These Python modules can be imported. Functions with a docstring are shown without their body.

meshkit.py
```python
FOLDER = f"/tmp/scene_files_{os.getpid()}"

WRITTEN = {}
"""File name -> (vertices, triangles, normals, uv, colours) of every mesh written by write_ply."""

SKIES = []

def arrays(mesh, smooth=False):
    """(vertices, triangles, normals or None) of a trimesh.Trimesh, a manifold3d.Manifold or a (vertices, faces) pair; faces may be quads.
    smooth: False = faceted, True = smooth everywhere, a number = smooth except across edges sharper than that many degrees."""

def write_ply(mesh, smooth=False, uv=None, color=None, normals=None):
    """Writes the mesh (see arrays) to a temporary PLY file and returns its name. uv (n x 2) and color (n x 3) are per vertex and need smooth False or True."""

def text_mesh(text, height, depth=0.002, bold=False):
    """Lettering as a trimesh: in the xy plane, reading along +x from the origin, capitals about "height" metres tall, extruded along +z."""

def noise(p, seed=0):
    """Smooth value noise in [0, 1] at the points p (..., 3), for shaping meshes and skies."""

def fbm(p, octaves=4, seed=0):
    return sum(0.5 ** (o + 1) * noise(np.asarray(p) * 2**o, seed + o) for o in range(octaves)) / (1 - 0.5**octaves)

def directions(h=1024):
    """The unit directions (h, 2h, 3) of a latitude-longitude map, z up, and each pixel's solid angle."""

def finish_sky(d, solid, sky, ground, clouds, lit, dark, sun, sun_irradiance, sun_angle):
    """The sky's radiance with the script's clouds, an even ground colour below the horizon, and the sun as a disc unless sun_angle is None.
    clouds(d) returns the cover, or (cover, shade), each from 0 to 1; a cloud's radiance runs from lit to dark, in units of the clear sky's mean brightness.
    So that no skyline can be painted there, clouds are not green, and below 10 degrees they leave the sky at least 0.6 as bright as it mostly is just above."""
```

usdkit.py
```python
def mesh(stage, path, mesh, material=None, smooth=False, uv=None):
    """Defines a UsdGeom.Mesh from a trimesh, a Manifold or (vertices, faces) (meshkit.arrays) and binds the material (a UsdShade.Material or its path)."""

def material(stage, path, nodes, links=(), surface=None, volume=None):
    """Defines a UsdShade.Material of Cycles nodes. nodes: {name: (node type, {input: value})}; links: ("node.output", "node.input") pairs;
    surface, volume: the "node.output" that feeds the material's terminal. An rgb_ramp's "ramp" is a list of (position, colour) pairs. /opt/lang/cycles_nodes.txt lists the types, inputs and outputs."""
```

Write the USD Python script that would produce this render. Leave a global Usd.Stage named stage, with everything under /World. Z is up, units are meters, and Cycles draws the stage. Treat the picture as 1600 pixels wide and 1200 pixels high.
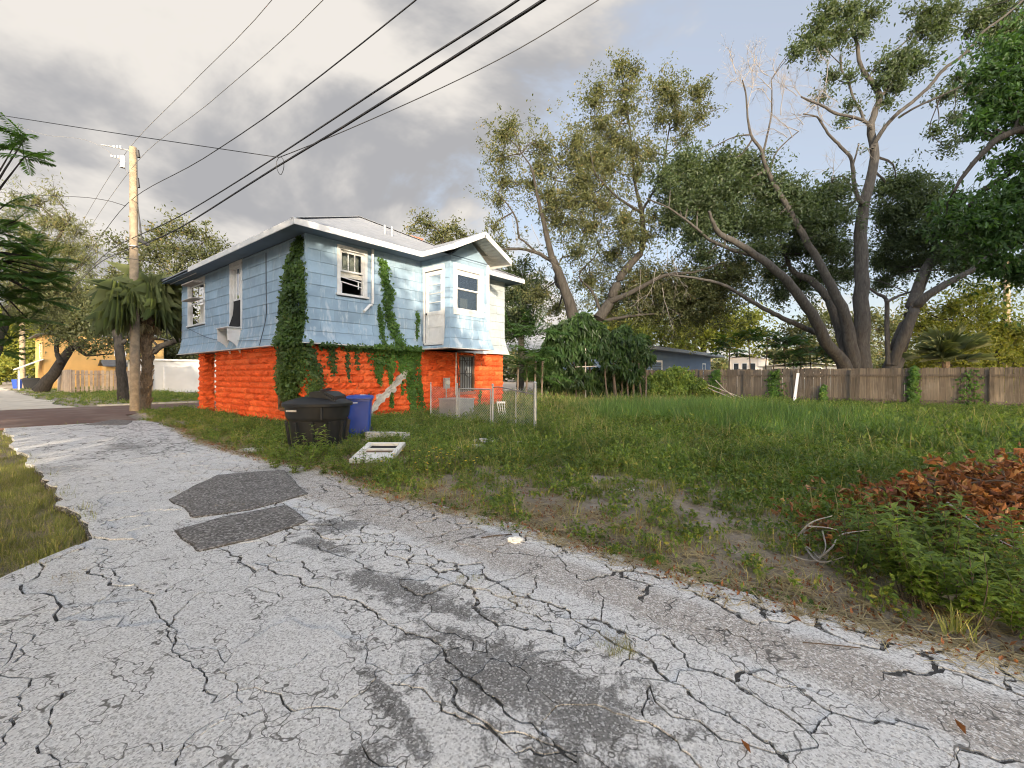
import math, random
import numpy as np, trimesh, shapely
from shapely.geometry import Polygon, LineString, Point, box as sbox
from shapely.ops import unary_union
from scipy.spatial import Voronoi, cKDTree
import usdkit, meshkit
from pxr import Usd, UsdGeom, UsdLux, UsdShade, Gf, Sdf, Vt

random.seed(7)
rng = np.random.default_rng(7)
stage = Usd.Stage.CreateInMemory()
UsdGeom.SetStageUpAxis(stage, 'Z')
UsdGeom.SetStageMetersPerUnit(stage, 1.0)
UsdGeom.Xform.Define(stage, '/World')
UsdGeom.Scope.Define(stage, '/World/Looks')

# ---------------------------------------------------------------- camera, sky, sun, exposure
# world: x runs from the alley across the lot, y runs along the alley, z up; the lens is at the alley's edge
FWD = np.array([0.776, 0.631]); FWD = FWD / np.linalg.norm(FWD)
RGT = np.array([FWD[1], -FWD[0]])
EYE = 1.5
FPX = 701.0           # focal length in pixels of the 1600 pixel wide photograph
HOR = 587.0
cam = UsdGeom.Camera.Define(stage, '/World/camera')
cam.CreateHorizontalApertureAttr(36.0)
cam.CreateVerticalApertureAttr(27.0)
cam.CreateFocalLengthAttr(FPX / 1600 * 36)
cam.CreateVerticalApertureOffsetAttr(-(600 - HOR) / 1600 * 36)
cam.CreateFStopAttr(0.0)
EXPOSURE = 1.6
cam.CreateExposureAttr(EXPOSURE)
cam.AddTransformOp().Set(Gf.Matrix4d(RGT[0], RGT[1], 0, 0, 0, 0, 1, 0, -FWD[0], -FWD[1], 0, 0, 0, 0, EYE, 1))

SUN_EL = math.radians(13.0)
SUN_H = np.array([-0.63, -0.777]); SUN_H = SUN_H / np.linalg.norm(SUN_H)
SUN = np.array([SUN_H[0] * math.cos(SUN_EL), SUN_H[1] * math.cos(SUN_EL), math.sin(SUN_EL)])
sun = UsdLux.DistantLight.Define(stage, '/World/sun')
sun.CreateIntensityAttr(0.7)
sun.CreateAngleAttr(0.6)
sun.CreateColorAttr(Gf.Vec3f(1.0, 0.84, 0.63))
sun.CreateNormalizeAttr(True)
z_ = SUN; x_ = np.cross([0, 0, 1], z_); x_ /= np.linalg.norm(x_); y_ = np.cross(z_, x_)
sun.AddTransformOp().Set(Gf.Matrix4d(*x_, 0, *y_, 0, *z_, 0, 0, 0, 0, 1))

SKY_STRENGTH = 0.13
VL = (FWD * 0.70 - RGT * 0.72)                  # towards the cloud bank on the left of the view
nodes = {
    'tc': ('texture_coordinate', {}),
    'sky': ('sky_texture', {'sky_type': 'single_scattering', 'sun_disc': False, 'sun_elevation': SUN_EL,
                            'sun_rotation': math.atan2(SUN_H[0], SUN_H[1]), 'aerosol_density': 1.6, 'air_density': 1.0, 'ozone_density': 1.0}),
    'xyz': ('separate_xyz', {}),
    'zc': ('math', {'math_type': 'maximum', 'value2': 0.0}),
    'za': ('math', {'math_type': 'add', 'value2': 0.42}),
    'px': ('math', {'math_type': 'divide'}), 'py': ('math', {'math_type': 'divide'}),
    'pl': ('combine_xyz', {'z': 3.7}),
    'map': ('mapping', {'mapping_type': 'point', 'location': (14.05, 9.55, 0.0), 'scale': (1.05, 1.05, 1.0)}),
    'n1': ('noise_texture', {'scale': 1.15, 'detail': 10.0, 'roughness': 0.58, 'distortion': 0.35}),
    'off': ('vector_math', {'vector_math_type': 'add', 'vector2': (-0.13, -0.12, 0.0)}),
    'n2': ('noise_texture', {'scale': 1.15, 'detail': 6.0, 'roughness': 0.5, 'distortion': 0.35}),
    'dl': ('vector_math', {'vector_math_type': 'dot_product', 'vector2': (VL[0], VL[1], 0.0)}),
    'dl2': ('math', {'math_type': 'multiply', 'value2': 0.30}),
    'cov': ('math', {'math_type': 'add'}),
    'mask': ('map_range', {'range_type': 'smoothstep', 'from_min': 0.572, 'from_max': 0.675, 'to_min': 0.0, 'to_max': 1.0, 'clamp': True}),
    'dif': ('math', {'math_type': 'subtract'}),
    'lit': ('map_range', {'range_type': 'smoothstep', 'from_min': -0.085, 'from_max': 0.085, 'to_min': 0.0, 'to_max': 1.0, 'clamp': True}),
    'cc': ('mix_color', {'a': (1.16, 1.16, 1.20), 'b': (2.25, 2.13, 1.98)}),
    'veil': ('mix_color', {'fac': 0.74, 'b': (1.46, 1.52, 1.69)}),
    'mx': ('mix_color', {}),
    'sd': ('vector_math', {'vector_math_type': 'dot_product', 'vector2': tuple(SUN)}),
    'sd0': ('math', {'math_type': 'maximum', 'value2': 0.0}), 'sd1': ('math', {'math_type': 'power', 'value2': 1.3}),
    'gx': ('math', {'math_type': 'multiply_add', 'value2': 4.4, 'value3': 1.0}), 'gy': ('math', {'math_type': 'multiply_add', 'value2': 4.25, 'value3': 1.0}), 'gz': ('math', {'math_type': 'multiply_add', 'value2': 4.0, 'value3': 1.0}),
    'gl': ('combine_xyz', {}), 'glow': ('mix_color', {'blend_type': 'multiply', 'fac': 1.0}),
    'bg': ('background_shader', {'strength': SKY_STRENGTH}),
}
for n_ in nodes.values():
    if 'vector_math_type' in n_[1]:
        n_[1]['math_type'] = n_[1].pop('vector_math_type')
links = [('tc.generated', 'xyz.vector'), ('xyz.z', 'zc.value1'), ('zc.value', 'za.value1'), ('xyz.x', 'px.value1'), ('za.value', 'px.value2'),
         ('xyz.y', 'py.value1'), ('za.value', 'py.value2'), ('px.value', 'pl.x'), ('py.value', 'pl.y'), ('pl.vector', 'map.vector'),
         ('map.vector', 'n1.vector'), ('map.vector', 'off.vector1'), ('off.vector', 'n2.vector'), ('tc.generated', 'dl.vector1'),
         ('dl.value', 'dl2.value1'), ('n1.fac', 'cov.value1'), ('dl2.value', 'cov.value2'), ('cov.value', 'mask.value'),
         ('n1.fac', 'dif.value1'), ('n2.fac', 'dif.value2'), ('dif.value', 'lit.value'), ('lit.result', 'cc.fac'),
         ('sky.color', 'veil.a'), ('mask.result', 'mx.fac'), ('veil.result', 'mx.a'), ('cc.result', 'mx.b'), ('tc.generated', 'sd.vector1'), ('sd.value', 'sd0.value1'), ('sd0.value', 'sd1.value1'), ('sd1.value', 'gx.value1'), ('sd1.value', 'gy.value1'), ('sd1.value', 'gz.value1'),
         ('gx.value', 'gl.x'), ('gy.value', 'gl.y'), ('gz.value', 'gl.z'), ('mx.result', 'glow.a'), ('gl.vector', 'glow.b'), ('glow.result', 'bg.color')]
sky_mat = usdkit.material(stage, '/World/Looks/sky', nodes, links, surface='bg.background')
dome = UsdLux.DomeLight.Define(stage, '/World/sky')
dome.CreateIntensityAttr(1.0)
UsdShade.MaterialBindingAPI.Apply(dome.GetPrim()).Bind(sky_mat)
dome.GetPrim().SetCustomDataByKey('kind', 'structure')

# ---------------------------------------------------------------- helpers
def P(px, py, Y):
    """the world point seen at a pixel of the photograph at depth Y, used to survey where things stand"""
    X = (px - 800) / FPX * Y
    xy = RGT * X + FWD * Y
    return np.array([xy[0], xy[1], EYE + (HOR - py) / FPX * Y])

def G(px, py, z=0.0):
    """the ground point under a pixel"""
    return P(px, py, (EYE - z) * FPX / (py - HOR))

USED = {}
def path_of(name, parent=None):
    base = (parent if isinstance(parent, str) else str(parent.GetPath())) if parent is not None else '/World'
    key = base + '/' + name
    k = USED.get(key, -1) + 1
    USED[key] = k
    return key if k == 0 else f'{key}_{k:03d}'

def prim_of(o):
    return o.GetPrim() if hasattr(o, 'GetPrim') else o

def tag(o, label=None, cat=None, group=None, kind=None):
    p = prim_of(o)
    for k, v in (('label', label), ('category', cat), ('group', group), ('kind', kind)):
        if v:
            p.SetCustomDataByKey(k, v)
    return p

def thing(name, label, cat, group=None, loc=(0, 0, 0), rotz=0.0, scale=None, kind=None):
    x = UsdGeom.Xform.Define(stage, path_of(name))
    x.AddTranslateOp().Set(Gf.Vec3d(*map(float, loc)))
    if rotz:
        x.AddRotateZOp().Set(float(rotz))
    if scale is not None:
        x.AddScaleOp().Set(Gf.Vec3f(*map(float, np.broadcast_to(scale, 3))))
    return tag(x, label, cat, group, kind)

def copy_of(src, loc, rotz, label=None, scale=None, group=None):
    cd = src.GetCustomData()
    name = src.GetName()
    name = name[:-4] if name[-4:-3] == '_' and name[-3:].isdigit() else name
    r = thing(name, label or cd.get('label'), cd.get('category'), group or cd.get('group'), loc, rotz, scale)
    protos = [c for c in src.GetChildren()]
    r.GetReferences().AddInternalReference(src.GetPath())
    r.SetInstanceable(True)
    return r

def obj(name, v, f, mat, parent=None, smooth=None, tint=None, label=None):
    if len(f) == 0:
        return None
    p = path_of(name, parent)
    if tint is not None:
        m = usdkit.mesh(stage, p, (v, f), mat, False)
        if smooth:
            vv, ff, nn = meshkit.arrays((v, f), True)
            m.CreateNormalsAttr(Vt.Vec3fArray.FromNumpy(nn.astype(np.float32))); m.SetNormalsInterpolation('vertex')
        UsdGeom.PrimvarsAPI(m).CreatePrimvar('tint', Sdf.ValueTypeNames.FloatArray, 'vertex').Set(Vt.FloatArray.FromNumpy(np.asarray(tint, np.float32)))
    else:
        m = usdkit.mesh(stage, p, (v, f), mat, smooth or False)
    if label:
        m.GetPrim().SetCustomDataByKey('label', label)
    return m.GetPrim()

def frames(pts):
    p = np.asarray(pts, float)
    t = np.gradient(p, axis=0)
    t /= np.linalg.norm(t, axis=1, keepdims=True) + 1e-12
    a = np.cross(t, np.where(np.abs(t[:, 2:]) < 0.9, [0, 0, 1.0], [1.0, 0, 0]))
    a /= np.linalg.norm(a, axis=1, keepdims=True) + 1e-12
    return p, t, a, np.cross(t, a)

def spline(pts, n):
    """Catmull-Rom resampling of rows of numbers"""
    p = np.asarray(pts, float)
    if len(p) < 3:
        return np.stack([np.interp(np.linspace(0, 1, n), np.linspace(0, 1, len(p)), c) for c in p.T], 1)
    q = np.vstack([2 * p[0] - p[1], p, 2 * p[-1] - p[-2]])
    out = []
    for s in np.linspace(0, len(p) - 1, n):
        i = min(int(s), len(p) - 2); t = s - i
        a, b, c, d = q[i], q[i + 1], q[i + 2], q[i + 3]
        out.append(0.5 * (2 * b + (c - a) * t + (2 * a - 5 * b + 4 * c - d) * t * t + (3 * b - a - 3 * c + d) * t ** 3))
    return np.array(out)

class MB:
    """collects shapes into one mesh"""
    def __init__(self):
        self.v, self.f, self.t, self.n = [], [], [], 0
    def add(self, v, f, tint=None):
        v = np.asarray(v, float); f = np.asarray(f, int)
        if f.shape[1] == 4:
            f = np.vstack([f[:, [0, 1, 2]], f[:, [0, 2, 3]]])
        self.v.append(v); self.f.append(f + self.n); self.n += len(v)
        self.t.append(np.full(len(v), 0.5) if tint is None else np.broadcast_to(np.asarray(tint, float), (len(v),)))
        return self
    def mesh(self, m, tint=None):
        return self.add(m.vertices, m.faces, tint)
    BOXF = np.array([[0, 2, 3, 1], [4, 5, 7, 6], [0, 1, 5, 4], [2, 6, 7, 3], [0, 4, 6, 2], [1, 3, 7, 5]])
    def box(self, x0, x1, y0, y1, z0, z1, tint=None):
        v = np.array([[x, y, z] for x in (x0, x1) for y in (y0, y1) for z in (z0, z1)], float)
        f = np.array([[0, 1, 3, 2], [4, 6, 7, 5], [0, 4, 5, 1], [2, 3, 7, 6], [0, 2, 6, 4], [1, 5, 7, 3]])
        return self.add(v, f, tint)
    def bar(self, a, b, w, h, up=(0, 0, 1), tint=None):
        """a rectangular bar from a to b, w wide and h deep (along up)"""
        a, b = np.asarray(a, float), np.asarray(b, float)
        t = (b - a) / np.linalg.norm(b - a)
        s = np.cross(t, up); s /= np.linalg.norm(s); u = np.cross(s, t)
        v = np.array([p + s * i * w / 2 + u * j * h / 2 for p in (a, b) for i in (-1, 1) for j in (-1, 1)])
        f = np.array([[0, 1, 3, 2], [4, 6, 7, 5], [0, 4, 5, 1], [2, 3, 7, 6], [0, 2, 6, 4], [1, 5, 7, 3]])
        return self.add(v, f, tint)
    def tube(self, pts, r, sides=6, cap=True, tint=None):
        p, t, a, b = frames(pts)
        r = np.broadcast_to(r, (len(p),))
        ang = np.arange(sides) * 2 * np.pi / sides
        v = (p[:, None] + r[:, None, None] * (np.cos(ang)[None, :, None] * a[:, None] + np.sin(ang)[None, :, None] * b[:, None])).reshape(-1, 3)
        i, j = np.meshgrid(np.arange(len(p) - 1), np.arange(sides), indexing='ij')
        q = np.stack([i * sides + j, i * sides + (j + 1) % sides, (i + 1) * sides + (j + 1) % sides, (i + 1) * sides + j], -1).reshape(-1, 4)
        f = np.vstack([q[:, [0, 1, 2]], q[:, [0, 2, 3]]])
        if cap:
            n = len(v)
            v = np.vstack([v, p[0], p[-1]])
            k = np.arange(sides)
            e = (len(p) - 1) * sides
            f = np.vstack([f, np.stack([np.full(sides, n), (k + 1) % sides, k], 1), np.stack([np.full(sides, n + 1), e + k, e + (k + 1) % sides], 1)])
        return self.add(v, f, tint)
    def poly(self, pg, z0, z1, tint=None):
        for g in getattr(pg, 'geoms', [pg]):
            if g.area > 1e-6:
                m = trimesh.creation.extrude_polygon(g, z1 - z0, engine='earcut')
                self.add(m.vertices + [0, 0, z0], m.faces, tint)
        return self
    def arrays(self):
        return np.vstack(self.v), np.vstack(self.f), np.concatenate(self.t)
    def build(self, name, mat, parent=None, smooth=None, tint=False, label=None):
        if not self.v:
            return None
        v, f, t = self.arrays()
        return obj(name, v, f, mat, parent, smooth, t if tint else None, label)

# ---------------------------------------------------------------- materials
M = {}
def mat(name, nodes, links, surface='p.BSDF'):
    M[name] = usdkit.material(stage, '/World/Looks/' + name, nodes, links, surface=surface)
    return M[name]

def plain(name, color, rough=0.6, var=0.25, scale=6.0, bump=0.15, dist=0.01, metallic=0.0, spec=0.5, dirt=None, dirt_amt=0.5, bscale=40.0):
    """a colour with uneven tone, fine relief and optional dirt in patches"""
    c = np.array(color, float)
    n = {'g': ('geometry', {}), 'n': ('noise_texture', {'scale': scale, 'detail': 6.0, 'roughness': 0.6}),
         'r': ('rgb_ramp', {'ramp': [(0.25, tuple(c * (1 - var))), (0.75, tuple(np.minimum(c * (1 + var), 0.95)))]}),
         'nb': ('noise_texture', {'scale': bscale, 'detail': 4.0}), 'b': ('bump', {'strength': bump, 'distance': dist}),
         'p': ('principled_bsdf', {'roughness': rough, 'metallic': metallic, 'specular_ior_level': spec})}
    l = [('g.position', 'n.vector'), ('g.position', 'nb.vector'), ('n.fac', 'r.fac'), ('nb.fac', 'b.height'), ('b.normal', 'p.normal')]
    if dirt is not None:
        n['nd'] = ('noise_texture', {'scale': scale * 0.45, 'detail': 8.0, 'roughness': 0.65})
        n['md'] = ('map_range', {'range_type': 'smoothstep', 'from_min': 0.5, 'from_max': 0.68, 'to_min': 0.0, 'to_max': dirt_amt, 'clamp': True})
        n['mix'] = ('mix_color', {'b': tuple(dirt)})
        l += [('g.position', 'nd.vector'), ('nd.fac', 'md.value'), ('md.result', 'mix.fac'), ('r.color', 'mix.a'), ('mix.result', 'p.base_color')]
    else:
        l += [('r.color', 'p.base_color')]
    return mat(name, n, l)

def leafmat(name, dark, light, trans=0.35, rough=0.45, spec=0.35, third=None):
    ramp = [(0.0, dark), (1.0, light)] if third is None else [(0.0, dark), (0.82, light), (1.0, third)]
    lt = tuple(np.minimum(np.array(light) * [1.5, 1.55, 0.7], 0.8))
    return mat(name, {'a': ('attribute', {'attribute': 'tint'}), 'r': ('rgb_ramp', {'ramp': ramp}),
                      'g': ('geometry', {}), 'n': ('noise_texture', {'scale': 0.9, 'detail': 3.0}),
                      'k': ('map_range', {'from_min': 0.3, 'from_max': 0.7, 'to_min': 0.7, 'to_max': 1.3, 'clamp': True}),
                      'cv': ('combine_xyz', {}), 'mm': ('mix_color', {'blend_type': 'multiply', 'fac': 1.0, 'use_clamp': True}),
                      'p': ('principled_bsdf', {'roughness': rough, 'specular_ior_level': spec}),
                      'tb': ('mix_color', {'blend_type': 'multiply', 'fac': 1.0, 'b': (1.5, 1.5, 0.55)}), 'tr': ('translucent_bsdf', {}),
                      'mx': ('mix_closure', {'fac': trans})},
               [('a.fac', 'r.fac'), ('g.position', 'n.vector'), ('n.fac', 'k.value'), ('k.result', 'cv.x'), ('k.result', 'cv.y'), ('k.result', 'cv.z'),
                ('r.color', 'mm.a'), ('cv.vector', 'mm.b'), ('mm.result', 'p.base_color'), ('mm.result', 'tb.a'), ('tb.result', 'tr.color'),
                ('p.BSDF', 'mx.closure1'), ('tr.BSDF', 'mx.closure2')], surface='mx.closure')

def bark(name, dark, light, scale=(9, 9, 2.2)):
    return mat(name, {'g': ('geometry', {}), 'm': ('mapping', {'scale': scale}),
                      'n': ('noise_texture', {'scale': 1.0, 'detail': 8.0, 'roughness': 0.65, 'distortion': 0.6}),
                      'w': ('voronoi_texture', {'scale': 1.6, 'feature': 'distance_to_edge'}),
                      'ad': ('math', {'math_type': 'multiply_add', 'value2': 0.5}),
                      'r': ('rgb_ramp', {'ramp': [(0.3, dark), (0.8, light)]}), 'b': ('bump', {'strength': 0.7, 'distance': 0.04}),
                      'p': ('principled_bsdf', {'roughness': 0.85, 'specular_ior_level': 0.2})},
               [('g.position', 'm.vector'), ('m.vector', 'n.vector'), ('m.vector', 'w.vector'), ('w.distance', 'ad.value1'), ('n.fac', 'ad.value3'),
                ('n.fac', 'r.fac'), ('r.color', 'p.base_color'), ('ad.value', 'b.height'), ('b.normal', 'p.normal')])

plain('fascia_white', (0.56, 0.56, 0.55), 0.5, 0.12, 3.0, 0.1, 0.004, dirt=(0.42, 0.40, 0.36), dirt_amt=0.35)
plain('trim_white', (0.60, 0.60, 0.59), 0.5, 0.12, 4.0, 0.12, 0.004, dirt=(0.40, 0.37, 0.33), dirt_amt=0.4)
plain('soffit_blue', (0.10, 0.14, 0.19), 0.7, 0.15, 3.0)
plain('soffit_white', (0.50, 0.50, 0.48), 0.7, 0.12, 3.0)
plain('dark_inside', (0.012, 0.012, 0.013), 0.9, 0.2, 3.0)
plain('wall_core', (0.10, 0.13, 0.17), 0.8, 0.2, 3.0)
plain('metal_grey', (0.33, 0.35, 0.37), 0.42, 0.15, 12.0, 0.08, 0.002, metallic=0.55)
plain('wire_black', (0.02, 0.02, 0.022), 0.6, 0.1, 8.0)
plain('wire_grey', (0.13, 0.13, 0.135), 0.6, 0.1, 8.0)
plain('plastic_black', (0.010, 0.011, 0.013), 0.45, 0.3, 9.0, 0.12, 0.004, dirt=(0.03, 0.03, 0.03), dirt_amt=0.3, spec=0.3)
plain('plastic_blue', (0.012, 0.045, 0.25), 0.38, 0.15, 6.0, 0.05, 0.002, dirt=(0.05, 0.08, 0.22), dirt_amt=0.3)
plain('plastic_white', (0.75, 0.75, 0.75), 0.4, 0.08, 6.0)
plain('concrete', (0.40, 0.39, 0.36), 0.9, 0.25, 7.0, 0.5, 0.01, dirt=(0.16, 0.15, 0.13), dirt_amt=0.6)
plain('mortar', (0.36, 0.10, 0.035), 0.9, 0.2, 12.0, 0.4, 0.01)
plain('brown_wood', (0.10, 0.055, 0.03), 0.7, 0.3, 8.0)
plain('curtain', (0.52, 0.50, 0.44), 0.9, 0.15, 5.0)
plain('black_cloth', (0.008, 0.008, 0.009), 0.9, 0.2, 8.0)
plain('pole_wood', (0.25, 0.195, 0.13), 0.85, 0.35, 5.0, 0.4, 0.01, dirt=(0.13, 0.11, 0.085), dirt_amt=0.7)
plain('porcelain', (0.45, 0.46, 0.47), 0.3, 0.1, 5.0)
plain('red_cloth', (0.42, 0.07, 0.06), 0.8, 0.2, 12.0)
plain('red_brick_bit', (0.30, 0.11, 0.07), 0.9, 0.3, 12.0)
plain('twig_grey', (0.34, 0.31, 0.28), 0.85, 0.25, 20.0)
plain('twig_brown', (0.085, 0.065, 0.05), 0.9, 0.3, 14.0)
plain('yellow_siding', (0.44, 0.27, 0.09), 0.75, 0.12, 1.0, dirt=(0.42, 0.27, 0.08), dirt_amt=0.4)
plain('white_siding', (0.50, 0.50, 0.49), 0.7, 0.1, 1.0)
plain('pale_siding', (0.62, 0.55, 0.47), 0.7, 0.1, 1.0)
plain('navy_siding', (0.065, 0.105, 0.17), 0.7, 0.15, 1.2)
plain('grey_siding', (0.16, 0.18, 0.20), 0.7, 0.12, 1.0)
plain('roof_dark', (0.09, 0.09, 0.09), 0.85, 0.25, 3.0, 0.3, 0.01)
plain('roof_membrane', (0.40, 0.41, 0.42), 0.6, 0.12, 1.5)
plain('chimney_orange', (0.52, 0.09, 0.02), 0.8, 0.2, 8.0)
plain('paper', (0.75, 0.74, 0.70), 0.8, 0.1, 20.0)
plain('flower_yellow', (0.80, 0.55, 0.02), 0.6, 0.1, 20.0)
plain('flower_white', (0.75, 0.74, 0.68), 0.6, 0.1, 20.0)

bark('oak_bark', (0.020, 0.0175, 0.015), (0.062, 0.056, 0.049))
bark('grey_bark', (0.032, 0.029, 0.026), (0.092, 0.085, 0.077))
bark('palm_bark', (0.10, 0.075, 0.05), (0.34, 0.24, 0.15), (14, 14, 9))
bark('bare_bark', (0.14, 0.125, 0.11), (0.28, 0.255, 0.235))
leafmat('oak_leaf', (0.030, 0.042, 0.019), (0.088, 0.096, 0.040), third=(0.14, 0.11, 0.05))
leafmat('laurel_leaf', (0.020, 0.036, 0.018), (0.060, 0.082, 0.036))
leafmat('deep_leaf', (0.016, 0.040, 0.013), (0.05, 0.105, 0.022))
leafmat('sunny_leaf', (0.08, 0.11, 0.02), (0.22, 0.22, 0.045), 0.45)
leafmat('feather_leaf', (0.035, 0.075, 0.018), (0.08, 0.16, 0.03), 0.35)
leafmat('dusty_leaf', (0.045, 0.055, 0.026), (0.12, 0.13, 0.06), third=(0.17, 0.14, 0.08))
leafmat('ivy_leaf', (0.022, 0.060, 0.014), (0.085, 0.17, 0.028), 0.3, third=(0.15, 0.17, 0.03))
leafmat('ivy_dark', (0.022, 0.050, 0.015), (0.075, 0.130, 0.032), 0.3, third=(0.14, 0.12, 0.04))
leafmat('bush_leaf', (0.010, 0.024, 0.009), (0.045, 0.085, 0.022), 0.3)
leafmat('weed_leaf', (0.050, 0.090, 0.020), (0.150, 0.215, 0.045), 0.4, third=(0.30, 0.26, 0.06))
leafmat('palm_leaf', (0.08, 0.105, 0.045), (0.22, 0.24, 0.105), 0.45)
leafmat('grass_blade', (0.105, 0.125, 0.040), (0.25, 0.26, 0.085), 0.4, third=(0.38, 0.32, 0.16))
leafmat('lush_blade', (0.06, 0.115, 0.036), (0.155, 0.25, 0.065), 0.4)
leafmat('dry_blade', (0.19, 0.145, 0.08), (0.44, 0.37, 0.22), 0.2)
leafmat('dead_leaf', (0.11, 0.040, 0.018), (0.34, 0.145, 0.062), 0.25, 0.6, third=(0.52, 0.34, 0.19))

class NG:
    """a small node graph writer: numbers or sockets in, sockets out"""
    def __init__(self):
        self.n, self.l, self.k = {}, [], 0
    def node(self, kind, out, ins, **props):
        self.k += 1
        name = f'n{self.k}'
        p = dict(props)
        for key, val in ins.items():
            if isinstance(val, str):
                self.l.append((val, f'{name}.{key}'))
            else:
                p[key] = val
        self.n[name] = (kind, p)
        return f'{name}.{out}'
    def m(self, op, a, b=0.0, c=0.0):
        return self.node('math', 'value', {'value1': a, 'value2': b, 'value3': c}, math_type=op)
    def noise(self, vec, scale, detail=4.0, rough=0.55, dist=0.0):
        return self.node('noise_texture', 'fac', {'vector': vec}, scale=scale, detail=detail, roughness=rough, distortion=dist)
    def step(self, v, lo, hi, a=0.0, b=1.0):
        return self.node('map_range', 'result', {'value': v}, range_type='smoothstep', from_min=lo, from_max=hi, to_min=a, to_max=b, clamp=True)
    def mix(self, fac, a, b, op='mix'):
        return self.node('mix_color', 'result', {'fac': fac, 'a': a, 'b': b}, blend_type=op)
    def ramp(self, fac, stops):
        return self.node('rgb_ramp', 'color', {'fac': fac}, ramp=stops)

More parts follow.
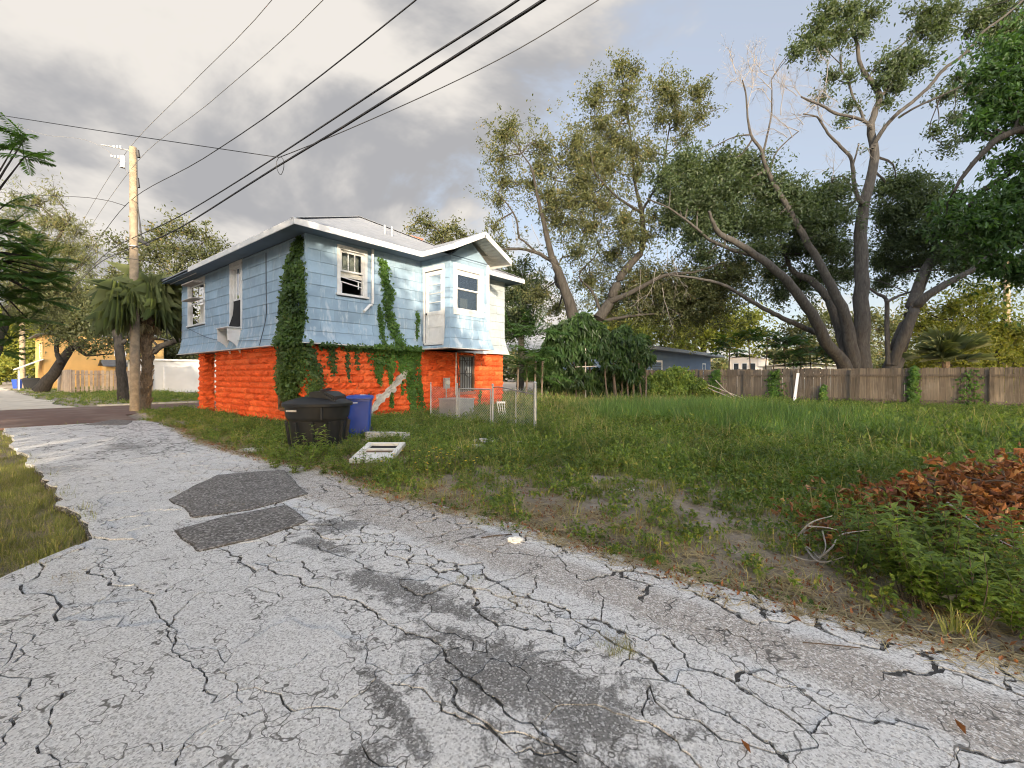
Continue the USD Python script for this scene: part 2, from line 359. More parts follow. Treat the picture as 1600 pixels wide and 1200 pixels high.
def road_material(name, far=False):
    g = NG()
    pos = g.node('geometry', 'position', {})
    xyz = g.node('separate_xyz', 'x', {'vector': pos}); X = xyz; Y = xyz.split('.')[0] + '.y'
    big = g.noise(pos, 0.55, 6.0, 0.6)
    mid = g.noise(pos, 3.2, 6.0, 0.65)
    fine = g.noise(pos, 16.0, 5.0, 0.7)
    grit = g.noise(pos, 75.0, 3.0, 0.7)
    base = g.ramp(big, [(0.3, (0.54, 0.535, 0.535)), (0.7, (0.68, 0.675, 0.675))])
    base = g.mix(0.55, base, g.ramp(mid, [(0.3, (0.48, 0.475, 0.475)), (0.7, (0.72, 0.715, 0.715))]))
    # sandy worn wheel track along the lot side of the alley
    wob = g.m('multiply_add', g.noise(pos, 1.1, 5.0, 0.6), 0.5, -0.25)
    xs = g.m('add', X, wob)
    lo = g.step(xs, 2.56, 2.72)
    hi = g.m('multiply_add', g.step(Y, 1.6, 5.0), 0.55, 3.12)
    hi = g.step(g.m('subtract', xs, hi), -0.08, 0.06, 1.0, 0.0)
    track = g.m('multiply', g.m('multiply', lo, hi), g.step(Y, 7.2, 9.0, 1.0, 0.0))
    track = g.m('multiply', track, g.step(mid, 0.25, 0.5, 0.65, 1.0))
    base = g.mix(track, base, g.ramp(fine, [(0.3, (0.27, 0.24, 0.215)), (0.75, (0.42, 0.38, 0.345))]))
    # the top course is worn off along the middle seam: dark stone shows
    def blot(cx, cy, rx, ry, rot=0.0, thr=0.5, amt=1.0):
        c, s = math.cos(rot), math.sin(rot)
        dx, dy = g.m('subtract', X, cx), g.m('subtract', Y, cy)
        u = g.m('add', g.m('multiply', dx, c / rx), g.m('multiply', dy, s / rx))
        v = g.m('add', g.m('multiply', dx, -s / ry), g.m('multiply', dy, c / ry))
        d = g.m('sqrt', g.m('add', g.m('multiply', u, u), g.m('multiply', v, v)))
        k = g.m('subtract', g.m('multiply_add', g.noise(pos, 5.5, 10.0, 0.74, 0.9), 1.7, 0.15), g.m('multiply', d, 0.5))
        return g.m('multiply', g.step(k, thr - 0.06, thr + 0.14), amt)
    dark = blot(1.72, 1.35, 0.40, 0.95, 0.12, 0.62)
    for a in ((1.95, 2.55, 0.20, 0.85, 0.12, 0.60), (2.02, 3.85, 0.16, 0.55, 0.2, 0.62), (2.35, 4.2, 0.30, 0.35, 0.0, 0.62), (1.42, 0.75, 0.30, 0.35, 0.3, 0.60),
              (1.25, 1.75, 0.07, 0.55, -0.25, 0.60), (0.98, 1.55, 0.16, 0.12, 0.0, 0.62), (2.2, 12.3, 0.5, 1.1, 0.0, 0.63, 0.7), (0.9, 10.3, 0.5, 0.9, 0.4, 0.66, 0.5)):
        dark = g.m('maximum', dark, blot(*a))
    # dust coloured patches and faint streaks
    base = g.mix(g.m('multiply', g.step(g.noise(pos, 0.8, 7.0, 0.65), 0.56, 0.7), 0.35), base, (0.42, 0.41, 0.40))
    wv0 = g.node('vector_math', 'vector', {'vector1': pos, 'vector2': g.node('noise_texture', 'color', {'vector': pos}, scale=3.5, detail=3.0)}, math_type='add')
    e0 = g.node('voronoi_texture', 'distance', {'vector': wv0}, scale=4.6, feature='distance_to_edge')
    e1_ = g.node('voronoi_texture', 'distance', {'vector': g.node('mapping', 'vector', {'vector': wv0}, scale=(1.3, 0.75, 1.0))}, scale=1.9, feature='distance_to_edge')
    hair = g.m('maximum', g.m('multiply', g.step(e0, 0.005, 0.024, 0.6, 0.0), g.step(g.noise(pos, 1.1, 5.0, 0.6), 0.50, 0.64)), g.step(e1_, 0.004, 0.016, 0.85, 0.0))
        # stones of the aggregate
    vor = g.node('voronoi_texture', 'color', {'vector': pos}, scale=115.0, feature='f1')
    tone = g.node('rgb_to_bw', 'val', {'color': vor})
    base = g.mix(g.step(tone, 0.66, 0.74, 0.0, 0.6), base, (0.80, 0.795, 0.79))
    base = g.mix(g.step(tone, 0.30, 0.36, 0.6, 0.0), base, (0.10, 0.098, 0.095))
    base = g.mix(g.m('multiply_add', track, -0.2, 0.35), base, g.ramp(grit, [(0.3, (0.22, 0.218, 0.215)), (0.7, (0.82, 0.815, 0.81))]))
    base = g.mix(hair, base, (0.085, 0.08, 0.075))
    stone = g.mix(g.step(tone, 0.70, 0.78, 0.0, 0.55), g.ramp(grit, [(0.3, (0.030, 0.029, 0.028)), (0.75, (0.17, 0.165, 0.16))]), (0.55, 0.545, 0.54))
    base = g.mix(g.m('multiply', dark, 0.80), base, stone)
    h = g.m('add', g.m('multiply', tone, 0.6), g.m('multiply', grit, 0.5))
    h = g.m('add', h, g.m('multiply', fine, 0.8))
    if far:
        # past where single pieces can be told apart: crazing as texture
        wv = g.node('vector_math', 'vector', {'vector1': pos, 'vector2': g.node('noise_texture', 'color', {'vector': pos}, scale=2.5, detail=4.0)}, math_type='add')
        e1 = g.node('voronoi_texture', 'distance', {'vector': wv}, scale=3.4, feature='distance_to_edge')
        e2 = g.node('voronoi_texture', 'distance', {'vector': wv}, scale=0.9, feature='distance_to_edge')
        zone = g.step(g.m('add', X, g.m('multiply', wob, 2.0)), 1.9, 2.5)
        ck = g.m('maximum', g.m('multiply', g.step(e1, 0.02, 0.06, 0.85, 0.0), zone), g.step(e2, 0.012, 0.022, 0.8, 0.0))
        base = g.mix(ck, base, (0.07, 0.066, 0.06))
    bump = g.node('bump', 'normal', {'height': h}, strength=0.55, distance=0.006)
    s = g.node('principled_bsdf', 'BSDF', {'base_color': base, 'normal': bump}, roughness=0.85, specular_ior_level=0.25)
    return mat(name, g.n, g.l, s)

road_material('pavement')
road_material('pavement_far', True)

def patch_material(name, lo, hi):
    g = NG()
    pos = g.node('geometry', 'position', {})
    vor = g.node('rgb_to_bw', 'val', {'color': g.node('voronoi_texture', 'color', {'vector': pos}, scale=55.0, feature='f1')})
    n = g.noise(pos, 2.4, 7.0, 0.65)
    base = g.ramp(n, [(0.3, lo), (0.7, hi)])
    base = g.mix(g.step(vor, 0.66, 0.78, 0.0, 0.7), base, (0.36, 0.35, 0.34))
    base = g.mix(g.step(vor, 0.28, 0.36, 0.6, 0.0), base, (0.05, 0.05, 0.05))
    b = g.node('bump', 'normal', {'height': g.m('add', vor, g.noise(pos, 30.0, 4.0))}, strength=0.6, distance=0.008)
    return mat(name, g.n, g.l, g.node('principled_bsdf', 'BSDF', {'base_color': base, 'normal': b}, roughness=0.88, specular_ior_level=0.25))
patch_material('asphalt_patch', (0.115, 0.108, 0.104), (0.19, 0.18, 0.175))
patch_material('crack_bed', (0.050, 0.045, 0.040), (0.11, 0.10, 0.088))

g = NG()
pos = g.node('geometry', 'position', {})
n1, n2, n3 = g.noise(pos, 0.8, 7.0, 0.65), g.noise(pos, 9.0, 6.0, 0.7), g.noise(pos, 60.0, 4.0, 0.7)
base = g.ramp(n1, [(0.3, (0.14, 0.11, 0.08)), (0.55, (0.26, 0.22, 0.175)), (0.75, (0.37, 0.34, 0.30))])
base = g.mix(0.5, base, g.ramp(n2, [(0.3, (0.10, 0.08, 0.06)), (0.75, (0.42, 0.37, 0.31))]))
base = g.mix(g.step(n3, 0.6, 0.72, 0.0, 0.5), base, (0.42, 0.38, 0.32))
bmp = g.node('bump', 'normal', {'height': g.m('add', n2, g.m('multiply', n3, 0.4))}, strength=0.7, distance=0.03)
mat('soil', g.n, g.l, g.node('principled_bsdf', 'BSDF', {'base_color': base, 'normal': bmp}, roughness=0.95, specular_ior_level=0.15))

g = NG()
pos = g.node('geometry', 'position', {})
bk = g.node('brick_texture', 'color', {'vector': pos}, color1=(0.155, 0.085, 0.068), color2=(0.105, 0.062, 0.055), mortar=(0.10, 0.085, 0.075), scale=1.0, mortar_size=0.006, brick_width=0.22, row_height=0.10)
base = g.mix(g.step(g.noise(pos, 0.7, 6.0, 0.65), 0.45, 0.7, 0.0, 0.55), bk, (0.25, 0.20, 0.165))
bmp = g.node('bump', 'normal', {'height': g.noise(pos, 14.0, 5.0)}, strength=0.5, distance=0.02)
mat('street_brick', g.n, g.l, g.node('principled_bsdf', 'BSDF', {'base_color': base, 'normal': bmp}, roughness=0.8, specular_ior_level=0.3))
plain('sand_track', (0.46, 0.41, 0.34), 0.95, 0.25, 1.6, 0.5, 0.02, dirt=(0.24, 0.20, 0.14), dirt_amt=0.7)

# ---------------------------------------------------------------- ground
def ground_z(x, y):
    x, y = np.asarray(x, float), np.asarray(y, float)
    p = np.stack([x * 0.35, y * 0.35, np.zeros_like(x)], -1)
    q = np.stack([x * 1.7, y * 1.7, np.zeros_like(x) + 5], -1)
    h = 0.10 * (meshkit.fbm(p, 3, 3) - 0.5) + 0.035 * (meshkit.noise(q, 8) - 0.5)
    h = h + 0.06 * np.clip((x - 4.5) / 4, 0, 1)
    def sm(t):
        t = np.clip(t, 0, 1); return t * t * (3 - 2 * t)
    road = sm((x + 1.5) / 0.9) * sm((4.15 - x) / 0.7) * sm((19.6 - y) / 0.6)
    road = np.maximum(road, sm((y - 18.9) / 0.5) * sm((29.9 - y) / 0.5) * np.where(y < 23.3, sm((x + 4.0) / 1.0) * sm((4.6 - x) / 0.8), 1.0))
    road = np.maximum(road, sm((y - 29) / 0.5) * sm((x + 3.4) / 1.0) * sm((4.0 - x) / 1.0) * 0.9)
    h = h * (1 - road) - 0.085 * road
    far = np.clip((np.hypot(x - 10, y - 15) - 60) / 60, 0, 1)
    return h * (1 - far)

def lines(lo, hi, step, far):
    inner = np.arange(lo, hi + 1e-6, step)
    a, out = step, []
    p = hi
    while p < far:
        a *= 1.35; p += a; out.append(p)
    b, out2 = step, []
    p = lo
    while p > -far:
        b *= 1.35; p -= b; out2.append(p)
    return np.concatenate([out2[::-1], inner, out])
gx, gy = lines(-8, 34, 0.3, 900), lines(-6, 34, 0.3, 900)
X_, Y_ = np.meshgrid(gx, gy)
Z_ = ground_z(X_, Y_)
nx, ny = len(gx), len(gy)
i_, j_ = np.meshgrid(np.arange(nx - 1), np.arange(ny - 1))
k_ = (j_ * nx + i_).ravel()
gf = np.vstack([np.stack([k_, k_ + 1, k_ + nx + 1], 1), np.stack([k_, k_ + nx + 1, k_ + nx], 1)])
tag(obj('ground', np.stack([X_.ravel(), Y_.ravel(), Z_.ravel()], 1), gf, M['soil'], smooth=True), kind='structure')

# ---------------------------------------------------------------- alley: broken pavement, every plate between the cracks a piece
def jag(p, q, amp, rg, depth=3):
    pts = [np.asarray(p, float), np.asarray(q, float)]
    for d in range(depth):
        new = [pts[0]]
        for a, b in zip(pts[:-1], pts[1:]):
            t = b - a
            m_ = (a + b) / 2 + np.array([-t[1], t[0]]) * rg.normal(0, amp)
            new += [m_, b]
        pts = new
    return pts

YA0, YA1 = -2.2, 10.4
rg = np.random.default_rng(21)
yy = np.arange(YA0, 19.3, 0.12)
def edge_noise(y, s, seed, amp):
    return amp * (meshkit.fbm(np.stack([y * s, y * 0, y * 0], -1), 4, seed) - 0.5) * 2
right = np.stack([3.48 + edge_noise(yy, 1.1, 4, 0.10) + 0.45 * np.clip((yy - 11.5) / 4, 0, 1) + 0.25 * np.exp(-((yy - 6.8) / 0.9) ** 2), yy], 1)
left = np.stack([-0.75 + edge_noise(yy, 0.9, 9, 0.10) + edge_noise(yy, 3.5, 19, 0.07) * (yy > 4) + 1.5 * np.clip((yy - 4.1) / 1.5, 0, 1), yy], 1)
alley_poly = Polygon(np.vstack([right, left[::-1]])).buffer(0)
near = alley_poly.intersection(sbox(-5, YA0, 9, YA1))
far_poly = alley_poly.intersection(sbox(-5, YA1 + 0.012, 9, 30))

def density(p):
    x, y = p
    d = 0.55
    w = 0.35 * (meshkit.noise(np.array([y * 0.8, 0.0, 2.0]), 5) - 0.5)
    if 2.98 + w * 0.5 < x and y < 5.8: d = 0.155
    if abs(x - 2.42 - w * 0.5) < 0.22 and 1.5 < y < 6.2: d = 0.145
    if abs(x - 2.45 - w * 0.5) < 0.16 and y <= 1.5: d = 0.27
    if abs(x - 1.8) < 0.25 and 0.4 < y < 4.5: d = 0.36
    if y > 5.6 and x > 2.0 + w: d = 0.24
    if y > 7.5 and x > 2.2 + w: d = 0.20
    if 5.2 < y < 7 and x < 2.2: d = 0.34
    if 2.62 < x < 3.05 and y < 5.6: d = 0.75
    return d
AN = 1.28     # the broken pieces are longer along the alley than across
seeds = []
cand = np.stack([rg.uniform(-1.6, 4.5, 14000), rg.uniform(YA0 - 0.6, YA1 + 0.6, 14000)], 1)
grid = {}
for c in cand:
    d = density(c) * rg.uniform(0.75, 1.25)
    ci, cj = int(c[0] / 0.8 + 50), int(c[1] / 0.8 + 50)
    ok = True
    for a in (-1, 0, 1):
        for b in (-1, 0, 1):
            for s in grid.get((ci + a, cj + b), ()):
                if ((s[0] - c[0]) * AN) ** 2 + ((s[1] - c[1]) / AN) ** 2 < d * d:
                    ok = False; break
            if not ok: break
        if not ok: break
    if ok:
        grid.setdefault((ci, cj), []).append(c); seeds.append(c)
seeds = np.array(seeds)
vor = Voronoi(seeds * [AN, 1 / AN]); vor.vertices[:] = vor.vertices / [AN, 1 / AN]
cracks = []
for (a, b), rv in zip(vor.ridge_points, vor.ridge_vertices):
    if -1 in rv: continue
    p, q = vor.vertices[rv[0]], vor.vertices[rv[1]]
    L = np.linalg.norm(p - q)
    if L > 3 or L < 1e-3: continue
    m_ = (p + q) / 2
    d = np.linalg.norm(seeds[a] - seeds[b])
    big = d > 0.38
    if rg.random() < (0.38 if big else 0.04): continue
    w = rg.choice([0.0022, 0.0035, 0.005, 0.0065], p=[0.25, 0.35, 0.25, 0.15]) * (1.9 if not big else 0.8)
    if m_[0] > 2.95 and m_[1] < 6: w *= 1.15
    if m_[1] > 5.5: w *= 0.85
    pts = jag(p, q, 0.13, rg, 3 if L > 0.15 else 2)
    cracks.append((pts, w))
def traced(px, w):
    pts = [G(*p)[:2] for p in px]
    out = [pts[0]]
    for a, b in zip(pts[:-1], pts[1:]):
        out += jag(a, b, 0.10, rg, 3)[1:]
    cracks.append((out, w * TW))
TW = 0.75
traced([(395, 878), (430, 895), (470, 905), (520, 932), (560, 940), (590, 965), (630, 985), (690, 1010), (720, 1050), (760, 1085), (830, 1130), (900, 1180)], 0.010)
traced([(760, 902), (800, 925), (850, 940), (890, 955), (935, 985), (960, 1005), (1000, 1020), (1040, 1060), (1075, 1078), (1110, 1110), (1170, 1140), (1230, 1190)], 0.011)
traced([(0, 972), (60, 958), (120, 948), (200, 938), (260, 925), (330, 895), (420, 880), (480, 868)], 0.006)
traced([(150, 870), (180, 895), (215, 920), (240, 930), (250, 965), (275, 1000), (300, 1040), (320, 1070), (330, 1098)], 0.006)
traced([(330, 1098), (370, 1080), (420, 1050), (480, 1022)], 0.004)
traced([(0, 1170), (15, 1125), (35, 1110), (50, 1060), (25, 1010), (10, 985)], 0.006)
traced([(275, 1195), (300, 1150), (360, 1115), (410, 1110)], 0.005)
traced([(610, 1068), (650, 1075), (690, 1110), (770, 1140), (900, 1190)], 0.006)
traced([(620, 1070), (680, 1030), (720, 1010)], 0.006)
traced([(1010, 960), (1080, 990), (1150, 1040), (1250, 1075), (1330, 1100), (1450, 1150), (1500, 1190)], 0.004)
traced([(935, 985), (900, 1010), (880, 1020)], 0.005)
lines_ = []
for p, w in cracks:
    p = [np.asarray(x_) for x_ in p]
    for a_, b_ in zip(p[:-1], p[1:]):
        lines_.append(LineString([a_, b_]).buffer(w * rg.uniform(0.45, 1.55), cap_style=1, quad_segs=1))
        if rg.random() < 0.10: lines_.append(Point(*(b_ + rg.normal(0, w * 0.6, 2))).buffer(w * rg.uniform(1.2, 2.6), quad_segs=2))
net = unary_union(lines_).simplify(0.0006)
plates = near.difference(net)
plates = [p for p in getattr(plates, 'geoms', [plates]) if p.area > 0.0005]
plates.sort(key=lambda p: -p.area)

alley = UsdGeom.Xform.Define(stage, path_of('alley')).GetPrim()
tag(alley, kind='structure')
MB().poly(near.buffer(0.02), -0.075, -0.011).build('crack_bed', M['crack_bed'], alley)
def plate_mesh(p, mb):
    p = p.simplify(0.0012)
    if p.is_empty or p.geom_type != 'Polygon': return
    m = trimesh.creation.extrude_polygon(p, 0.03, engine='earcut')
    v = m.vertices.copy()
    c = v.mean(0)
    tilt = rg.normal(0, 0.0035 if p.area < 0.1 else 0.0012, 2); dz = rg.normal(0, 0.0022)
    k = v[:, 2] > 0.015
    v[:, 2] -= 0.03
    v[k, 2] += dz + (v[k, 0] - c[0]) * tilt[0] + (v[k, 1] - c[1]) * tilt[1]
    v[~k, 2] = -0.03
    mb.add(v, m.faces)
rest = MB()
for k, p in enumerate(plates):
    mb = MB() if k < 298 else rest
    plate_mesh(p, mb)
    if k < 298: mb.build('pavement_piece', M['pavement'], alley)
r_ = rest.build('small_pavement_pieces', M['pavement'], alley)
if r_: tag(r_, kind='stuff')
MB().poly(far_poly, -0.06, 0.002).build('far_pavement', M['pavement_far'], alley)

# tarred repair patches: two cut squares laid over the pavement
def patch(px, name, z, mtl, seed):
    r2 = np.random.default_rng(seed)
    pts = [G(*p)[:2] for p in px]
    out = []
    for a, b in zip(pts, pts[1:] + pts[:1]):
        out += jag(a, b, 0.018, r2, 4)[:-1]
    pg = Polygon(out).buffer(0).buffer(-0.02, join_style=1).buffer(0.02)
    MB().poly(pg.buffer(0.016), -0.05, z - 0.005).build('tar_seam', M['crack_bed'], alley)
    mb = MB()
    m = trimesh.creation.extrude_polygon(pg, z + 0.05, engine='earcut')
    v = m.vertices - [0, 0, 0.05]
    return mb.add(v, m.faces).build(name, M[mtl], alley)
patch([(266, 781), (304, 809), (390, 797), (480, 772), (442, 735), (340, 743)], 'asphalt_patch', 0.011, 'asphalt_patch', 3)
patch([(275, 829), (312, 861), (400, 842), (479, 815), (445, 790), (350, 808)], 'asphalt_patch', 0.009, 'asphalt_patch', 4)
patch([(130, 664), (196, 664), (205, 657), (175, 656)], 'asphalt_patch', 0.008, 'asphalt_patch', 5)

# crossing brick street, its kerb, the sandy alley beyond
mb = MB().poly(Polygon([(-60, 23.6), (-3.4, 23.6), (-1.6, 22.6), (-0.9, 19.33), (3.75, 19.33), (4.0, 22.4), (5.4, 23.6), (60, 23.6), (60, 29.4), (-60, 29.4)]), -0.06, 0.004)
tag(mb.build('street', M['street_brick']), kind='structure')
mb = MB()
for x0 in np.arange(4.2, 40, 1.8):
    w = 1.79
    mb.box(x0, x0 + w, 29.42, 29.57, -0.05, 0.10 + 0.012 * math.sin(x0 * 7))
tag(mb.build('kerb', M['concrete']), kind='structure')
mb = MB()
for x0 in np.arange(6.6, 40, 1.8):
    mb.box(x0, x0 + 1.79, 23.43, 23.58, -0.05, 0.09 + 0.012 * math.sin(x0 * 5))
tag(mb.build('kerb', M['concrete']), kind='structure')
pts_r = [(3.3 + 0.25 * math.sin(y * 0.7), y) for y in np.arange(29.42, 90, 1.5)]
pts_l = [(-1.6 + 0.3 * math.sin(y * 0.5 + 1), y) for y in np.arange(29.42, 90, 1.5)]
tag(MB().poly(Polygon(pts_r + pts_l[::-1]), -0.05, 0.006).build('sandy_alley', M['sand_track']), kind='structure')

# ---------------------------------------------------------------- the house
def paint(name, col, wear, amt, scale=1.6):
    g = NG()
    pos = g.node('geometry', 'position', {})
    c = np.array(col)
    base = g.ramp(g.noise(pos, 2.2, 6.0, 0.6), [(0.3, tuple(c * 0.86)), (0.7, tuple(c * 1.12))])
    st = g.node('mapping', 'vector', {'vector': pos}, scale=(4.0, 4.0, 1.1))
    w1 = g.step(g.noise(st, 1.3, 8.0, 0.68), 0.50, 0.66, 0.0, amt)
    zz = g.node('separate_xyz', 'z', {'vector': pos})
    w1 = g.m('multiply', w1, g.step(zz, 3.2, 4.6, 1.0, 0.35))
    base = g.mix(w1, base, wear)
    gr = g.node('mapping', 'vector', {'vector': pos}, scale=(60.0, 60.0, 5.0))
    gn = g.noise(gr, 1.0, 4.0, 0.6)
    base = g.mix(g.step(g.noise(pos, 0.9, 7.0, 0.7), 0.56, 0.72, 0.0, 0.35), base, tuple(c * 0.6))
    b = g.node('bump', 'normal', {'height': gn}, strength=0.3, distance=0.004)
    return mat(name, g.n, g.l, g.node('principled_bsdf', 'BSDF', {'base_color': base, 'normal': b}, roughness=0.62, specular_ior_level=0.35))
BLUE = (0.245, 0.345, 0.44)
for k, (mul, amt) in enumerate(((1.0, 0.75), (0.93, 0.85), (1.08, 0.65), (0.97, 0.6))):
    paint(f'blue_shingle_{k}', tuple(np.array(BLUE) * mul), (0.48, 0.54, 0.585), amt)
paint('blue_shingle_4', (0.33, 0.37, 0.39), (0.46, 0.46, 0.43), 0.9)  # far front section: worn paint, with the sunlight on it also put into the colour
def block_paint(name, col):
    g = NG()
    pos = g.node('geometry', 'position', {})
    c = np.array(col)
    base = g.ramp(g.noise(pos, 4.0, 7.0, 0.65), [(0.3, tuple(c * 0.82)), (0.7, tuple(c * 1.14))])
    base = g.mix(g.step(g.noise(pos, 1.1, 8.0, 0.7), 0.58, 0.72, 0.0, 0.35), base, (0.30, 0.12, 0.07))
    base = g.mix(g.step(g.noise(pos, 22.0, 5.0, 0.7), 0.66, 0.76, 0.0, 0.5), base, (0.24, 0.06, 0.03))
    b = g.node('bump', 'normal', {'height': g.noise(pos, 16.0, 8.0, 0.72)}, strength=0.9, distance=0.045)
    return mat(name, g.n, g.l, g.node('principled_bsdf', 'BSDF', {'base_color': base, 'normal': b}, roughness=0.85, specular_ior_level=0.12))
block_paint('orange_block_0', (0.62, 0.105, 0.030)); block_paint('orange_block_1', (0.54, 0.085, 0.024)); block_paint('orange_block_2', (0.66, 0.130, 0.040))

g = NG()
pos = g.node('geometry', 'position', {})
bk = g.node('brick_texture', 'color', {'vector': pos}, color1=(0.235, 0.25, 0.27), color2=(0.18, 0.19, 0.21), mortar=(0.12, 0.12, 0.12), scale=1.0, mortar_size=0.008, brick_width=0.30, row_height=0.14)
base = g.mix(0.4, bk, g.ramp(g.noise(pos, 5.0, 7.0, 0.7), [(0.3, (0.15, 0.16, 0.175)), (0.7, (0.29, 0.30, 0.32))]))
b = g.node('bump', 'normal', {'height': g.noise(pos, 90.0, 3.0)}, strength=0.4, distance=0.004)
mat('roof_shingles', g.n, g.l, g.node('principled_bsdf', 'BSDF', {'base_color': base, 'normal': b}, roughness=0.9, specular_ior_level=0.2))

# window glass: clear, with the sky mirrored where one looks along it
M['glass'] = usdkit.material(stage, '/World/Looks/glass', {'f': ('fresnel', {'IOR': 1.5}), 't': ('transparent_bsdf', {'color': (0.82, 0.85, 0.84)}),
    'k': ('math', {'math_type': 'multiply_add', 'value2': 0.9, 'value3': 0.0}), 'g': ('glossy_bsdf', {'color': (0.9, 0.92, 0.95), 'roughness': 0.03}), 'm': ('mix_closure', {})},
    [('f.fac', 'k.value1'), ('k.value', 'm.fac'), ('t.BSDF', 'm.closure1'), ('g.BSDF', 'm.closure2')], surface='m.closure')

XL, YF, XR, YB = 6.16, 12.51, 14.86, 23.7
Z0, ZS = 2.44, 5.52          # lower edge of the siding, soffit
BX0, BX1, BY = 10.29, 12.17, 11.01
house = thing('house', 'blue shingled two storey house over a bright orange block ground floor', 'house')

class PB(MB):
    """shapes in the plane of a wall: s along it, z up, d out of it"""
    def __init__(self, fn):
        super().__init__(); self.fn = fn
    def add(self, v, f, tint=None):
        v = np.asarray(v, float)
        return super().add(np.stack(self.fn(v[:, 0], v[:, 1], v[:, 2]), 1), f, tint)
F_front = lambda s, z, d: (s, YF - d, z)
F_left = lambda s, z, d: (XL - d, s, z)
F_bay = lambda s, z, d: (s, BY - d, z)
F_ret = lambda s, z, d: (BX0 - d, s, z)
F_bayr = lambda s, z, d: (BX1 + d, s, z)
F_right = lambda s, z, d: (XR + d, s, z)
def rect(s0, s1, z0, z1): return sbox(s0, z0, s1, z1)

OPEN_F = [rect(7.20, 8.00, 3.98, 5.30)]
OPEN_L = [rect(17.12, 18.02, 3.20, 5.36), rect(20.85, 22.75, 3.62, 5.30)]
OPEN_B = [rect(10.58, 11.72, 3.74, 5.10)]
OPEN_R = [rect(11.36, 12.30, 2.62, 5.12)]
walls = [('front', F_front, rect(XL, BX0, Z0, ZS), OPEN_F), ('front2', F_front, rect(BX1, XR, Z0, ZS), []),
         ('left', F_left, rect(YF, YB, Z0, ZS), OPEN_L), ('bay', F_bay, rect(BX0, BX1, Z0, ZS), OPEN_B),
         ('return', F_ret, rect(BY, YF, Z0, ZS), OPEN_R), ('bayr', F_bayr, rect(BY, YF, Z0, ZS), []), ('right', F_right, rect(YF, YB, Z0, ZS), [])]
for nm, fn, reg, opens in walls:
    shape = reg
    for o in opens: shape = shape.difference(o)
    PB(fn).poly(shape, -0.11, -0.012).build('wall', M['wall_core'], house)
MB().box(XL + 0.02, XR - 0.02, YF + 0.02, YB - 0.02, Z0 + 0.03, Z0 + 0.2).box(BX0 + 0.02, BX1 - 0.02, BY + 0.02, YF + 0.018, Z0 + 0.04, Z0 + 0.19).build('floor', M['brown_wood'], house)
# a partition and back wall keep the rooms from being seen through
MB().box(XL + 0.12, XR - 0.12, 19.2, 19.3, Z0 + 0.2, ZS).box(8.9, 9.0, YF + 0.12, 19.19, Z0 + 0.2, ZS).build('inner_wall', M['grey_siding'], house)

def flare(z):
    t = np.clip((Z0 + 0.72 - z) / 0.72, 0, 1)
    return 0.145 * t ** 1.6
shingles = []
rs = np.random.default_rng(5)
def side(fn, reg, opens, weight, amount=1.0, width=0.86, lo=False, hi=False, worn=False):
    s0, z0, s1, z1 = reg.bounds
    z, row = z0, 0
    region = reg
    for o in opens: region = region.difference(o.buffer(0.10, join_style=2))
    while z < z1 - 0.03:
        h = 0.335
        s = s0 - (0.5 * width if row % 2 else 0.0) - rs.uniform(0, 0.02)
        while s < s1:
            pc = region.intersection(sbox(s + 0.002, z + 0.0025, s + width - 0.002, min(z + h, z1)))
            for q in getattr(pc, 'geoms', [pc]):
                if q.geom_type != 'Polygon' or q.area < 0.002: continue
                m = trimesh.creation.extrude_polygon(q, 1.0, engine='earcut')
                v = m.vertices.copy()
                jit = rs.normal(0, 0.0014); drop = rs.normal(0, 0.0015)
                rel = np.clip((v[:, 1] - z) / h, 0, 1)
                d = np.where(v[:, 2] > 0.5, 0.024 - 0.014 * rel + jit, -0.006) + flare(v[:, 1]) * amount
                fl_ = flare(v[:, 1]) * amount
                if lo: v[:, 0] -= fl_ * np.clip((s0 + 0.5 - v[:, 0]) / 0.5, 0, 1)
                if hi: v[:, 0] += fl_ * np.clip((v[:, 0] - s1 + 0.5) / 0.5, 0, 1)
                v[:, 1] += drop
                v = np.stack(fn(v[:, 0], v[:, 1], d), 1)
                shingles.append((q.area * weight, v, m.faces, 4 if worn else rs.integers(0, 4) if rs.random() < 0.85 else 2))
            s += width
        z += h; row += 1
for nm, fn, reg, opens in walls:
    if nm == 'right': continue
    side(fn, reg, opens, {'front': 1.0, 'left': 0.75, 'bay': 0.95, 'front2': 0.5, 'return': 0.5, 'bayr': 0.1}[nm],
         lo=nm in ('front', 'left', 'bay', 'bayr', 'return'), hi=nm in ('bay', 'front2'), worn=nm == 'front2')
side(F_bay, Polygon([(BX0 + 0.05, ZS + 0.02), (BX1 - 0.05, ZS + 0.02), (11.23, 6.18)]), [], 0.6, 1.0, 3.0)
shingles.sort(key=lambda q: -q[0])
rest = MB()
for k, (a, v, f, c) in enumerate(shingles):
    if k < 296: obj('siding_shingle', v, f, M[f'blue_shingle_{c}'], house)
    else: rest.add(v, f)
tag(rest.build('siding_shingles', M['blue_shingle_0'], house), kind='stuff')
# corner boards
pass
for a_ in (MB().box(BX1 - 0.10, BX1 + 0.025, BY - 0.028, BY - 0.003, Z0 + 0.75, ZS), MB().box(BX1 + 0.02, BX1 + 0.16, YF - 0.04, YF - 0.016, Z0 + 0.9, ZS)): a_.build('corner_board', M['trim_white'], house)
for x, y in ((XL, YF),):
    MB().box(x - 0.035, x + 0.03, y - 0.035, y + 0.03, Z0 + 0.72, ZS).build('corner_board', M['blue_shingle_1'], house)
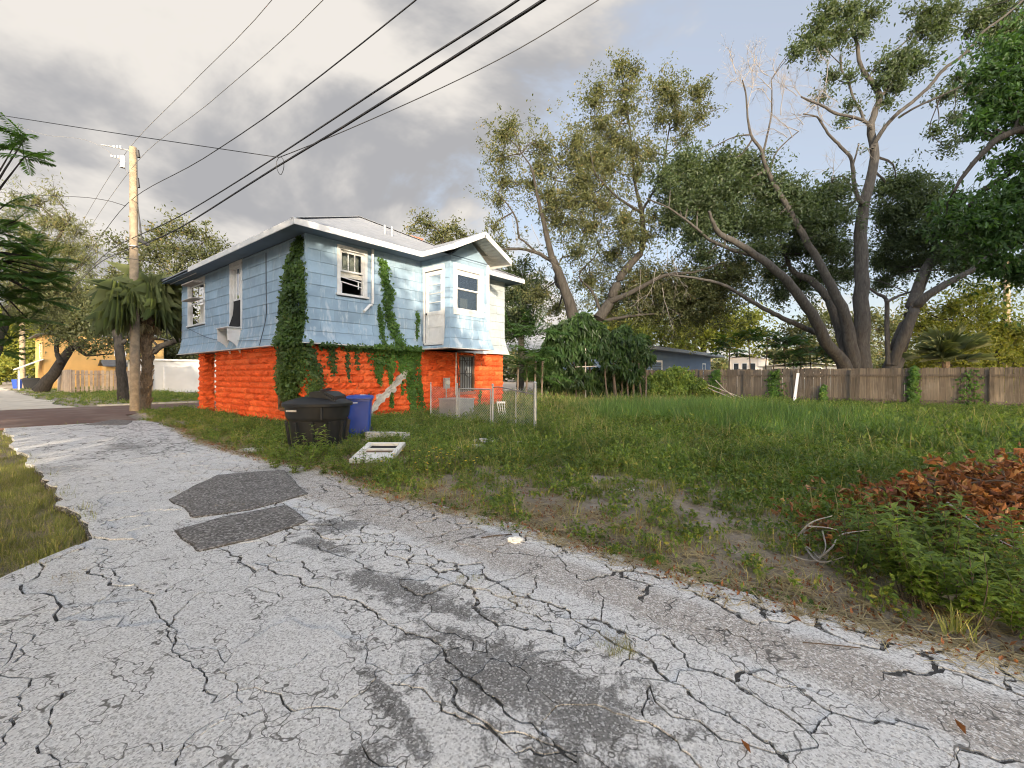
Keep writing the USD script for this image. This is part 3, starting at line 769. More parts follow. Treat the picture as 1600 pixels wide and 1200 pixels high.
# white flashing under the lowest course
fl = MB()
for fn, a, b in ((F_front, XL, BX0 - 0.17), (F_left, YF, YB), (F_bay, BX0, BX1), (F_ret, BY, YF), (F_front, BX1 + 0.2, XR)):
    pb = PB(fn); pb.box(a - 0.15, b + (0.0 if fn is F_ret else 0.15), Z0 - 0.03, Z0 - 0.003, -0.15, 0.172); fl.add(*pb.arrays()[:2])
fl.build('skirt_board', M['trim_white'], house)

# ---- windows and the door
def casing(pb, s0, s1, z0, z1, w, d0, d1, sill=True, head=None):
    head = head or w
    pb.box(s0 - w, s0, z0, z1, d0, d1).box(s1, s1 + w, z0, z1, d0, d1).box(s0 - w, s1 + w, z1, z1 + head, d0, d1 + 0.006)
    if sill: pb.box(s0 - w - 0.04, s1 + w + 0.04, z0 - 0.06, z0, d0, d1 + 0.04)
    else: pb.box(s0 - w, s1 + w, z0 - w, z0, d0, d1)
def sash(parent, fn, s0, s1, z0, z1, d, lites=0, stile=0.05, glass=True, tilt=0.0):
    pb = PB(fn)
    pb.box(s0, s0 + stile, z0, z1, d, d + 0.035).box(s1 - stile, s1, z0, z1, d, d + 0.035)
    pb.box(s0 + stile, s1 - stile, z0, z0 + stile, d, d + 0.034).box(s0 + stile, s1 - stile, z1 - stile, z1, d, d + 0.034)
    for k in range(1, lites):
        c = s0 + stile + (s1 - s0 - 2 * stile) * k / lites
        pb.box(c - 0.012, c + 0.012, z0 + stile, z1 - stile, d + 0.005, d + 0.032)
    pb.build('sash', M['trim_white'], parent)
    if glass:
        PB(fn).box(s0 + stile, s1 - stile, z0 + stile, z1 - stile, d + 0.012, d + 0.016).build('pane', M['glass'], parent)

def window(label, fn, o, w=0.11, sill=True, head=None):
    s0, z0, s1, z1 = o.bounds
    pb = PB(fn)
    casing(pb, s0, s1, z0, z1, w, -0.01, 0.035, sill, head)
    for a, b, c, e in ((s0, s0 + 0.02, z0, z1), (s1 - 0.02, s1, z0, z1), (s0 + 0.02, s1 - 0.02, z1 - 0.02, z1), (s0 + 0.02, s1 - 0.02, z0, z0 + 0.02)):
        pb.box(a, b, c, e, -0.13, -0.011)
    f = pb.build('window', M['trim_white'], house)
    f.SetCustomDataByKey('label', label)
    return f, (s0 + 0.02, s1 - 0.02, z0 + 0.02, z1 - 0.02)
w, (a, b, c, d) = window('white sash window with its broken lower half open', F_front, OPEN_F[0], head=0.13)
m = (c + d) / 2 + 0.02
sash(w, F_front, a, b, m, d, -0.06, 3)
pb = PB(F_front)
pb.box(a, b, m - 0.16, m - 0.02, -0.115, -0.10).build('blind', M['curtain'], w)
PB(F_front).box(a + 0.03, b - 0.03, m, d - 0.02, -0.22, -0.21).build('curtain', M['curtain'], w)
pb = PB(F_front)
for p, q in (((a + 0.02, m - 0.16), (b - 0.02, m - 0.24)), ((a + 0.02, m - 0.30), (b - 0.01, m - 0.40)), ((a + 0.04, m - 0.31), (a + 0.05, c + 0.18)), ((b - 0.12, m - 0.22), (b - 0.12, m - 0.46))):
    pb.add(*MB().bar((p[0], p[1], -0.08), (q[0], q[1], -0.08), 0.03, 0.03, (0, 0.01, 1)).arrays()[:2])
pb.build('broken_sash', M['trim_white'], w)
PB(F_front).box(a + 0.12, a + 0.19, c, c + 0.36, -0.30, -0.25).build('bottle', M['plastic_white'], w)

w, (a, b, c, d) = window('tall white window with a black cloth blowing out', F_left, OPEN_L[0], 0.12, False, 0.20)
m = c + 0.95
sash(w, F_left, a, b, m, d, -0.07, 3)
g1 = np.array([[a + 0.05, m, -0.05], [b - 0.05, m, -0.05], [a + 0.02, c + 0.4, 0.03], [b - 0.28, c + 0.45, 0.06], [a, c, 0.06], [b - 0.1, c, 0.14]])
PB(F_left).add(np.vstack([g1, g1 - [0, 0, 0.02]]), np.array([[0, 1, 3, 2], [2, 3, 5, 4], [6, 8, 9, 7], [8, 10, 11, 9], [0, 2, 8, 6], [1, 7, 9, 3], [2, 4, 10, 8], [3, 9, 11, 5]])).build('cloth', M['black_cloth'], w)
PB(F_left).box(b - 0.22, b - 0.16, m + 0.05, d - 0.05, -0.2, -0.19).box(a + 0.1, a + 0.3, m + 0.05, d - 0.05, -0.2, -0.19).build('curtain', M['curtain'], w)
# a shelf for a window unit: board with two scrolled brackets
sh = PB(F_left)
sh.box(a - 0.10, b + 0.12, c - 0.075, c - 0.045, 0.02, 0.47)
shelf = sh.build('shelf', M['trim_white'], house)
for s in (a - 0.04, b + 0.02):
    pg = Polygon([(0.03, c - 0.076), (0.45, c - 0.076), (0.44, c - 0.50), (0.36, c - 0.53), (0.25, c - 0.60), (0.15, c - 0.72), (0.06, c - 0.92), (0.03, c - 0.94)])
    mm = trimesh.creation.extrude_polygon(pg, 0.03, engine='earcut')
    v = mm.vertices
    obj('bracket', np.stack([XL - v[:, 0], s + v[:, 2], v[:, 1]], 1), mm.faces, M['trim_white'], shelf)

w, (a, b, c, d) = window('wide open window at the far end of the alley wall', F_left, OPEN_L[1], 0.12, True, 0.16)
sash(w, F_left, a, b, c + 0.85, d, -0.09, 2, glass=False)
PB(F_left).box(a + 0.02, b - 0.9, c, c + 0.8, -0.16, -0.14).build('board', M['curtain'], w)
for z in (c + 0.9, c + 1.55):
    PB(F_left).box(a - 0.2, b - 0.6, z, z + 0.03, 0.1, 0.45).build('rod', M['twig_grey'], w)

w, (a, b, c, d) = window('white bay window of two sashes', F_bay, OPEN_B[0], 0.17, False, 0.2)
sash(w, F_bay, a, b, c, c + 0.72, -0.08); sash(w, F_bay, a, b, c + 0.68, d - 0.1, -0.045, 0)
PB(F_bay).box(a, b, d - 0.098, d, -0.05, 0.0).build('head_rail', M['trim_white'], w)
PB(F_bay).box(a + 0.1, a + 0.3, c, c + 0.6, -0.6, -0.58).box(a + 0.62, a + 0.98, c + 0.02, c + 0.5, -0.5, -0.48).build('curtain', M['curtain'], w)

s0, z0, s1, z1 = OPEN_R[0].bounds
pb = PB(F_ret)
pb.box(s0 - 0.07, s0, z0 - 0.15, z1, -0.01, 0.04).box(s1, s1 + 0.07, z0, z1, -0.01, 0.04).box(s0 - 0.07, s1 + 0.07, z1, z1 + 0.16, -0.01, 0.045)
pb.box(s0, s1, z0 - 0.06, z0 + 0.02, -0.10, 0.05)
door = pb.build('door', M['trim_white'], house, label='white door hanging above the ground, its steps gone')
pb = PB(F_ret)
e = 0.02
pb.box(s0 + e, s0 + 0.14, z0 + 0.03, z1 - e, -0.06, -0.015).box(s1 - 0.14, s1 - e, z0 + 0.03, z1 - e, -0.06, -0.015)
for a, b in ((z0 + 0.03, z0 + 0.2), (z0 + 0.55, z0 + 0.66), (z0 + 0.98, z0 + 1.10), (z1 - 0.16, z1 - e)):
    pb.box(s0 + 0.14, s1 - 0.14, a, b, -0.06, -0.0152)
for a, b in ((z0 + 0.2, z0 + 0.55), (z0 + 0.66, z0 + 0.98)):
    pb.box(s0 + 0.14, s1 - 0.14, a, b, -0.055, -0.03)
for k in (1, 2, 3):
    zz = z0 + 1.10 + (z1 - z0 - 1.26) * k / 4
    pb.box(s0 + 0.14, s1 - 0.14, zz - 0.012, zz + 0.012, -0.05, -0.018)
leaf = pb.build('door_leaf', M['trim_white'], door)
PB(F_ret).box(s0 + 0.14, s1 - 0.14, z0 + 1.10, z1 - 0.16, -0.045, -0.04).build('pane', M['glass'], door)
PB(F_ret).box(s0 + 0.14, s1 - 0.14, z0 + 1.10, z0 + 1.42, -0.09, -0.08).build('blind', M['brown_wood'], door)
PB(F_ret).box(s0 + 0.05, s1 - 0.05, z0 + 1.0, z1 - 0.05, -0.14, -0.12).build('curtain', M['dark_inside'], door)  # dark sheet added behind the glass, standing in for the unlit room
km = trimesh.creation.icosphere(2, 0.035); v = km.vertices
obj('handle', np.stack(F_ret(v[:, 0] + s1 - 0.085, v[:, 1] + z0 + 1.03, v[:, 2] + 0.02), 1), km.faces, M['wire_black'], door, smooth=True)

# ---- roof
EZ, OV, PITCH = 5.66, 0.60, 0.505
ex0, ex1, ey0, ey1 = XL - OV, XR + OV, YF - OV, YB + OV
half = (ex1 - ex0) / 2; xm = (ex0 + ex1) / 2; rz = EZ + half * PITCH
V = np.array([[ex0, ey0, EZ], [ex1, ey0, EZ], [ex1, ey1, EZ], [ex0, ey1, EZ], [xm, ey0 + half, rz], [xm, ey1 - half, rz]])
V2 = np.vstack([V, V - [0, 0, 0.05]])
rf = obj('roof', V2, np.array([[0, 1, 4], [1, 2, 5], [1, 5, 4], [2, 3, 5], [3, 0, 4], [3, 4, 5], [6, 10, 7], [7, 11, 8], [7, 10, 11], [8, 11, 9], [9, 10, 6], [9, 11, 10],
                               [0, 6, 7], [0, 7, 1], [1, 7, 8], [1, 8, 2], [2, 8, 9], [2, 9, 3], [3, 9, 6], [3, 6, 0]]), M['roof_shingles'], house)
g0, g1, gm = BX0 - 0.45, BX1 + 0.45, (BX0 + BX1) / 2
gy, gh = BY - 0.70, (BX1 - BX0 + 0.9) / 2 * 0.50
yr = ey0 + gh / PITCH
for xa in (g0, g1):
    q = np.array([[xa, gy, EZ], [xa, ey0 + 0.01, EZ + 0.005], [gm, yr + 0.05, EZ + gh + 0.01], [gm, gy, EZ + gh]]) + [0, 0, 0.012]
    q = np.vstack([q, q - [0, 0, 0.05]])
    obj('bay_roof', q, np.array([[0, 1, 2], [0, 2, 3], [4, 6, 5], [4, 7, 6], [0, 4, 5], [0, 5, 1], [0, 3, 7], [0, 7, 4], [3, 2, 6], [3, 6, 7], [1, 5, 6], [1, 6, 2]]), M['roof_shingles'], house)
# boarding close under the bay's roof and behind its gable
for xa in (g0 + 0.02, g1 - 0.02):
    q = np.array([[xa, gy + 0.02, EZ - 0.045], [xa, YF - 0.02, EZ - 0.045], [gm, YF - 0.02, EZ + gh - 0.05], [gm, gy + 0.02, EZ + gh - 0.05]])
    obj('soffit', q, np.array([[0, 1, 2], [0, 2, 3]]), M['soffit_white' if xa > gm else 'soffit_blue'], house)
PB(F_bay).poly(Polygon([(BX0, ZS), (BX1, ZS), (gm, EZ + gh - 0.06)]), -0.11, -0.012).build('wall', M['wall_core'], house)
PB(F_ret).box(BY, YF, ZS, EZ - 0.05, -0.05, -0.012).build('wall', M['wall_core'], house)
# ridge caps
mb = MB()
for a, b in ((V[0], V[4]), (V[1], V[4]), (V[4], V[5]), (V[3], V[5])):
    n_ = max(2, int(np.linalg.norm(b - a) / 0.3))
    for k in range(n_):
        p, q = a + (b - a) * k / n_, a + (b - a) * (k + 0.97) / n_
        mb.bar(p + [0, 0, 0.012], q + [0, 0, 0.022], 0.22, 0.012)
tag(mb.build('ridge_caps', M['roof_shingles'], rf), kind='stuff')
def fascia(a, b, h=0.17, t=0.03, z=None):
    a, b = np.array(a, float), np.array(b, float)
    return MB().bar(a - [0, 0, h / 2 - 0.01], b - [0, 0, h / 2 - 0.01], t, h)
fz = EZ
for a, b in (((ex0 - 0.014, ey0 - 0.03, fz), (ex0 - 0.014, 20.6, fz)), ((ex0 + 0.0, ey0 - 0.014, fz), (g0, ey0 - 0.014, fz)), ((g1, ey0 - 0.014, fz), (ex1, ey0 - 0.014, fz)),
             ((ex1 + 0.014, ey0 - 0.03, fz), (ex1 + 0.014, ey1, fz)), ((ex0 + 0.25, 20.62, fz), (ex0 + 0.25, ey1, fz)), ((g0 - 0.014, gy, fz), (g0 - 0.014, ey0, fz)), ((g1 + 0.014, gy, fz), (g1 + 0.014, ey0, fz)),
             ((g0 - 0.02, gy - 0.014, fz + 0.01), (gm, gy - 0.014, fz + gh + 0.012)), ((g1 + 0.02, gy - 0.014, fz + 0.01), (gm, gy - 0.014, fz + gh + 0.012))):
    fascia(a, b).build('fascia', M['fascia_white'], house)
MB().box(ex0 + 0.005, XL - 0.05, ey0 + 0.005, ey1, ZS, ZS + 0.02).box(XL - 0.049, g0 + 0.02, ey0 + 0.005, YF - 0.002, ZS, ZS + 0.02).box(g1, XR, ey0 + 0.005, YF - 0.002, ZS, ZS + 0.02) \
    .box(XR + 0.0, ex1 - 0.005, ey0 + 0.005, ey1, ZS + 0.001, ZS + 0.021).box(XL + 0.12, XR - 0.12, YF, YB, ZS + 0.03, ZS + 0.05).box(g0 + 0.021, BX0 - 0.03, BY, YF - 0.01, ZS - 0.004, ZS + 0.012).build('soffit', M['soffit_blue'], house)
# the soffits under the bay's gable follow the rake; tongue and groove boards
for sgn, xa in ((-1, g0), (1, g1)):
    n_ = 10
    for k in range(n_):
        t0, t1 = k / n_ + 0.004, (k + 1) / n_ - 0.004
        xa0, xa1 = xa + (gm - xa) * t0, xa + (gm - xa) * t1
        za0, za1 = EZ - 0.065 + gh * t0, EZ - 0.065 + gh * t1
        MB().bar((xa0 * .5 + xa1 * .5, gy + 0.005, za0 * .5 + za1 * .5), (xa0 * .5 + xa1 * .5, BY - 0.03 if abs(xa0 - gm) < 0.95 else YF - 0.6, za0 * .5 + za1 * .5), abs(xa1 - xa0) * 1.1, 0.016,
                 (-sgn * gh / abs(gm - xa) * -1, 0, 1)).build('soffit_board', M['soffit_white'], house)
# chimney, vents, drain pipe
MB().box(12.9, 13.5, 16.4, 17.0, 6.2, 7.75).box(12.84, 13.56, 16.34, 17.06, 7.751, 7.85).build('chimney', M['chimney_orange'], house)
for x, y in ((9.75, 13.9), (10.02, 13.85)):
    MB().tube([(x, y, 6.4), (x, y, 6.98)], 0.045, 10).build('vent_pipe', M['metal_grey'], house)
MB().tube(spline([(8.26, YF - 0.10, 5.5), (8.26, YF - 0.09, 4.6), (8.26, YF - 0.09, 3.82), (8.1, YF - 0.16, 3.70), (7.78, YF - 0.36, 3.46)], 22), 0.042, 10).build('drain_pipe', M['trim_white'], house, smooth=40)

# ---- the ground floor: rock faced blocks, each laid in its course
BW, BH = 0.405, 0.2
wall_f = rect(XL + 0.06, XR - 0.06, -0.12, Z0)
bars = rect(12.20, 13.05, 0.86, 2.30)
wl_open = rect(12.95, 14.35, 0.42, 1.85)
blocks = []
rb = np.random.default_rng(12)
def lay(fn, s0, s1, holes, weight, thick=0.17):
    z, row = -0.12, 0
    hol = unary_union(holes) if holes else Polygon()
    while z < Z0 - 0.05:
        zt = min(z + BH, Z0 - 0.035)
        s = s0 - (BW / 2 if row % 2 else 0)
        while s < s1 - 0.01:
            a, b = max(s, s0), min(s + BW, s1)
            pc = sbox(a, z, b, zt).difference(hol)
            for q in getattr(pc, 'geoms', [pc]):
                if q.geom_type != 'Polygon' or q.area < 0.004: continue
                qa, qz, qb, qt = q.bounds
                nu, nv = 5, 3
                u = np.linspace(0, 1, nu + 1); vv_ = np.linspace(0, 1, nv + 1)
                U, Vv = np.meshgrid(u, vv_)
                S = qa + 0.004 + (qb - qa - 0.008) * U; Zz = qz + 0.004 + (qt - qz - 0.008) * Vv
                eu = np.minimum(U, 1 - U) * (qb - qa); e = np.minimum(Vv, 1 - Vv) * (qt - qz)
                d = 0.060 * np.clip(e / 0.06, 0, 1) ** 0.8 * (0.45 + 0.55 * np.clip(eu / 0.05, 0, 1)) * rb.uniform(0.7, 1.1) + np.where(e > 1e-6, rb.normal(0, 0.024, e.shape), 0)
                d = d - 0.02 * np.where(e > 1e-6, Vv - 0.3, 0)
                front = np.stack([S.ravel(), Zz.ravel(), d.ravel()], 1)
                n1 = nu + 1
                fs = []
                for r in range(nv):
                    for c in range(nu):
                        k = r * n1 + c
                        fs += [[k, k + 1, k + n1 + 1], [k, k + n1 + 1, k + n1]]
                rim = [k for k in range(n1)] + [r * n1 + nu for r in range(1, nv + 1)] + [nv * n1 + c for c in range(nu - 1, -1, -1)] + [r * n1 for r in range(nv - 1, 0, -1)]
                corners = [0, nu, nv * n1 + nu, nv * n1]
                back = front[corners].copy(); back[:, 2] = -0.06
                nb_ = len(front)
                va = np.vstack([front, back])
                segs = [rim[:nu + 1], rim[nu:nu + nv + 1], rim[nu + nv:2 * nu + nv + 1], rim[2 * nu + nv:] + [rim[0]]]
                for sg, (c0, c1) in zip(segs, ((0, 1), (1, 2), (2, 3), (3, 0))):
                    for p, q2 in zip(sg[:-1], sg[1:]): fs.append([p, nb_ + c0, q2])
                    fs.append([sg[-1], nb_ + c0, nb_ + c1])
                blocks.append((weight * (qb - qa) * (qt - qz), np.stack(fn(va[:, 0], va[:, 1], va[:, 2]), 1), np.array(fs), rb.integers(0, 3)))
            s += BW
        z += BH; row += 1
F_of = lambda s, z, d: (s, YF + 0.06 - d, z)
F_ol = lambda s, z, d: (XL + 0.06 - d, s, z)
lay(F_of, XL + 0.06, XR - 0.06, [bars], 1.0)
lay(F_ol, YF + 0.06, 19.75, [wl_open], 0.9)
cx0, cx1, cy0, cy1 = XL + 0.03, XL + 0.45, 21.15, 21.57
lay(lambda s, z, d: (cx0 - d, s, z), cy0, cy1, [], 0.8)
lay(lambda s, z, d: (s, cy0 - d, z), cx0, cx1, [], 0.8)
lay(lambda s, z, d: (XR - 0.06 + d, s, z), YF + 0.06, YB - 0.1, [], 0.01)
blocks.sort(key=lambda q: -q[0])
rest = MB()
for k, (a, v, f, c) in enumerate(blocks):
    if k < 299: obj('foundation_block', v, f, M[f'orange_block_{c}'], house)
    else: rest.add(v, f)
tag(rest.build('foundation_blocks', M['orange_block_0'], house), kind='stuff')
PB(F_of).poly(rect(XL + 0.08, XR - 0.08, -0.1, Z0 - 0.04).difference(bars), -0.20, -0.004).build('wall', M['mortar'], house)
PB(F_ol).poly(rect(YF + 0.08, 19.73, -0.1, Z0 - 0.04).difference(wl_open), -0.20, -0.004).build('wall', M['mortar'], house)
MB().box(cx0 + 0.004, cx1 - 0.004, cy0 + 0.004, cy1 - 0.004, -0.1, Z0 - 0.035).build('column', M['mortar'], house)
MB().box(XL + 0.3, XR - 0.1, 19.5, 19.75, -0.1, Z0 - 0.035).build('wall', M['mortar'], house)
MB().box(XR - 0.25, XR - 0.07, YF + 0.3, YB - 0.1, -0.1, Z0 - 0.035).build('wall', M['mortar'], house)

# barred window beside the meter
s0, z0, s1, z1 = bars.bounds
pb = PB(F_of); pb.box(s0, s0 + 0.06, z0, z1, -0.14, 0.02).box(s1 - 0.06, s1, z0, z1, -0.14, 0.02).box(s0 + 0.06, s1 - 0.06, z1 - 0.06, z1, -0.14, 0.02)
bw = pb.build('window', M['brown_wood'], house, label='ground floor window behind black iron bars')
PB(F_of).box(s0 + 0.06, s1 - 0.06, z0, z1 - 0.06, -0.12, -0.11).build('pane', M['grey_siding'], bw)
PB(F_of).box(s0 - 0.02, s1 + 0.02, z0 - 0.10, z0 - 0.002, -0.1, 0.09).build('sill', M['red_brick_bit'], bw)
for k in range(6):
    c = s0 + 0.09 + (s1 - s0 - 0.18) * k / 5
    PB(F_of).box(c - 0.010, c + 0.010, z0 + 0.01, z1 - 0.07, -0.055, -0.035).build('bar', M['wire_black'], bw)
for z in (z0 + 0.1, z0 + 0.72, z1 - 0.2):
    PB(F_of).box(s0 + 0.06, s1 - 0.06, z - 0.012, z + 0.012, -0.034, -0.022).build('bar', M['wire_black'], bw)
# brown window behind the vine
s0, z0, s1, z1 = wl_open.bounds
pb = PB(F_ol); casing(pb, s0 + 0.1, s1 - 0.1, z0 + 0.1, z1 - 0.1, 0.1, -0.12, 0.03, False)
bw = pb.build('window', M['brown_wood'], house, label='brown wooden ground floor window behind the vine')
PB(F_ol).box(s0 + 0.1, s1 - 0.1, z0 + 0.1, z1 - 0.1, -0.11, -0.10).build('pane', M['dark_inside'], bw)

# scar of the missing steps: bare grey mortar climbing the wall
pts = []
for k in range(8):
    sx, sz = 8.15 + k * 0.215, 0.30 + k * 0.195
    pts.append((sx, sz))
up = []
dn = []
rj = np.random.default_rng(3)
for sx, sz in pts:
    up += [(sx - 0.02 + rj.normal(0, 0.02), sz + 0.13 + rj.normal(0, 0.02)), (sx + 0.17 + rj.normal(0, 0.02), sz + 0.16 + rj.normal(0, 0.02))]
    dn += [(sx + 0.03 + rj.normal(0, 0.02), sz - 0.03 + rj.normal(0, 0.02)), (sx + 0.2 + rj.normal(0, 0.02), sz - 0.02 + rj.normal(0, 0.02))]
pb = PB(F_of)
pg = LineString(pts).segmentize(0.08).buffer(0.085)
pg = unary_union([pg] + [Point(sx + rj.normal(0.05, 0.03), sz + rj.normal(0.02, 0.04)).buffer(rj.uniform(0.08, 0.14)) for sx, sz in pts for _ in range(2)]).simplify(0.03)
m = trimesh.creation.extrude_polygon(pg.segmentize(0.06), 0.10, engine='earcut')
m = m.subdivide()
v = m.vertices.copy(); v[:, 2] = np.where(v[:, 2] > 0.045, v[:, 2] + rj.normal(0, 0.008, len(v)), v[:, 2])
pb.add(v, m.faces).build('mortar_scar', M['concrete'], house, label='ragged grey mortar where a flight of steps has gone')

# cables clipped to the walls
for pts, r in (([(XL - 0.035, 15.05, 5.4), (XL - 0.035, 15.05, 4.4), (XL - 0.04, 15.03, 3.4), (XL - 0.19, 15.15, 2.46)], 0.010),
               ([(XL - 0.06, 22.9, 3.55), (XL - 0.10, 20, 2.95), (XL - 0.12, 17.5, 2.72), (XL - 0.16, 14.8, 2.62), (XL - 0.17, 14.4, 2.60)], 0.008),
               ([(11.95, YF - 0.02, 2.36), (11.98, YF - 0.12, 1.6), (12.02, YF - 0.1, 0.9), (12.06, YF - 0.12, 0.1)], 0.018),
               ([(12.3, YF - 0.02, 2.3), (12.5, YF - 0.08, 1.9), (12.4, YF - 0.08, 1.55), (12.75, YF - 0.06, 1.5), (12.9, YF - 0.05, 2.3)], 0.016)):
    MB().tube(spline(pts, 20), r, 6).build('cable', M['wire_black'], house, smooth=40)
MB().tube([(11.9, YF - 0.07, 0.75), (11.92, YF - 0.08, 2.38)], 0.022, 8).build('conduit', M['trim_white'], house, smooth=40)
MB().tube(spline([(12.1, 11.6, 2.28), (12.5, 12.0, 2.37), (13.6, YF - 0.1, 2.40)], 12), 0.025, 8).build('conduit', M['trim_white'], house, smooth=40)
mb = MB().box(11.30, 11.56, YF - 0.12, YF - 0.02, 1.02, 1.42); mtr = mb.build('meter_box', M['metal_grey'], house)
MB().tube([(11.43, YF - 0.12, 1.25), (11.43, YF - 0.19, 1.25)], 0.08, 14).build('meter', M['porcelain'], mtr, smooth=40)
MB().tube([(11.43, YF - 0.06, 1.02), (11.43, YF - 0.06, 0.05)], 0.022, 8).build('conduit', M['metal_grey'], house, smooth=40)

# ---------------------------------------------------------------- the big black container and the blue cart
def superellipse(rx, ry, n=28, e=2.6):
    t = np.arange(n) * 2 * np.pi / n
    c, s = np.cos(t), np.sin(t)
    return np.stack([rx * np.sign(c) * np.abs(c) ** (2 / e), ry * np.sign(s) * np.abs(s) ** (2 / e)], 1)
def loft(rings, cap_bottom=True, cap_top=True):
    n = len(rings[0][0])
    v = np.vstack([np.column_stack([r, np.full(n, z)]) for r, z in rings])
    f = []
    for k in range(len(rings) - 1):
        for j in range(n):
            a, b = k * n + j, k * n + (j + 1) % n
            f += [[a, b, b + n], [a, b + n, a + n]]
    m = len(v)
    if cap_bottom:
        v = np.vstack([v, [*rings[0][0].mean(0), rings[0][1]]]); f += [[m, (j + 1) % n, j] for j in range(n)]; m += 1
    if cap_top:
        v = np.vstack([v, [*rings[-1][0].mean(0), rings[-1][1]]]); o = (len(rings) - 1) * n; f += [[m, o + j, o + (j + 1) % n] for j in range(n)]
    return v, np.array(f)
bc = P(497, 640, 9.42)
camrot = math.degrees(math.atan2(RGT[1], RGT[0]))
bin_ = thing('rubbish_container', 'big round black lidded rubbish container in the weeds before the orange wall', 'rubbish container', None, (bc[0], bc[1], 0.0), camrot)
S = lambda k, e=2.12: superellipse(0.585 * k, 0.57 * k, 36, e)
v, f = loft([(S(0.80), 0.02), (S(0.82), 0.06), (S(0.92), 0.52), (S(0.935), 0.58), (S(0.95), 0.585), (S(0.965), 0.60), (S(1.0), 0.62), (S(1.04), 0.66), (S(1.085), 0.87), (S(1.06), 0.872)])
obj('tub', v, f, M['plastic_black'], bin_, smooth=35)
mb = MB()
for a in range(0, 360, 30):
    c, s_ = math.cos(math.radians(a + 12)), math.sin(math.radians(a + 12))
    r0, r1 = 0.575, 0.60
    mb.bar((c * 0.55, s_ * 0.55, 0.10), (c * 0.622, s_ * 0.612, 0.57), 0.05, 0.05, (c, s_, 0.1))
mb.build('ribs', M['plastic_black'], bin_)
tag(stage.GetPrimAtPath(str(bin_.GetPath()) + '/ribs'), kind='stuff')
v, f = loft([(S(1.13), 0.875), (S(1.165), 0.88), (S(1.17), 0.935), (S(1.13), 0.955), (S(0.9), 1.005), (S(0.55), 1.055), (S(0.2), 1.075)])
lid = obj('lid', v, f, M['plastic_black'], bin_, smooth=35)
mb = MB()
m = trimesh.creation.extrude_polygon(Polygon([(-0.07, 1.0), (-0.05, 1.16), (0.02, 1.175), (0.30, 1.165), (0.46, 1.08), (0.48, 0.99)]), 0.62, engine='earcut')
v = m.vertices
mb.add(np.stack([v[:, 0], v[:, 2] - 0.30, v[:, 1]], 1), m.faces)
hat = mb.build('hatch', M['plastic_black'], lid, smooth=30)
MB().bar((0.20, -0.34, 1.19), (0.14, 0.30, 1.21), 0.05, 0.05).bar((0.24, -0.34, 1.12), (0.50, -0.34, 0.97), 0.05, 0.04).build('hinge', M['plastic_black'], lid)
MB().box(0.30, 0.335, -0.60, -0.545, 0.64, 0.86).build('seam', M['plastic_black'], bin_)
MB().box(-0.34, -0.14, -0.668, -0.655, 0.79, 0.83).build('sticker', M['twig_grey'], bin_)
plain('sticker', (0.22, 0.20, 0.18), 0.7, 0.4, 30.0)

bl = P(562, 650, 10.75)
blue = thing('recycling_cart', 'blue wheeled recycling cart behind the black container', 'recycling cart', None, (bl[0], bl[1], 0.0), camrot + 14)
def rr(x, y, r=0.05):
    return np.array(sbox(-x + r, -y + r, x - r, y - r).buffer(r, quad_segs=3).exterior.coords)[:-1]
v, f = loft([(rr(0.215, 0.26), 0.03), (rr(0.225, 0.27), 0.10), (rr(0.275, 0.33), 0.90), (rr(0.29, 0.345), 0.905), (rr(0.29, 0.345), 0.945)])
obj('tub', v, f, M['plastic_blue'], blue, smooth=35)
v, f = loft([(rr(0.30, 0.36), 0.95), (rr(0.315, 0.375), 0.955), (rr(0.315, 0.375), 0.985), (rr(0.27, 0.33), 1.025), (rr(0.12, 0.2), 1.04)])
obj('lid', v, f, M['plastic_blue'], blue, smooth=35)
MB().tube([(-0.22, 0.43, 0.93), (0.22, 0.43, 0.93)], 0.018, 8).box(-0.22, -0.19, 0.33, 0.43, 0.915, 0.945).box(0.19, 0.22, 0.33, 0.43, 0.915, 0.945).build('handle', M['plastic_blue'], blue)
for sx in (-1, 1):
    MB().tube([(sx * 0.225, 0.30, 0.12), (sx * 0.285, 0.30, 0.12)], 0.12, 16).build('wheel', M['wire_black'], blue, smooth=40)
MB().box(-0.12, -0.02, -0.348, -0.333, 0.86, 0.88).build('sticker', M['plastic_white'], blue)
MB().box(0.02, 0.14, -0.14, -0.02, 1.040, 1.046).build('sticker', M['plastic_white'], blue)

# ---------------------------------------------------------------- sash lying in the weeds
fa = P(592, 714, 8.0)
fr = thing('discarded_window', 'white painted window frame lying in the weeds near the blue cart', 'window frame', None, (fa[0], fa[1], 0.13), camrot)
def tilted(mb, ang):
    v, f, t = mb.arrays(); c, s_ = math.cos(ang), math.sin(ang)
    return np.stack([v[:, 0], v[:, 1] * c - v[:, 2] * s_, v[:, 1] * s_ + v[:, 2] * c], 1), f
def tb(name, mb, mtl):
    v, f = tilted(mb, 0.13); return obj(name, v * [0.88, 0.95, 1], f, mtl, fr)
tb('stile', MB().box(-0.40, -0.29, -0.52, 0.55, -0.03, 0.04), M['trim_white']); tb('stile', MB().box(0.30, 0.40, -0.52, 0.55, -0.03, 0.04), M['trim_white'])
tb('rail', MB().box(-0.289, 0.299, -0.52, -0.12, -0.029, 0.038), M['trim_white']); tb('rail', MB().box(-0.289, 0.299, 0.45, 0.55, -0.029, 0.038), M['trim_white'])
tb('rail', MB().box(-0.289, 0.299, 0.14, 0.18, -0.02, 0.03), M['trim_white'])
tb('pane', MB().box(-0.289, 0.299, -0.119, 0.139, -0.012, -0.006), M['brown_wood'])
tb('pane', MB().box(-0.289, 0.299, 0.181, 0.449, -0.012, -0.006), M['dark_inside'])

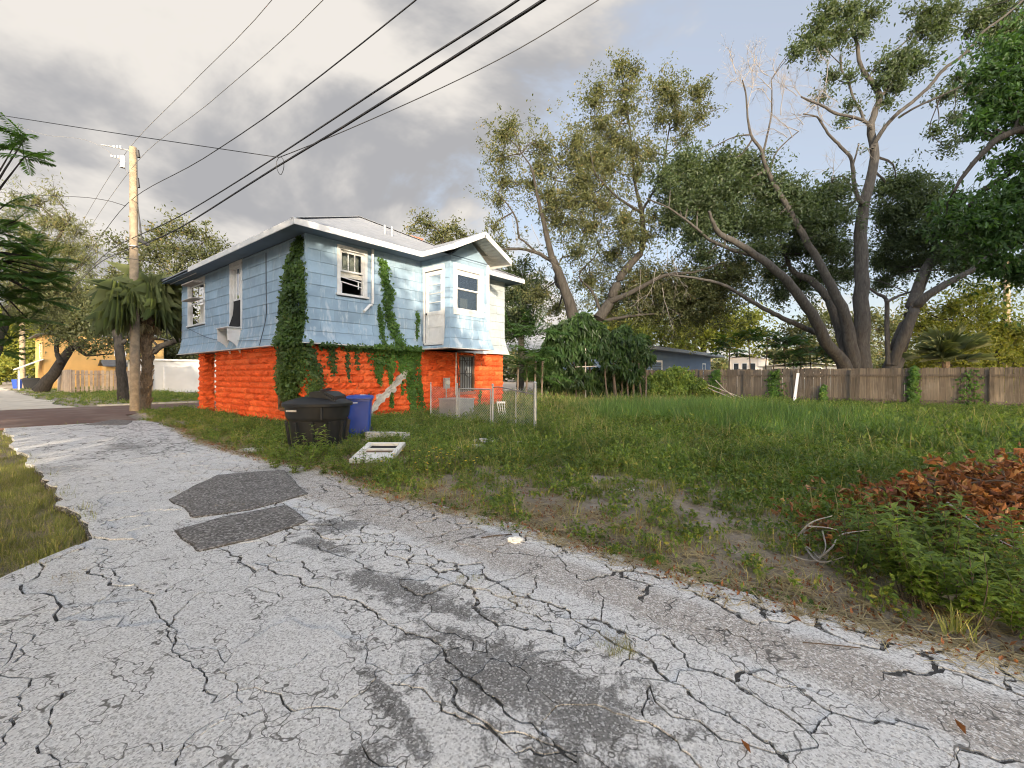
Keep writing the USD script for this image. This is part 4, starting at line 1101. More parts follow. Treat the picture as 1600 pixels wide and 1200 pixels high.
# ---------------------------------------------------------------- grey condenser box under the bay
ac = thing('condenser_unit', 'grey slatted metal condenser box on the ground under the bay', 'condenser unit', None, (10.52, 10.95, 0.0), 0)
MB().box(-0.40, 0.40, -0.42, 0.42, 0.04, 0.70).build('case', M['metal_grey'], ac)
for k in range(14):
    z = 0.10 + k * 0.042
    MB().box(-0.412, -0.402, -0.36, 0.36, z, z + 0.024).build('slat', M['metal_grey'], ac)
    MB().box(-0.35, 0.35, -0.432, -0.422, z, z + 0.024).build('slat', M['metal_grey'], ac)
MB().box(-0.425, 0.425, -0.445, 0.445, 0.702, 0.745).build('lid', M['metal_grey'], ac)
MB().box(-0.5, 0.5, -0.5, 0.5, -0.06, 0.038).build('pad', M['concrete'], ac)

# ---------------------------------------------------------------- chain link fence with its open gate
FX = 9.3
def mesh_panel(name, y0, y1, z0, z1, parent, step=0.075, sag=0.0):
    mb = MB()
    L, H = y1 - y0, z1 - z0
    for sgn in (1, -1):
        k = -H
        while k < L:
            a, b = max(k, 0.0), min(k + H, L)
            if b > a:
                za, zb = (a - k), (b - k)
                if sgn < 0: za, zb = H - za, H - zb
                mb.tube([(FX + 0.006 * sgn, y0 + a, z0 + za), (FX + 0.006 * sgn, y0 + b, z0 + zb)], 0.0036, 3, cap=False)
            k += step
    p = mb.build(name, M['metal_grey'], parent)
    tag(p, kind='stuff')
cf = thing('chain_link_fence', 'rusty grey chain link fence run with a heavy end post by the house', 'fence', None)
def post(y, r, h, parent, x=FX, cap=True):
    mb = MB().tube([(x, y, -0.1), (x, y, h)], r, 12)
    p = mb.build('post', M['metal_grey'], parent, smooth=40)
    if cap:
        s_ = trimesh.creation.icosphere(2, r * 1.15)
        obj('post_cap', s_.vertices + [x, y, h], s_.faces, M['metal_grey'], p, smooth=True)
    for z in (0.28, h * 0.82):
        MB().tube([(x, y, z), (x, y, z + 0.03)], r * 1.18, 12).build('band', M['metal_grey'], p, smooth=40)
post(6.80, 0.040, 1.31, cf); post(7.43, 0.012, 1.2, cf, cap=False); post(8.25, 0.030, 1.25, cf); post(9.67, 0.030, 1.25, cf); post(10.84, 0.022, 1.27, cf)
MB().tube(spline([(FX, 6.82, 1.02), (FX, 7.4, 1.10), (FX, 8.0, 1.19), (FX, 8.24, 1.17)], 12), 0.016, 8).build('top_rail', M['wire_grey'], cf, smooth=40)
mesh_panel('wire_mesh', 6.84, 8.22, 0.05, 1.16, cf)
mesh_panel('wire_mesh', 9.70, 10.82, 0.05, 1.16, cf)
MB().tube([(FX, 6.8, 1.29), (FX + 0.12, 6.92, 1.22), (FX + 0.3, 7.1, 1.17)], 0.008, 6).build('loose_wire', M['metal_grey'], cf, smooth=40)
gt = thing('chain_link_gate', 'grey pipe framed chain link gate standing before the condenser box', 'gate', None)
for a, b in (((FX, 8.33, 0.1), (FX, 8.33, 1.12)), ((FX, 9.58, 0.1), (FX, 9.58, 1.12)), ((FX, 8.33, 1.12), (FX, 9.58, 1.12)), ((FX, 8.33, 0.1), (FX, 9.58, 0.1))):
    MB().tube([a, b], 0.019, 10).build('frame_pipe', M['metal_grey'], gt, smooth=40)
mesh_panel('wire_mesh', 8.35, 9.56, 0.11, 1.11, gt)
MB().box(FX - 0.03, FX + 0.03, 8.27, 8.33, 0.72, 0.84).build('latch', M['metal_grey'], gt)

# white plastic rack by the corner of the house
rk = P(777, 640, 14.6)
rack = thing('plastic_rack', 'small white rack of thin rods leaning behind the gate post', 'rack', None, (rk[0], rk[1], 0.05), camrot + 8)
MB().box(-0.02, 0.26, -0.02, 0.02, 0.55, 0.61).build('top_bar', M['plastic_white'], rack)
for k in range(4):
    MB().tube([(0.0 + k * 0.075, 0, 0.55), (0.10 + k * 0.06, -0.05, 0.0)], 0.011, 6).build('rod', M['plastic_white'], rack)
MB().tube([(-0.95, 0.0, 0.05), (-0.4, 0.05, 0.10), (0.55, -0.05, 0.04)], 0.014, 6).build('long_rod', M['plastic_white'], rack)

# ---------------------------------------------------------------- slabs, litter, odds and ends in the lot
def slab(px, w, d, rot, label, seed, h=0.05, mtl='concrete'):
    r2 = np.random.default_rng(seed)
    c = G(*px)
    n = 11
    t = np.sort(r2.uniform(0, 2 * np.pi, n))
    pg = Polygon([(w / 2 * math.cos(a) * r2.uniform(0.75, 1.1), d / 2 * math.sin(a) * r2.uniform(0.75, 1.1)) for a in t]).convex_hull
    m = trimesh.creation.extrude_polygon(pg, h, engine='earcut')
    v = m.vertices.copy(); v[:, 2] += v[:, 0] * r2.normal(0, 0.04) + v[:, 1] * r2.normal(0, 0.04)
    zz = float(ground_z(c[0], c[1]))
    a = math.radians(rot); v = np.stack([v[:, 0] * math.cos(a) - v[:, 1] * math.sin(a) + c[0], v[:, 0] * math.sin(a) + v[:, 1] * math.cos(a) + c[1], v[:, 2] + zz + 0.0], 1)
    tag(obj('concrete_slab', v, m.faces, M[mtl]), label, 'concrete slab', None)
slab((767, 700), 0.75, 0.55, camrot, 'pale broken concrete slab in the grass before the chain link gate', 1, 0.10)
slab((735, 708), 0.62, 0.45, camrot, 'pale concrete slab half sunk behind the yellow flowers', 2, 0.09)
slab((812, 706), 0.32, 0.22, camrot + 10, 'small buff stone lying right of the larger slabs', 3, 0.12)
slab((640, 672), 1.0, 0.7, camrot, 'grey concrete slab at the foot of the mortar scar', 4, 0.09)
slab((600, 690), 1.1, 0.45, camrot, 'rough grey slab just behind the discarded window frame', 5, 0.16)
slab((400, 703), 0.8, 0.4, camrot + 20, 'pale slab at the alley edge left of the black container', 6, 0.06)
slab((725, 682), 0.6, 0.3, camrot, 'thin concrete slab below the condenser box', 7, 0.08)
slab((690, 679), 0.5, 0.3, camrot, 'thin concrete slab left of the gate', 8, 0.08)
slab((1280, 792), 0.16, 0.10, camrot, 'small pale rubble lump on bare soil before the leaf pile', 9, 0.05)

def crumple(name, px, size, mtl, label, cat, seed, z=0.0, hscale=0.4):
    r2 = np.random.default_rng(seed)
    m = trimesh.creation.icosphere(3, 1.0)
    v = m.vertices * (1 + 0.55 * (meshkit.fbm(m.vertices * 2.2 + seed, 3, seed)[:, None] - 0.5) * 2)
    v = v * np.array([size, size * 0.7, size * hscale])
    c = G(px[0], px[1], z)
    a = math.radians(camrot)
    v = np.stack([v[:, 0] * math.cos(a) - v[:, 1] * math.sin(a) + c[0], v[:, 0] * math.sin(a) + v[:, 1] * math.cos(a) + c[1], v[:, 2] + z + size * hscale * 0.6], 1)
    return tag(obj(name, v, m.faces, M[mtl], smooth=False), label, cat)
crumple('paper_scrap', (805, 846), 0.062, 'paper', 'crumpled white paper scrap on the alley edge', 'paper scrap', 4)
crumple('paper_scrap', (1290, 834), 0.05, 'paper', 'thin white scrap lying left of the grey twigs', 'paper scrap', 5, 0.0, 0.15)
crumple('paper_scrap', (985, 766), 0.055, 'paper', 'tiny white scrap in the middle of the thin grass', 'paper scrap', 9, 0.03, 0.25)
crumple('red_rag', (1412, 772), 0.20, 'red_cloth', 'faded red cloth lying at the edge of the dead leaves', 'rag', 6, 0.16, 0.22)

# ---------------------------------------------------------------- utility poles and wires
from scipy.interpolate import PchipInterpolator
WXX = 4.6
def WP(px, py, x=WXX):
    """the point of the vertical plane over the line x that is seen at a pixel"""
    k = (px - 800) / FPX
    y = x * (RGT[0] - k * FWD[0]) / (-RGT[1] + k * FWD[1])
    Yd = FWD[0] * x + FWD[1] * y
    return np.array([x, y, EYE + (HOR - py) / FPX * Yd])
pb_, pt_ = WP(211, 643, 4.7), WP(203, 222, 4.7)
pole = thing('utility_pole', 'tall weathered wooden utility pole at the corner of the brick street', 'utility pole')
top = np.array([pb_[0] - 0.02, pb_[1] + 0.25, 11.3])
MB().tube([(pb_[0], pb_[1], -0.3), (pb_[0], pb_[1] + 0.08, 4.0), (*top[:2], top[2])], [0.185, 0.165, 0.13], 16).build('shaft', M['pole_wood'], pole, smooth=50)
mb = MB().tube([top + [0, 0.05, -0.15], top + [-0.55, 0.25, -0.12], top + [-0.95, 0.5, -0.1]], 0.028, 6); mb.build('bracket', M['metal_grey'], pole)
for dz, dx in ((-0.12, -0.35), (-0.55, -0.42)):
    for k in range(3):
        MB().tube([top + [dx - 0.10 * k, 0.1 + 0.06 * k, dz], top + [dx - 0.10 * k - 0.05, 0.13 + 0.06 * k, dz]], 0.075 - 0.012 * k, 12).build('insulator', M['porcelain'], pole, smooth=40)
MB().tube([top + [-0.32, 0.12, -0.45], top + [-0.32, 0.12, -0.95]], 0.09, 12).build('arrester', M['porcelain'], pole, smooth=40)
MB().tube([top + [0.12, -0.10, -0.1], top + [0.16, -0.12, -0.4]], 0.07, 10).build('cutout', M['wire_black'], pole)
MB().tube([top + [0.12, -0.10, -1.3], top + [0.16, -0.12, -1.7]], 0.06, 10).build('cutout', M['wire_black'], pole)
MB().tube([top + [0.1, -0.14, -0.4], top + [0.13, -0.15, -2.5], top + [0.22, -0.12, -3.4], top + [0.28, -0.1, -3.9]], [0.02, 0.02, 0.035, 0.02], 8).build('riser', M['wire_black'], pole)
MB().bar(top + [0.16, -0.1, -3.95], top + [0.52, -0.1, -4.08], 0.12, 0.12).build('street_light_stub', M['wire_black'], pole)
for z in (2.9, 4.6, 7.0):
    MB().tube([(pb_[0] - 0.02, pb_[1] + 0.12, z), (pb_[0] - 0.02, pb_[1] + 0.12, z + 0.04)], 0.185, 16).build('band', M['metal_grey'], pole)
pf = np.array([4.9, 83.0, 0.0])
p2 = thing('utility_pole', 'distant grey utility pole beside the far blue bins', 'utility pole')
MB().tube([pf + [0, 0, -0.3], pf + [0, 0, 11.0]], [0.30, 0.22], 12).build('shaft', M['pole_wood'], p2, smooth=50)
MB().box(pf[0] - 1.1, pf[0] + 1.1, pf[1] - 0.06, pf[1] + 0.06, 10.1, 10.25).build('crossarm', M['pole_wood'], p2)
pr = P(1573, 560, 42.0)
p3 = thing('utility_pole', 'sunlit wooden utility pole far behind the right hand trees', 'utility pole')
MB().tube([(pr[0], pr[1], -0.3), (pr[0], pr[1], 12.5)], [0.27, 0.22], 12).build('shaft', M['pole_wood'], p3, smooth=50)

def wire(pts, r, label, mtl='wire_black', n=60, ext=True):
    pts = [np.asarray(p, float) for p in pts]
    if ext:
        d = pts[0] - pts[1]; d = d / abs(d[1]) if abs(d[1]) > 1e-6 else d
        pts = [pts[0] + d * 7.0 + [0, 0, 0.5]] + pts
    pts = np.array(pts); ch = np.concatenate([[0], np.cumsum(np.linalg.norm(np.diff(pts, axis=0), axis=1))])
    tag(MB().tube(PchipInterpolator(ch, pts)(np.linspace(0, ch[-1], n)), r, 5).build('overhead_wire', M[mtl], None, smooth=60), label, 'wire')
wire([WP(425, 0), WP(300, 130), WP(197, 238), (4.6, 52, 9.6), (4.6, 82, 10.2)], 0.009, 'thin overhead wire nearest the left edge of the sky, meeting the pole top', 'wire_grey')
wire([WP(505, 0), WP(340, 150), WP(215, 252), (4.8, 52, 9.2), (4.8, 82, 10.0)], 0.009, 'thin overhead wire second from the left in the sky', 'wire_grey')
wire([WP(650, 0), WP(540, 88), WP(440, 165), WP(330, 240), WP(195, 322), WP(150, 380), (4.6, 60, 6.6), (4.6, 82, 7.8)], 0.013, 'black overhead cable third from the left, clamped to the pole')
wire([WP(810, 0), WP(640, 108), WP(500, 200), WP(430, 246), WP(300, 327), WP(165, 397), (4.6, 60, 6.1), (4.6, 82, 7.4)], 0.017, 'left one of the two heavy black overhead cables')
wire([WP(850, 0), WP(680, 108), WP(540, 196), WP(440, 256), WP(300, 345), WP(150, 415), (4.6, 60, 5.4), (4.6, 82, 7.0)], 0.022, 'right and thickest of the two heavy black overhead cables')
sp = WP(436, 246)
wire([P(935, 0, 8.5), P(800, 82, 8.9), P(640, 160, 9.4), sp], 0.010, 'rightmost overhead wire running down to the cable splice', 'wire_black', 40)
wire([P(-90, 166, 13.0), P(0, 180, 12.2), P(220, 214, 11.0), sp], 0.010, 'service wire crossing the sky from the left edge to the splice', 'wire_black', 40, False)
wire([P(-60, 168, 26), P(60, 208, 22), P(185, 250, 19.2), top + [0, 0, -1.5]], 0.008, 'faint wire reaching the pole from the left below its top', 'wire_grey', 30, False)
wire([P(-60, 298, 26), P(80, 306, 22), P(175, 315, 19.2), WP(197, 322)], 0.013, 'wire reaching the pole from the left at mid height', 'wire_black', 30, False)
wire([WP(158, 402), P(200, 404, 18.6), P(240, 411, 18.4), (XL - 0.5, 22.6, 5.55)], 0.013, 'short service wire from the cables to the far eave of the house', 'wire_black', 30, False)
lp = [sp + [0.0, 0.03, 0], sp + [-0.02, 0.10, -0.12], sp + [0.0, 0.06, -0.30], sp + [0.0, -0.10, -0.42], sp + [0.0, -0.24, -0.30], sp + [0.0, -0.2, -0.1], sp + [0.0, -0.04, 0.0]]
tag(MB().tube(spline(lp, 40), 0.007, 5).build('cable_loop', M['wire_black'], None, smooth=60), 'loop of slack cable hanging from the splice above the house', 'cable loop')

# ---------------------------------------------------------------- back fence of upright boards, each board a piece
for k, c in enumerate(((0.130, 0.110, 0.090), (0.160, 0.136, 0.110), (0.105, 0.090, 0.075))):
    g = NG()
    pos = g.node('geometry', 'position', {})
    st = g.node('mapping', 'vector', {'vector': pos}, scale=(22.0, 22.0, 1.3))
    base = g.ramp(g.noise(st, 1.0, 7.0, 0.65), [(0.28, tuple(np.array(c) * 0.55)), (0.72, tuple(np.array(c) * 1.35))])
    base = g.mix(g.step(g.noise(pos, 1.3, 6.0, 0.7), 0.55, 0.72, 0.0, 0.5), base, (0.20, 0.185, 0.165))
    b = g.node('bump', 'normal', {'height': g.noise(st, 1.0, 7.0, 0.65)}, strength=0.4, distance=0.008)
    mat(f'fence_board_{k}', g.n, g.l, g.node('principled_bsdf', 'BSDF', {'base_color': base, 'normal': b}, roughness=0.85, specular_ior_level=0.2))
    c2 = (0.33, 0.26, 0.19) if k == 0 else (0.39, 0.31, 0.23) if k == 1 else (0.28, 0.21, 0.155)
    plain(f'pale_board_{k}', c2, 0.8, 0.25, 3.0, 0.3, 0.01, dirt=tuple(np.array(c2) * 0.55), dirt_amt=0.6)
def board_fence(root, p0, p1, w, gap, h, prefix, seed, mtl, post_step=2.4, dog=True, rails=True, back=1):
    r2 = np.random.default_rng(seed)
    p0, p1 = np.array(p0, float), np.array(p1, float)
    L = np.linalg.norm(p1 - p0); d = (p1 - p0) / L; nrm = np.array([d[1], -d[0]]) * back
    s = 0.0
    while s < L:
        ww = w * r2.uniform(0.93, 1.03)
        hh = h + r2.normal(0, 0.012)
        lean = r2.normal(0, 0.006)
        c = p0 + d * (s + ww / 2)
        t = 0.018
        z0 = 0.03 + float(ground_z(*c))
        k = 0.025 if dog else 0.001
        pr_ = [(-ww / 2, z0), (ww / 2, z0), (ww / 2, hh - k), (ww / 2 - k, hh), (-ww / 2 + k, hh), (-ww / 2, hh - k)]
        off = r2.uniform(-0.004, 0.004)
        v = np.array([[*(c + d * (a + lean * z) + nrm * (off + o)), z] for o in (0, t) for a, z in pr_])
        f = [[0, 1, 2], [0, 2, 3], [0, 3, 4], [0, 4, 5], [6, 8, 7], [6, 9, 8], [6, 10, 9], [6, 11, 10]]
        for i in range(6):
            j = (i + 1) % 6
            f += [[i, i + 6, j + 6], [i, j + 6, j]]
        obj('board', v, np.array(f), M[f'{mtl}_{r2.integers(0, 3)}'], root)
        s += ww + gap * r2.uniform(0.6, 1.4)
    if rails:
        for z in (0.35, h - 0.35):
            MB().bar((*(p0 - nrm * 0.03), z), (*(p1 - nrm * 0.03), z), 0.04, 0.09).build('rail', M[mtl + '_2'], root)
    for q in np.arange(0, L, post_step):
        c = p0 + d * q - nrm * 0.09
        MB().box(c[0] - 0.045, c[0] + 0.045, c[1] - 0.045, c[1] + 0.045, -0.1, h - 0.08).build('post', M[mtl + '_2'], root)
FB = 28.0
fence = thing('board_fence', 'long weathered brown board fence across the back of the overgrown lot', 'fence')
board_fence(fence, (FB, -6.2), (FB, 20.5), 0.142, 0.003, 1.86, 'board', 31, 'fence_board', back=1)
fence2 = thing('board_fence', 'pale new board fence with gaps before the yellow house', 'fence')
board_fence(fence2, (5.8, 51.5), (11.4, 51.5), 0.20, 0.07, 1.95, 'board', 32, 'pale_board', back=1)
board_fence(fence2, (5.8, 60.0), (5.8, 51.6), 0.20, 0.004, 2.0, 'board', 33, 'pale_board', back=1)
fence3 = thing('board_fence', 'short reddish board fence left of the white garage door', 'fence')
board_fence(fence3, (8.3, 46.2), (10.05, 46.8), 0.20, 0.02, 1.9, 'board', 34, 'pale_board')

# ---------------------------------------------------------------- buildings further off
def simple_window(parent, fn, s0, s1, z0, z1, w=0.1, mtl='trim_white', mid=True):
    pb = PB(fn)
    pb.box(s0 - w, s0, z0 - w, z1 + w, 0.002, 0.05).box(s1, s1 + w, z0 - w, z1 + w, 0.002, 0.05).box(s0, s1, z1, z1 + w, 0.002, 0.05).box(s0, s1, z0 - w, z0, 0.002, 0.05)
    if mid: pb.box(s0, s1, (z0 + z1) / 2 - 0.03, (z0 + z1) / 2 + 0.03, 0.01, 0.04)
    wv = pb.build('window', M[mtl], parent)
    PB(fn).box(s0, s1, z0, z1, 0.004, 0.009).build('pane', M['dark_glass'], wv)
plain('dark_glass', (0.03, 0.035, 0.04), 0.08, 0.1, 3.0, 0.0, 0.001, spec=0.6)
def gable_roof(x0, x1, y0, y1, z, h, over, axis, mtl, parent, t=0.10):
    x0 -= over; x1 += over; y0 -= over; y1 += over
    if axis == 'y':
        xm_ = (x0 + x1) / 2
        v = np.array([[x0, y0, z], [xm_, y0, z + h], [x1, y0, z], [x0, y1, z], [xm_, y1, z + h], [x1, y1, z]])
    else:
        ym_ = (y0 + y1) / 2
        v = np.array([[x0, y0, z], [x0, ym_, z + h], [x0, y1, z], [x1, y0, z], [x1, ym_, z + h], [x1, y1, z]])
    v = np.vstack([v, v - [0, 0, t]])
    f = np.array([[0, 1, 4], [0, 4, 3], [1, 2, 5], [1, 5, 4], [6, 10, 7], [6, 9, 10], [7, 11, 8], [7, 10, 11], [0, 6, 7], [0, 7, 1], [1, 7, 8], [1, 8, 2], [3, 4, 10], [3, 10, 9], [4, 5, 11], [4, 11, 10], [0, 3, 9], [0, 9, 6], [2, 8, 11], [2, 11, 5]])
    obj('roof', v, f, M[mtl], parent)
def clap(parent, fn, s0, s1, z0, z1, mtl, step=0.22):
    pb = PB(fn)
    z = z0
    while z < z1:
        zt = min(z + step, z1)
        v = np.array([[s0, z, 0.03], [s1, z, 0.03], [s1, zt, 0.004], [s0, zt, 0.004], [s0, z, -0.02], [s1, z, -0.02]])
        pb.add(v, np.array([[0, 1, 2], [0, 2, 3], [0, 4, 5], [0, 5, 1]]))
        z = zt
    return tag(pb.build('siding', M[mtl], parent), kind='stuff')
# yellow house
yh = thing('yellow_house', 'two storey yellow clapboard house behind the leaning oak and the pale fence', 'house')
MB().box(5.62, 16, 69.02, 77, -0.1, 5.9).build('wall', M['yellow_siding'], yh)
fy = lambda s, z, d: (s, 69.0 - d, z)
fx_ = lambda s, z, d: (5.6 - d, s, z)
clap(yh, fy, 5.6, 16, 0, 5.9, 'yellow_siding'); clap(yh, fx_, 69, 77, 0, 5.9, 'yellow_siding')
simple_window(yh, fy, 11.4, 12.3, 3.9, 4.4); simple_window(yh, fy, 12.2, 13.2, 1.7, 2.4, 0.25); simple_window(yh, fx_, 70.8, 72.2, 3.5, 4.9)
gable_roof(5.6, 16, 69, 77, 5.9, 1.6, 0.6, 'y', 'roof_dark', yh)
MB().add(np.array([[3.6, 68.5, 2.2], [5.58, 68.5, 3.3], [5.58, 72.5, 3.3], [3.6, 72.5, 2.2], [3.6, 68.5, 2.1], [5.58, 68.5, 3.2], [5.58, 72.5, 3.2], [3.6, 72.5, 2.1]]), np.array([[0, 1, 2, 3], [4, 7, 6, 5], [0, 4, 5, 1], [2, 6, 7, 3], [0, 3, 7, 4]])).build('awning', M['fascia_white'], yh)
MB().box(3.75, 3.9, 68.8, 68.95, 0, 2.2).build('awning_post', M['trim_white'], yh)
MB().box(10.2, 15.9, 66.2, 68.98, -0.1, 2.6).build('wall', M['yellow_siding'], yh)
gable_roof(10.2, 15.9, 66.2, 69, 2.6, 0.7, 0.3, 'x', 'roof_dark', yh)
# white garage
ga = thing('garage', 'low white garage with a sectional door across the brick street', 'garage')
fg = lambda s, z, d: (s, 47.0 - d, z)
MB().box(10.0, 18.5, 47.0, 55, -0.1, 2.75).build('wall', M['white_siding'], ga)
MB().box(9.85, 18.7, 46.85, 55.2, 2.76, 2.92).build('roof', M['fascia_white'], ga)
for k in range(5):
    PB(fg).box(11.0, 16.2, 0.03 + k * 0.43, 0.03 + k * 0.43 + 0.42, 0.01, 0.05).build('door_panel', M['white_siding'], ga)
pb = PB(fg); pb.box(10.85, 10.995, 0.0, 2.3, 0.01, 0.08).box(10.85, 16.4, 2.2, 2.34, 0.01, 0.082); pb.build('door_frame', M['trim_white'], ga)
MB().tube(spline([(9.95, 46.9, 2.7), (9.96, 46.86, 2.3), (9.96, 46.86, 0.1)], 10), 0.05, 8).build('drain_pipe', M['trim_white'], ga)
tag(MB().poly(Polygon([(10.6, 29.6), (16.0, 29.6), (16.4, 46.95), (10.9, 46.95)]), -0.06, 0.012).build('driveway', M['concrete']), kind='structure')
# far bins
fb1 = P(25, 600, 50); 
for k, (px, mt, lb, w_, h_) in enumerate(((27, 'plastic_blue', 'small far blue cart left of the distant pole', 0.62, 1.1), (54, 'plastic_black', 'far black containers by the yellow house', 2.2, 1.25))):
    c = P(px, 590, 52.0 if k == 0 else 50.0)
    t_ = thing('far_cart' if k == 0 else 'far_container', lb, 'cart' if k == 0 else 'container', None, (c[0], c[1], 0), camrot)
    v, f = loft([(rr(w_ / 2 * 0.8, 0.28, 0.06), 0.0), (rr(w_ / 2, 0.36, 0.06), h_ * 0.86), (rr(w_ / 2 * 1.04, 0.38, 0.06), h_ * 0.87), (rr(w_ / 2 * 1.04, 0.38, 0.06), h_ * 0.9)])
    obj('tub', v, f, M[mt], t_, smooth=35)
    v, f = loft([(rr(w_ / 2 * 1.06, 0.40, 0.06), h_ * 0.905), (rr(w_ / 2 * 1.06, 0.40, 0.06), h_ * 0.94), (rr(w_ / 2 * 0.7, 0.25, 0.06), h_)])
    obj('lid', v, f, M[mt], t_, smooth=35)
# navy house behind the back fence
nh = thing('navy_house', 'low navy blue house with a flat grey roof behind the back fence', 'house')
MB().box(28.82, 44, 12.02, 21, -0.1, 3.2).build('wall', M['navy_siding'], nh)
fn_ = lambda s, z, d: (s, 12.0 - d, z)
fm_ = lambda s, z, d: (28.8 - d, s, z)
clap(nh, fn_, 28.8, 44, 0, 3.2, 'navy_siding', 0.18); clap(nh, fm_, 12, 21, 0, 3.2, 'navy_siding', 0.18)
simple_window(nh, fn_, 29.95, 31.7, 1.2, 2.45, 0.14, mid=False); simple_window(nh, fn_, 41.5, 42.3, 1.3, 2.5, 0.1)
MB().box(28.1, 45.6, 11.2, 21.5, 3.35, 3.45).build('roof', M['roof_membrane'], nh)
for a, b in (((28.08, 11.18, 3.33), (45.62, 11.18, 3.33)), ((28.08, 11.2, 3.33), (28.08, 21.5, 3.33))):
    MB().bar(a, b, 0.04, 0.22).build('fascia', M['grey_siding'], nh)
MB().box(28.12, 45.5, 11.25, 21.4, 3.20, 3.24).build('soffit', M['grey_siding'], nh)
# pale house and grey house further right
c = P(1185, 577, 58)
ph = thing('pale_house', 'small pale cream house seen over the fence right of the navy house', 'house')
MB().box(c[0], c[0] + 7, c[1], c[1] + 3.4, -0.1, 3.9).build('wall', M['pale_siding'], ph)
gable_roof(c[0], c[0] + 7, c[1], c[1] + 3.4, 3.9, 0.5, 0.3, 'x', 'roof_membrane', ph)
for k in range(3):
    simple_window(ph, lambda s, z, d: (c[0] - d, s, z), c[1] + 0.35 + k * 1.0, c[1] + 0.9 + k * 1.0, 1.6, 3.1, 0.08, 'trim_white', False)
c2 = P(1215, 577, 50)
gh_ = thing('grey_house', 'low dark grey house with white trim seen just over the fence', 'house')
MB().box(c2[0], c2[0] + 10, c2[1] - 6, c2[1] + 1.5, -0.1, 2.55).build('wall', M['grey_siding'], gh_)
gable_roof(c2[0], c2[0] + 10, c2[1] - 6, c2[1] + 1.5, 2.55, 0.5, 0.4, 'x', 'roof_membrane', gh_)
simple_window(gh_, lambda s, z, d: (c2[0] - d, s, z), c2[1] - 1.0, c2[1] + 0.4, 1.3, 2.3, 0.12)
simple_window(gh_, lambda s, z, d: (c2[0] - d, s, z), c2[1] - 4.0, c2[1] - 2.4, 1.3, 2.3, 0.12)

# things leaning about in front of the back fence
a, b = P(1240, 632, 21.6), P(1247, 582, 22.2)
lb_ = thing('white_board', 'narrow white board leaning alone against the back fence', 'board')
MB().bar((a[0], a[1], 0.0), (b[0], b[1], 1.62), 0.12, 0.03, (1, 0, 0.3)).build('plank', M['plastic_white'], lb_)
MB().tube([(b[0], b[1], 1.62), (b[0] + 0.02, b[1], 1.80)], 0.02, 6).build('peg', M['twig_grey'], lb_)
for (x0, y0, Y0), (x1, y1, Y1), lb in (((1045, 573, 25.0), (1166, 624, 23.0), 'upper of the thin pale poles sloping off the vine mound'), ((1075, 590, 24.8), (1160, 628, 22.6), 'lower of the thin pale poles sloping off the vine mound'),
                                       ((1118, 594, 24.2), (1150, 622, 22.8), 'shortest pale pole at the foot of the vine mound')):
    a, b = P(x0, y0, Y0), P(x1, y1, Y1); b[2] = max(b[2], 0.15)
    tag(MB().tube([a, (a + b) / 2 + [0, 0, -0.08], b], 0.022, 6).build('thin_pole', M['twig_grey'], None, smooth=50), lb, 'pole')
a = P(915, 615, 23.0)
ct = thing('clothes_post', 'thin pale T shaped post among the tall bushes', 'post')
MB().tube([(a[0], a[1], 0), (a[0], a[1], 2.9)], 0.03, 8).build('upright', M['twig_grey'], ct, smooth=50)
q = RGT * 0.55
MB().bar((a[0] - q[0], a[1] - q[1], 1.95), (a[0] + q[0], a[1] + q[1], 1.98), 0.05, 0.05).build('crosspiece', M['twig_grey'], ct)

# ---------------------------------------------------------------- trees
def leaf_cards(c, size, r2, aspect=0.45, up=0.25, fold=0.18, tint=None, direc=None, dirw=0.0, jitter=0.3):
    """one folded four-cornered leaf per row of c: vertices, triangles, a tint per leaf"""
    n = len(c)
    d = r2.normal(0, 1, (n, 3))
    if direc is not None:
        d = d * (1 - dirw) + np.asarray(direc) * dirw * 1.7
    d /= np.linalg.norm(d, axis=1, keepdims=True) + 1e-9
    m = r2.normal(0, 1, (n, 3)) + [0, 0, up * 4]
    s = np.cross(d, m); s /= np.linalg.norm(s, axis=1, keepdims=True) + 1e-9
    nn = np.cross(s, d)
    L = (np.asarray(size) * (1 + jitter * r2.uniform(-1, 1, n)))[:, None]
    w = L * aspect / 2
    v = np.stack([c, c + d * L * 0.45 + s * w + nn * w * fold * 2, c + d * L, c + d * L * 0.45 - s * w + nn * w * fold * 2], 1).reshape(-1, 3)
    k = np.arange(n)[:, None] * 4
    f = np.stack([k + [0, 1, 2], k + [0, 2, 3]], 1).reshape(-1, 3)
    t = r2.uniform(0, 1, n) if tint is None else tint
    return v, f, np.repeat(t, 4)

def limb_path(pts, Y0, dY=0.0, ws=0.44):
    """pixel polyline (px, py, width in px) at depth Y0, leaning by dY in depth towards its end"""
    n = len(pts)
    out, rad = [], []
    for k, (px, py, w) in enumerate(pts):
        Yk = Y0 + dY * k / max(1, n - 1)
        out.append(P(px, py, Yk)); rad.append(w * ws * Yk / FPX)
    return np.array(out), np.array(rad)

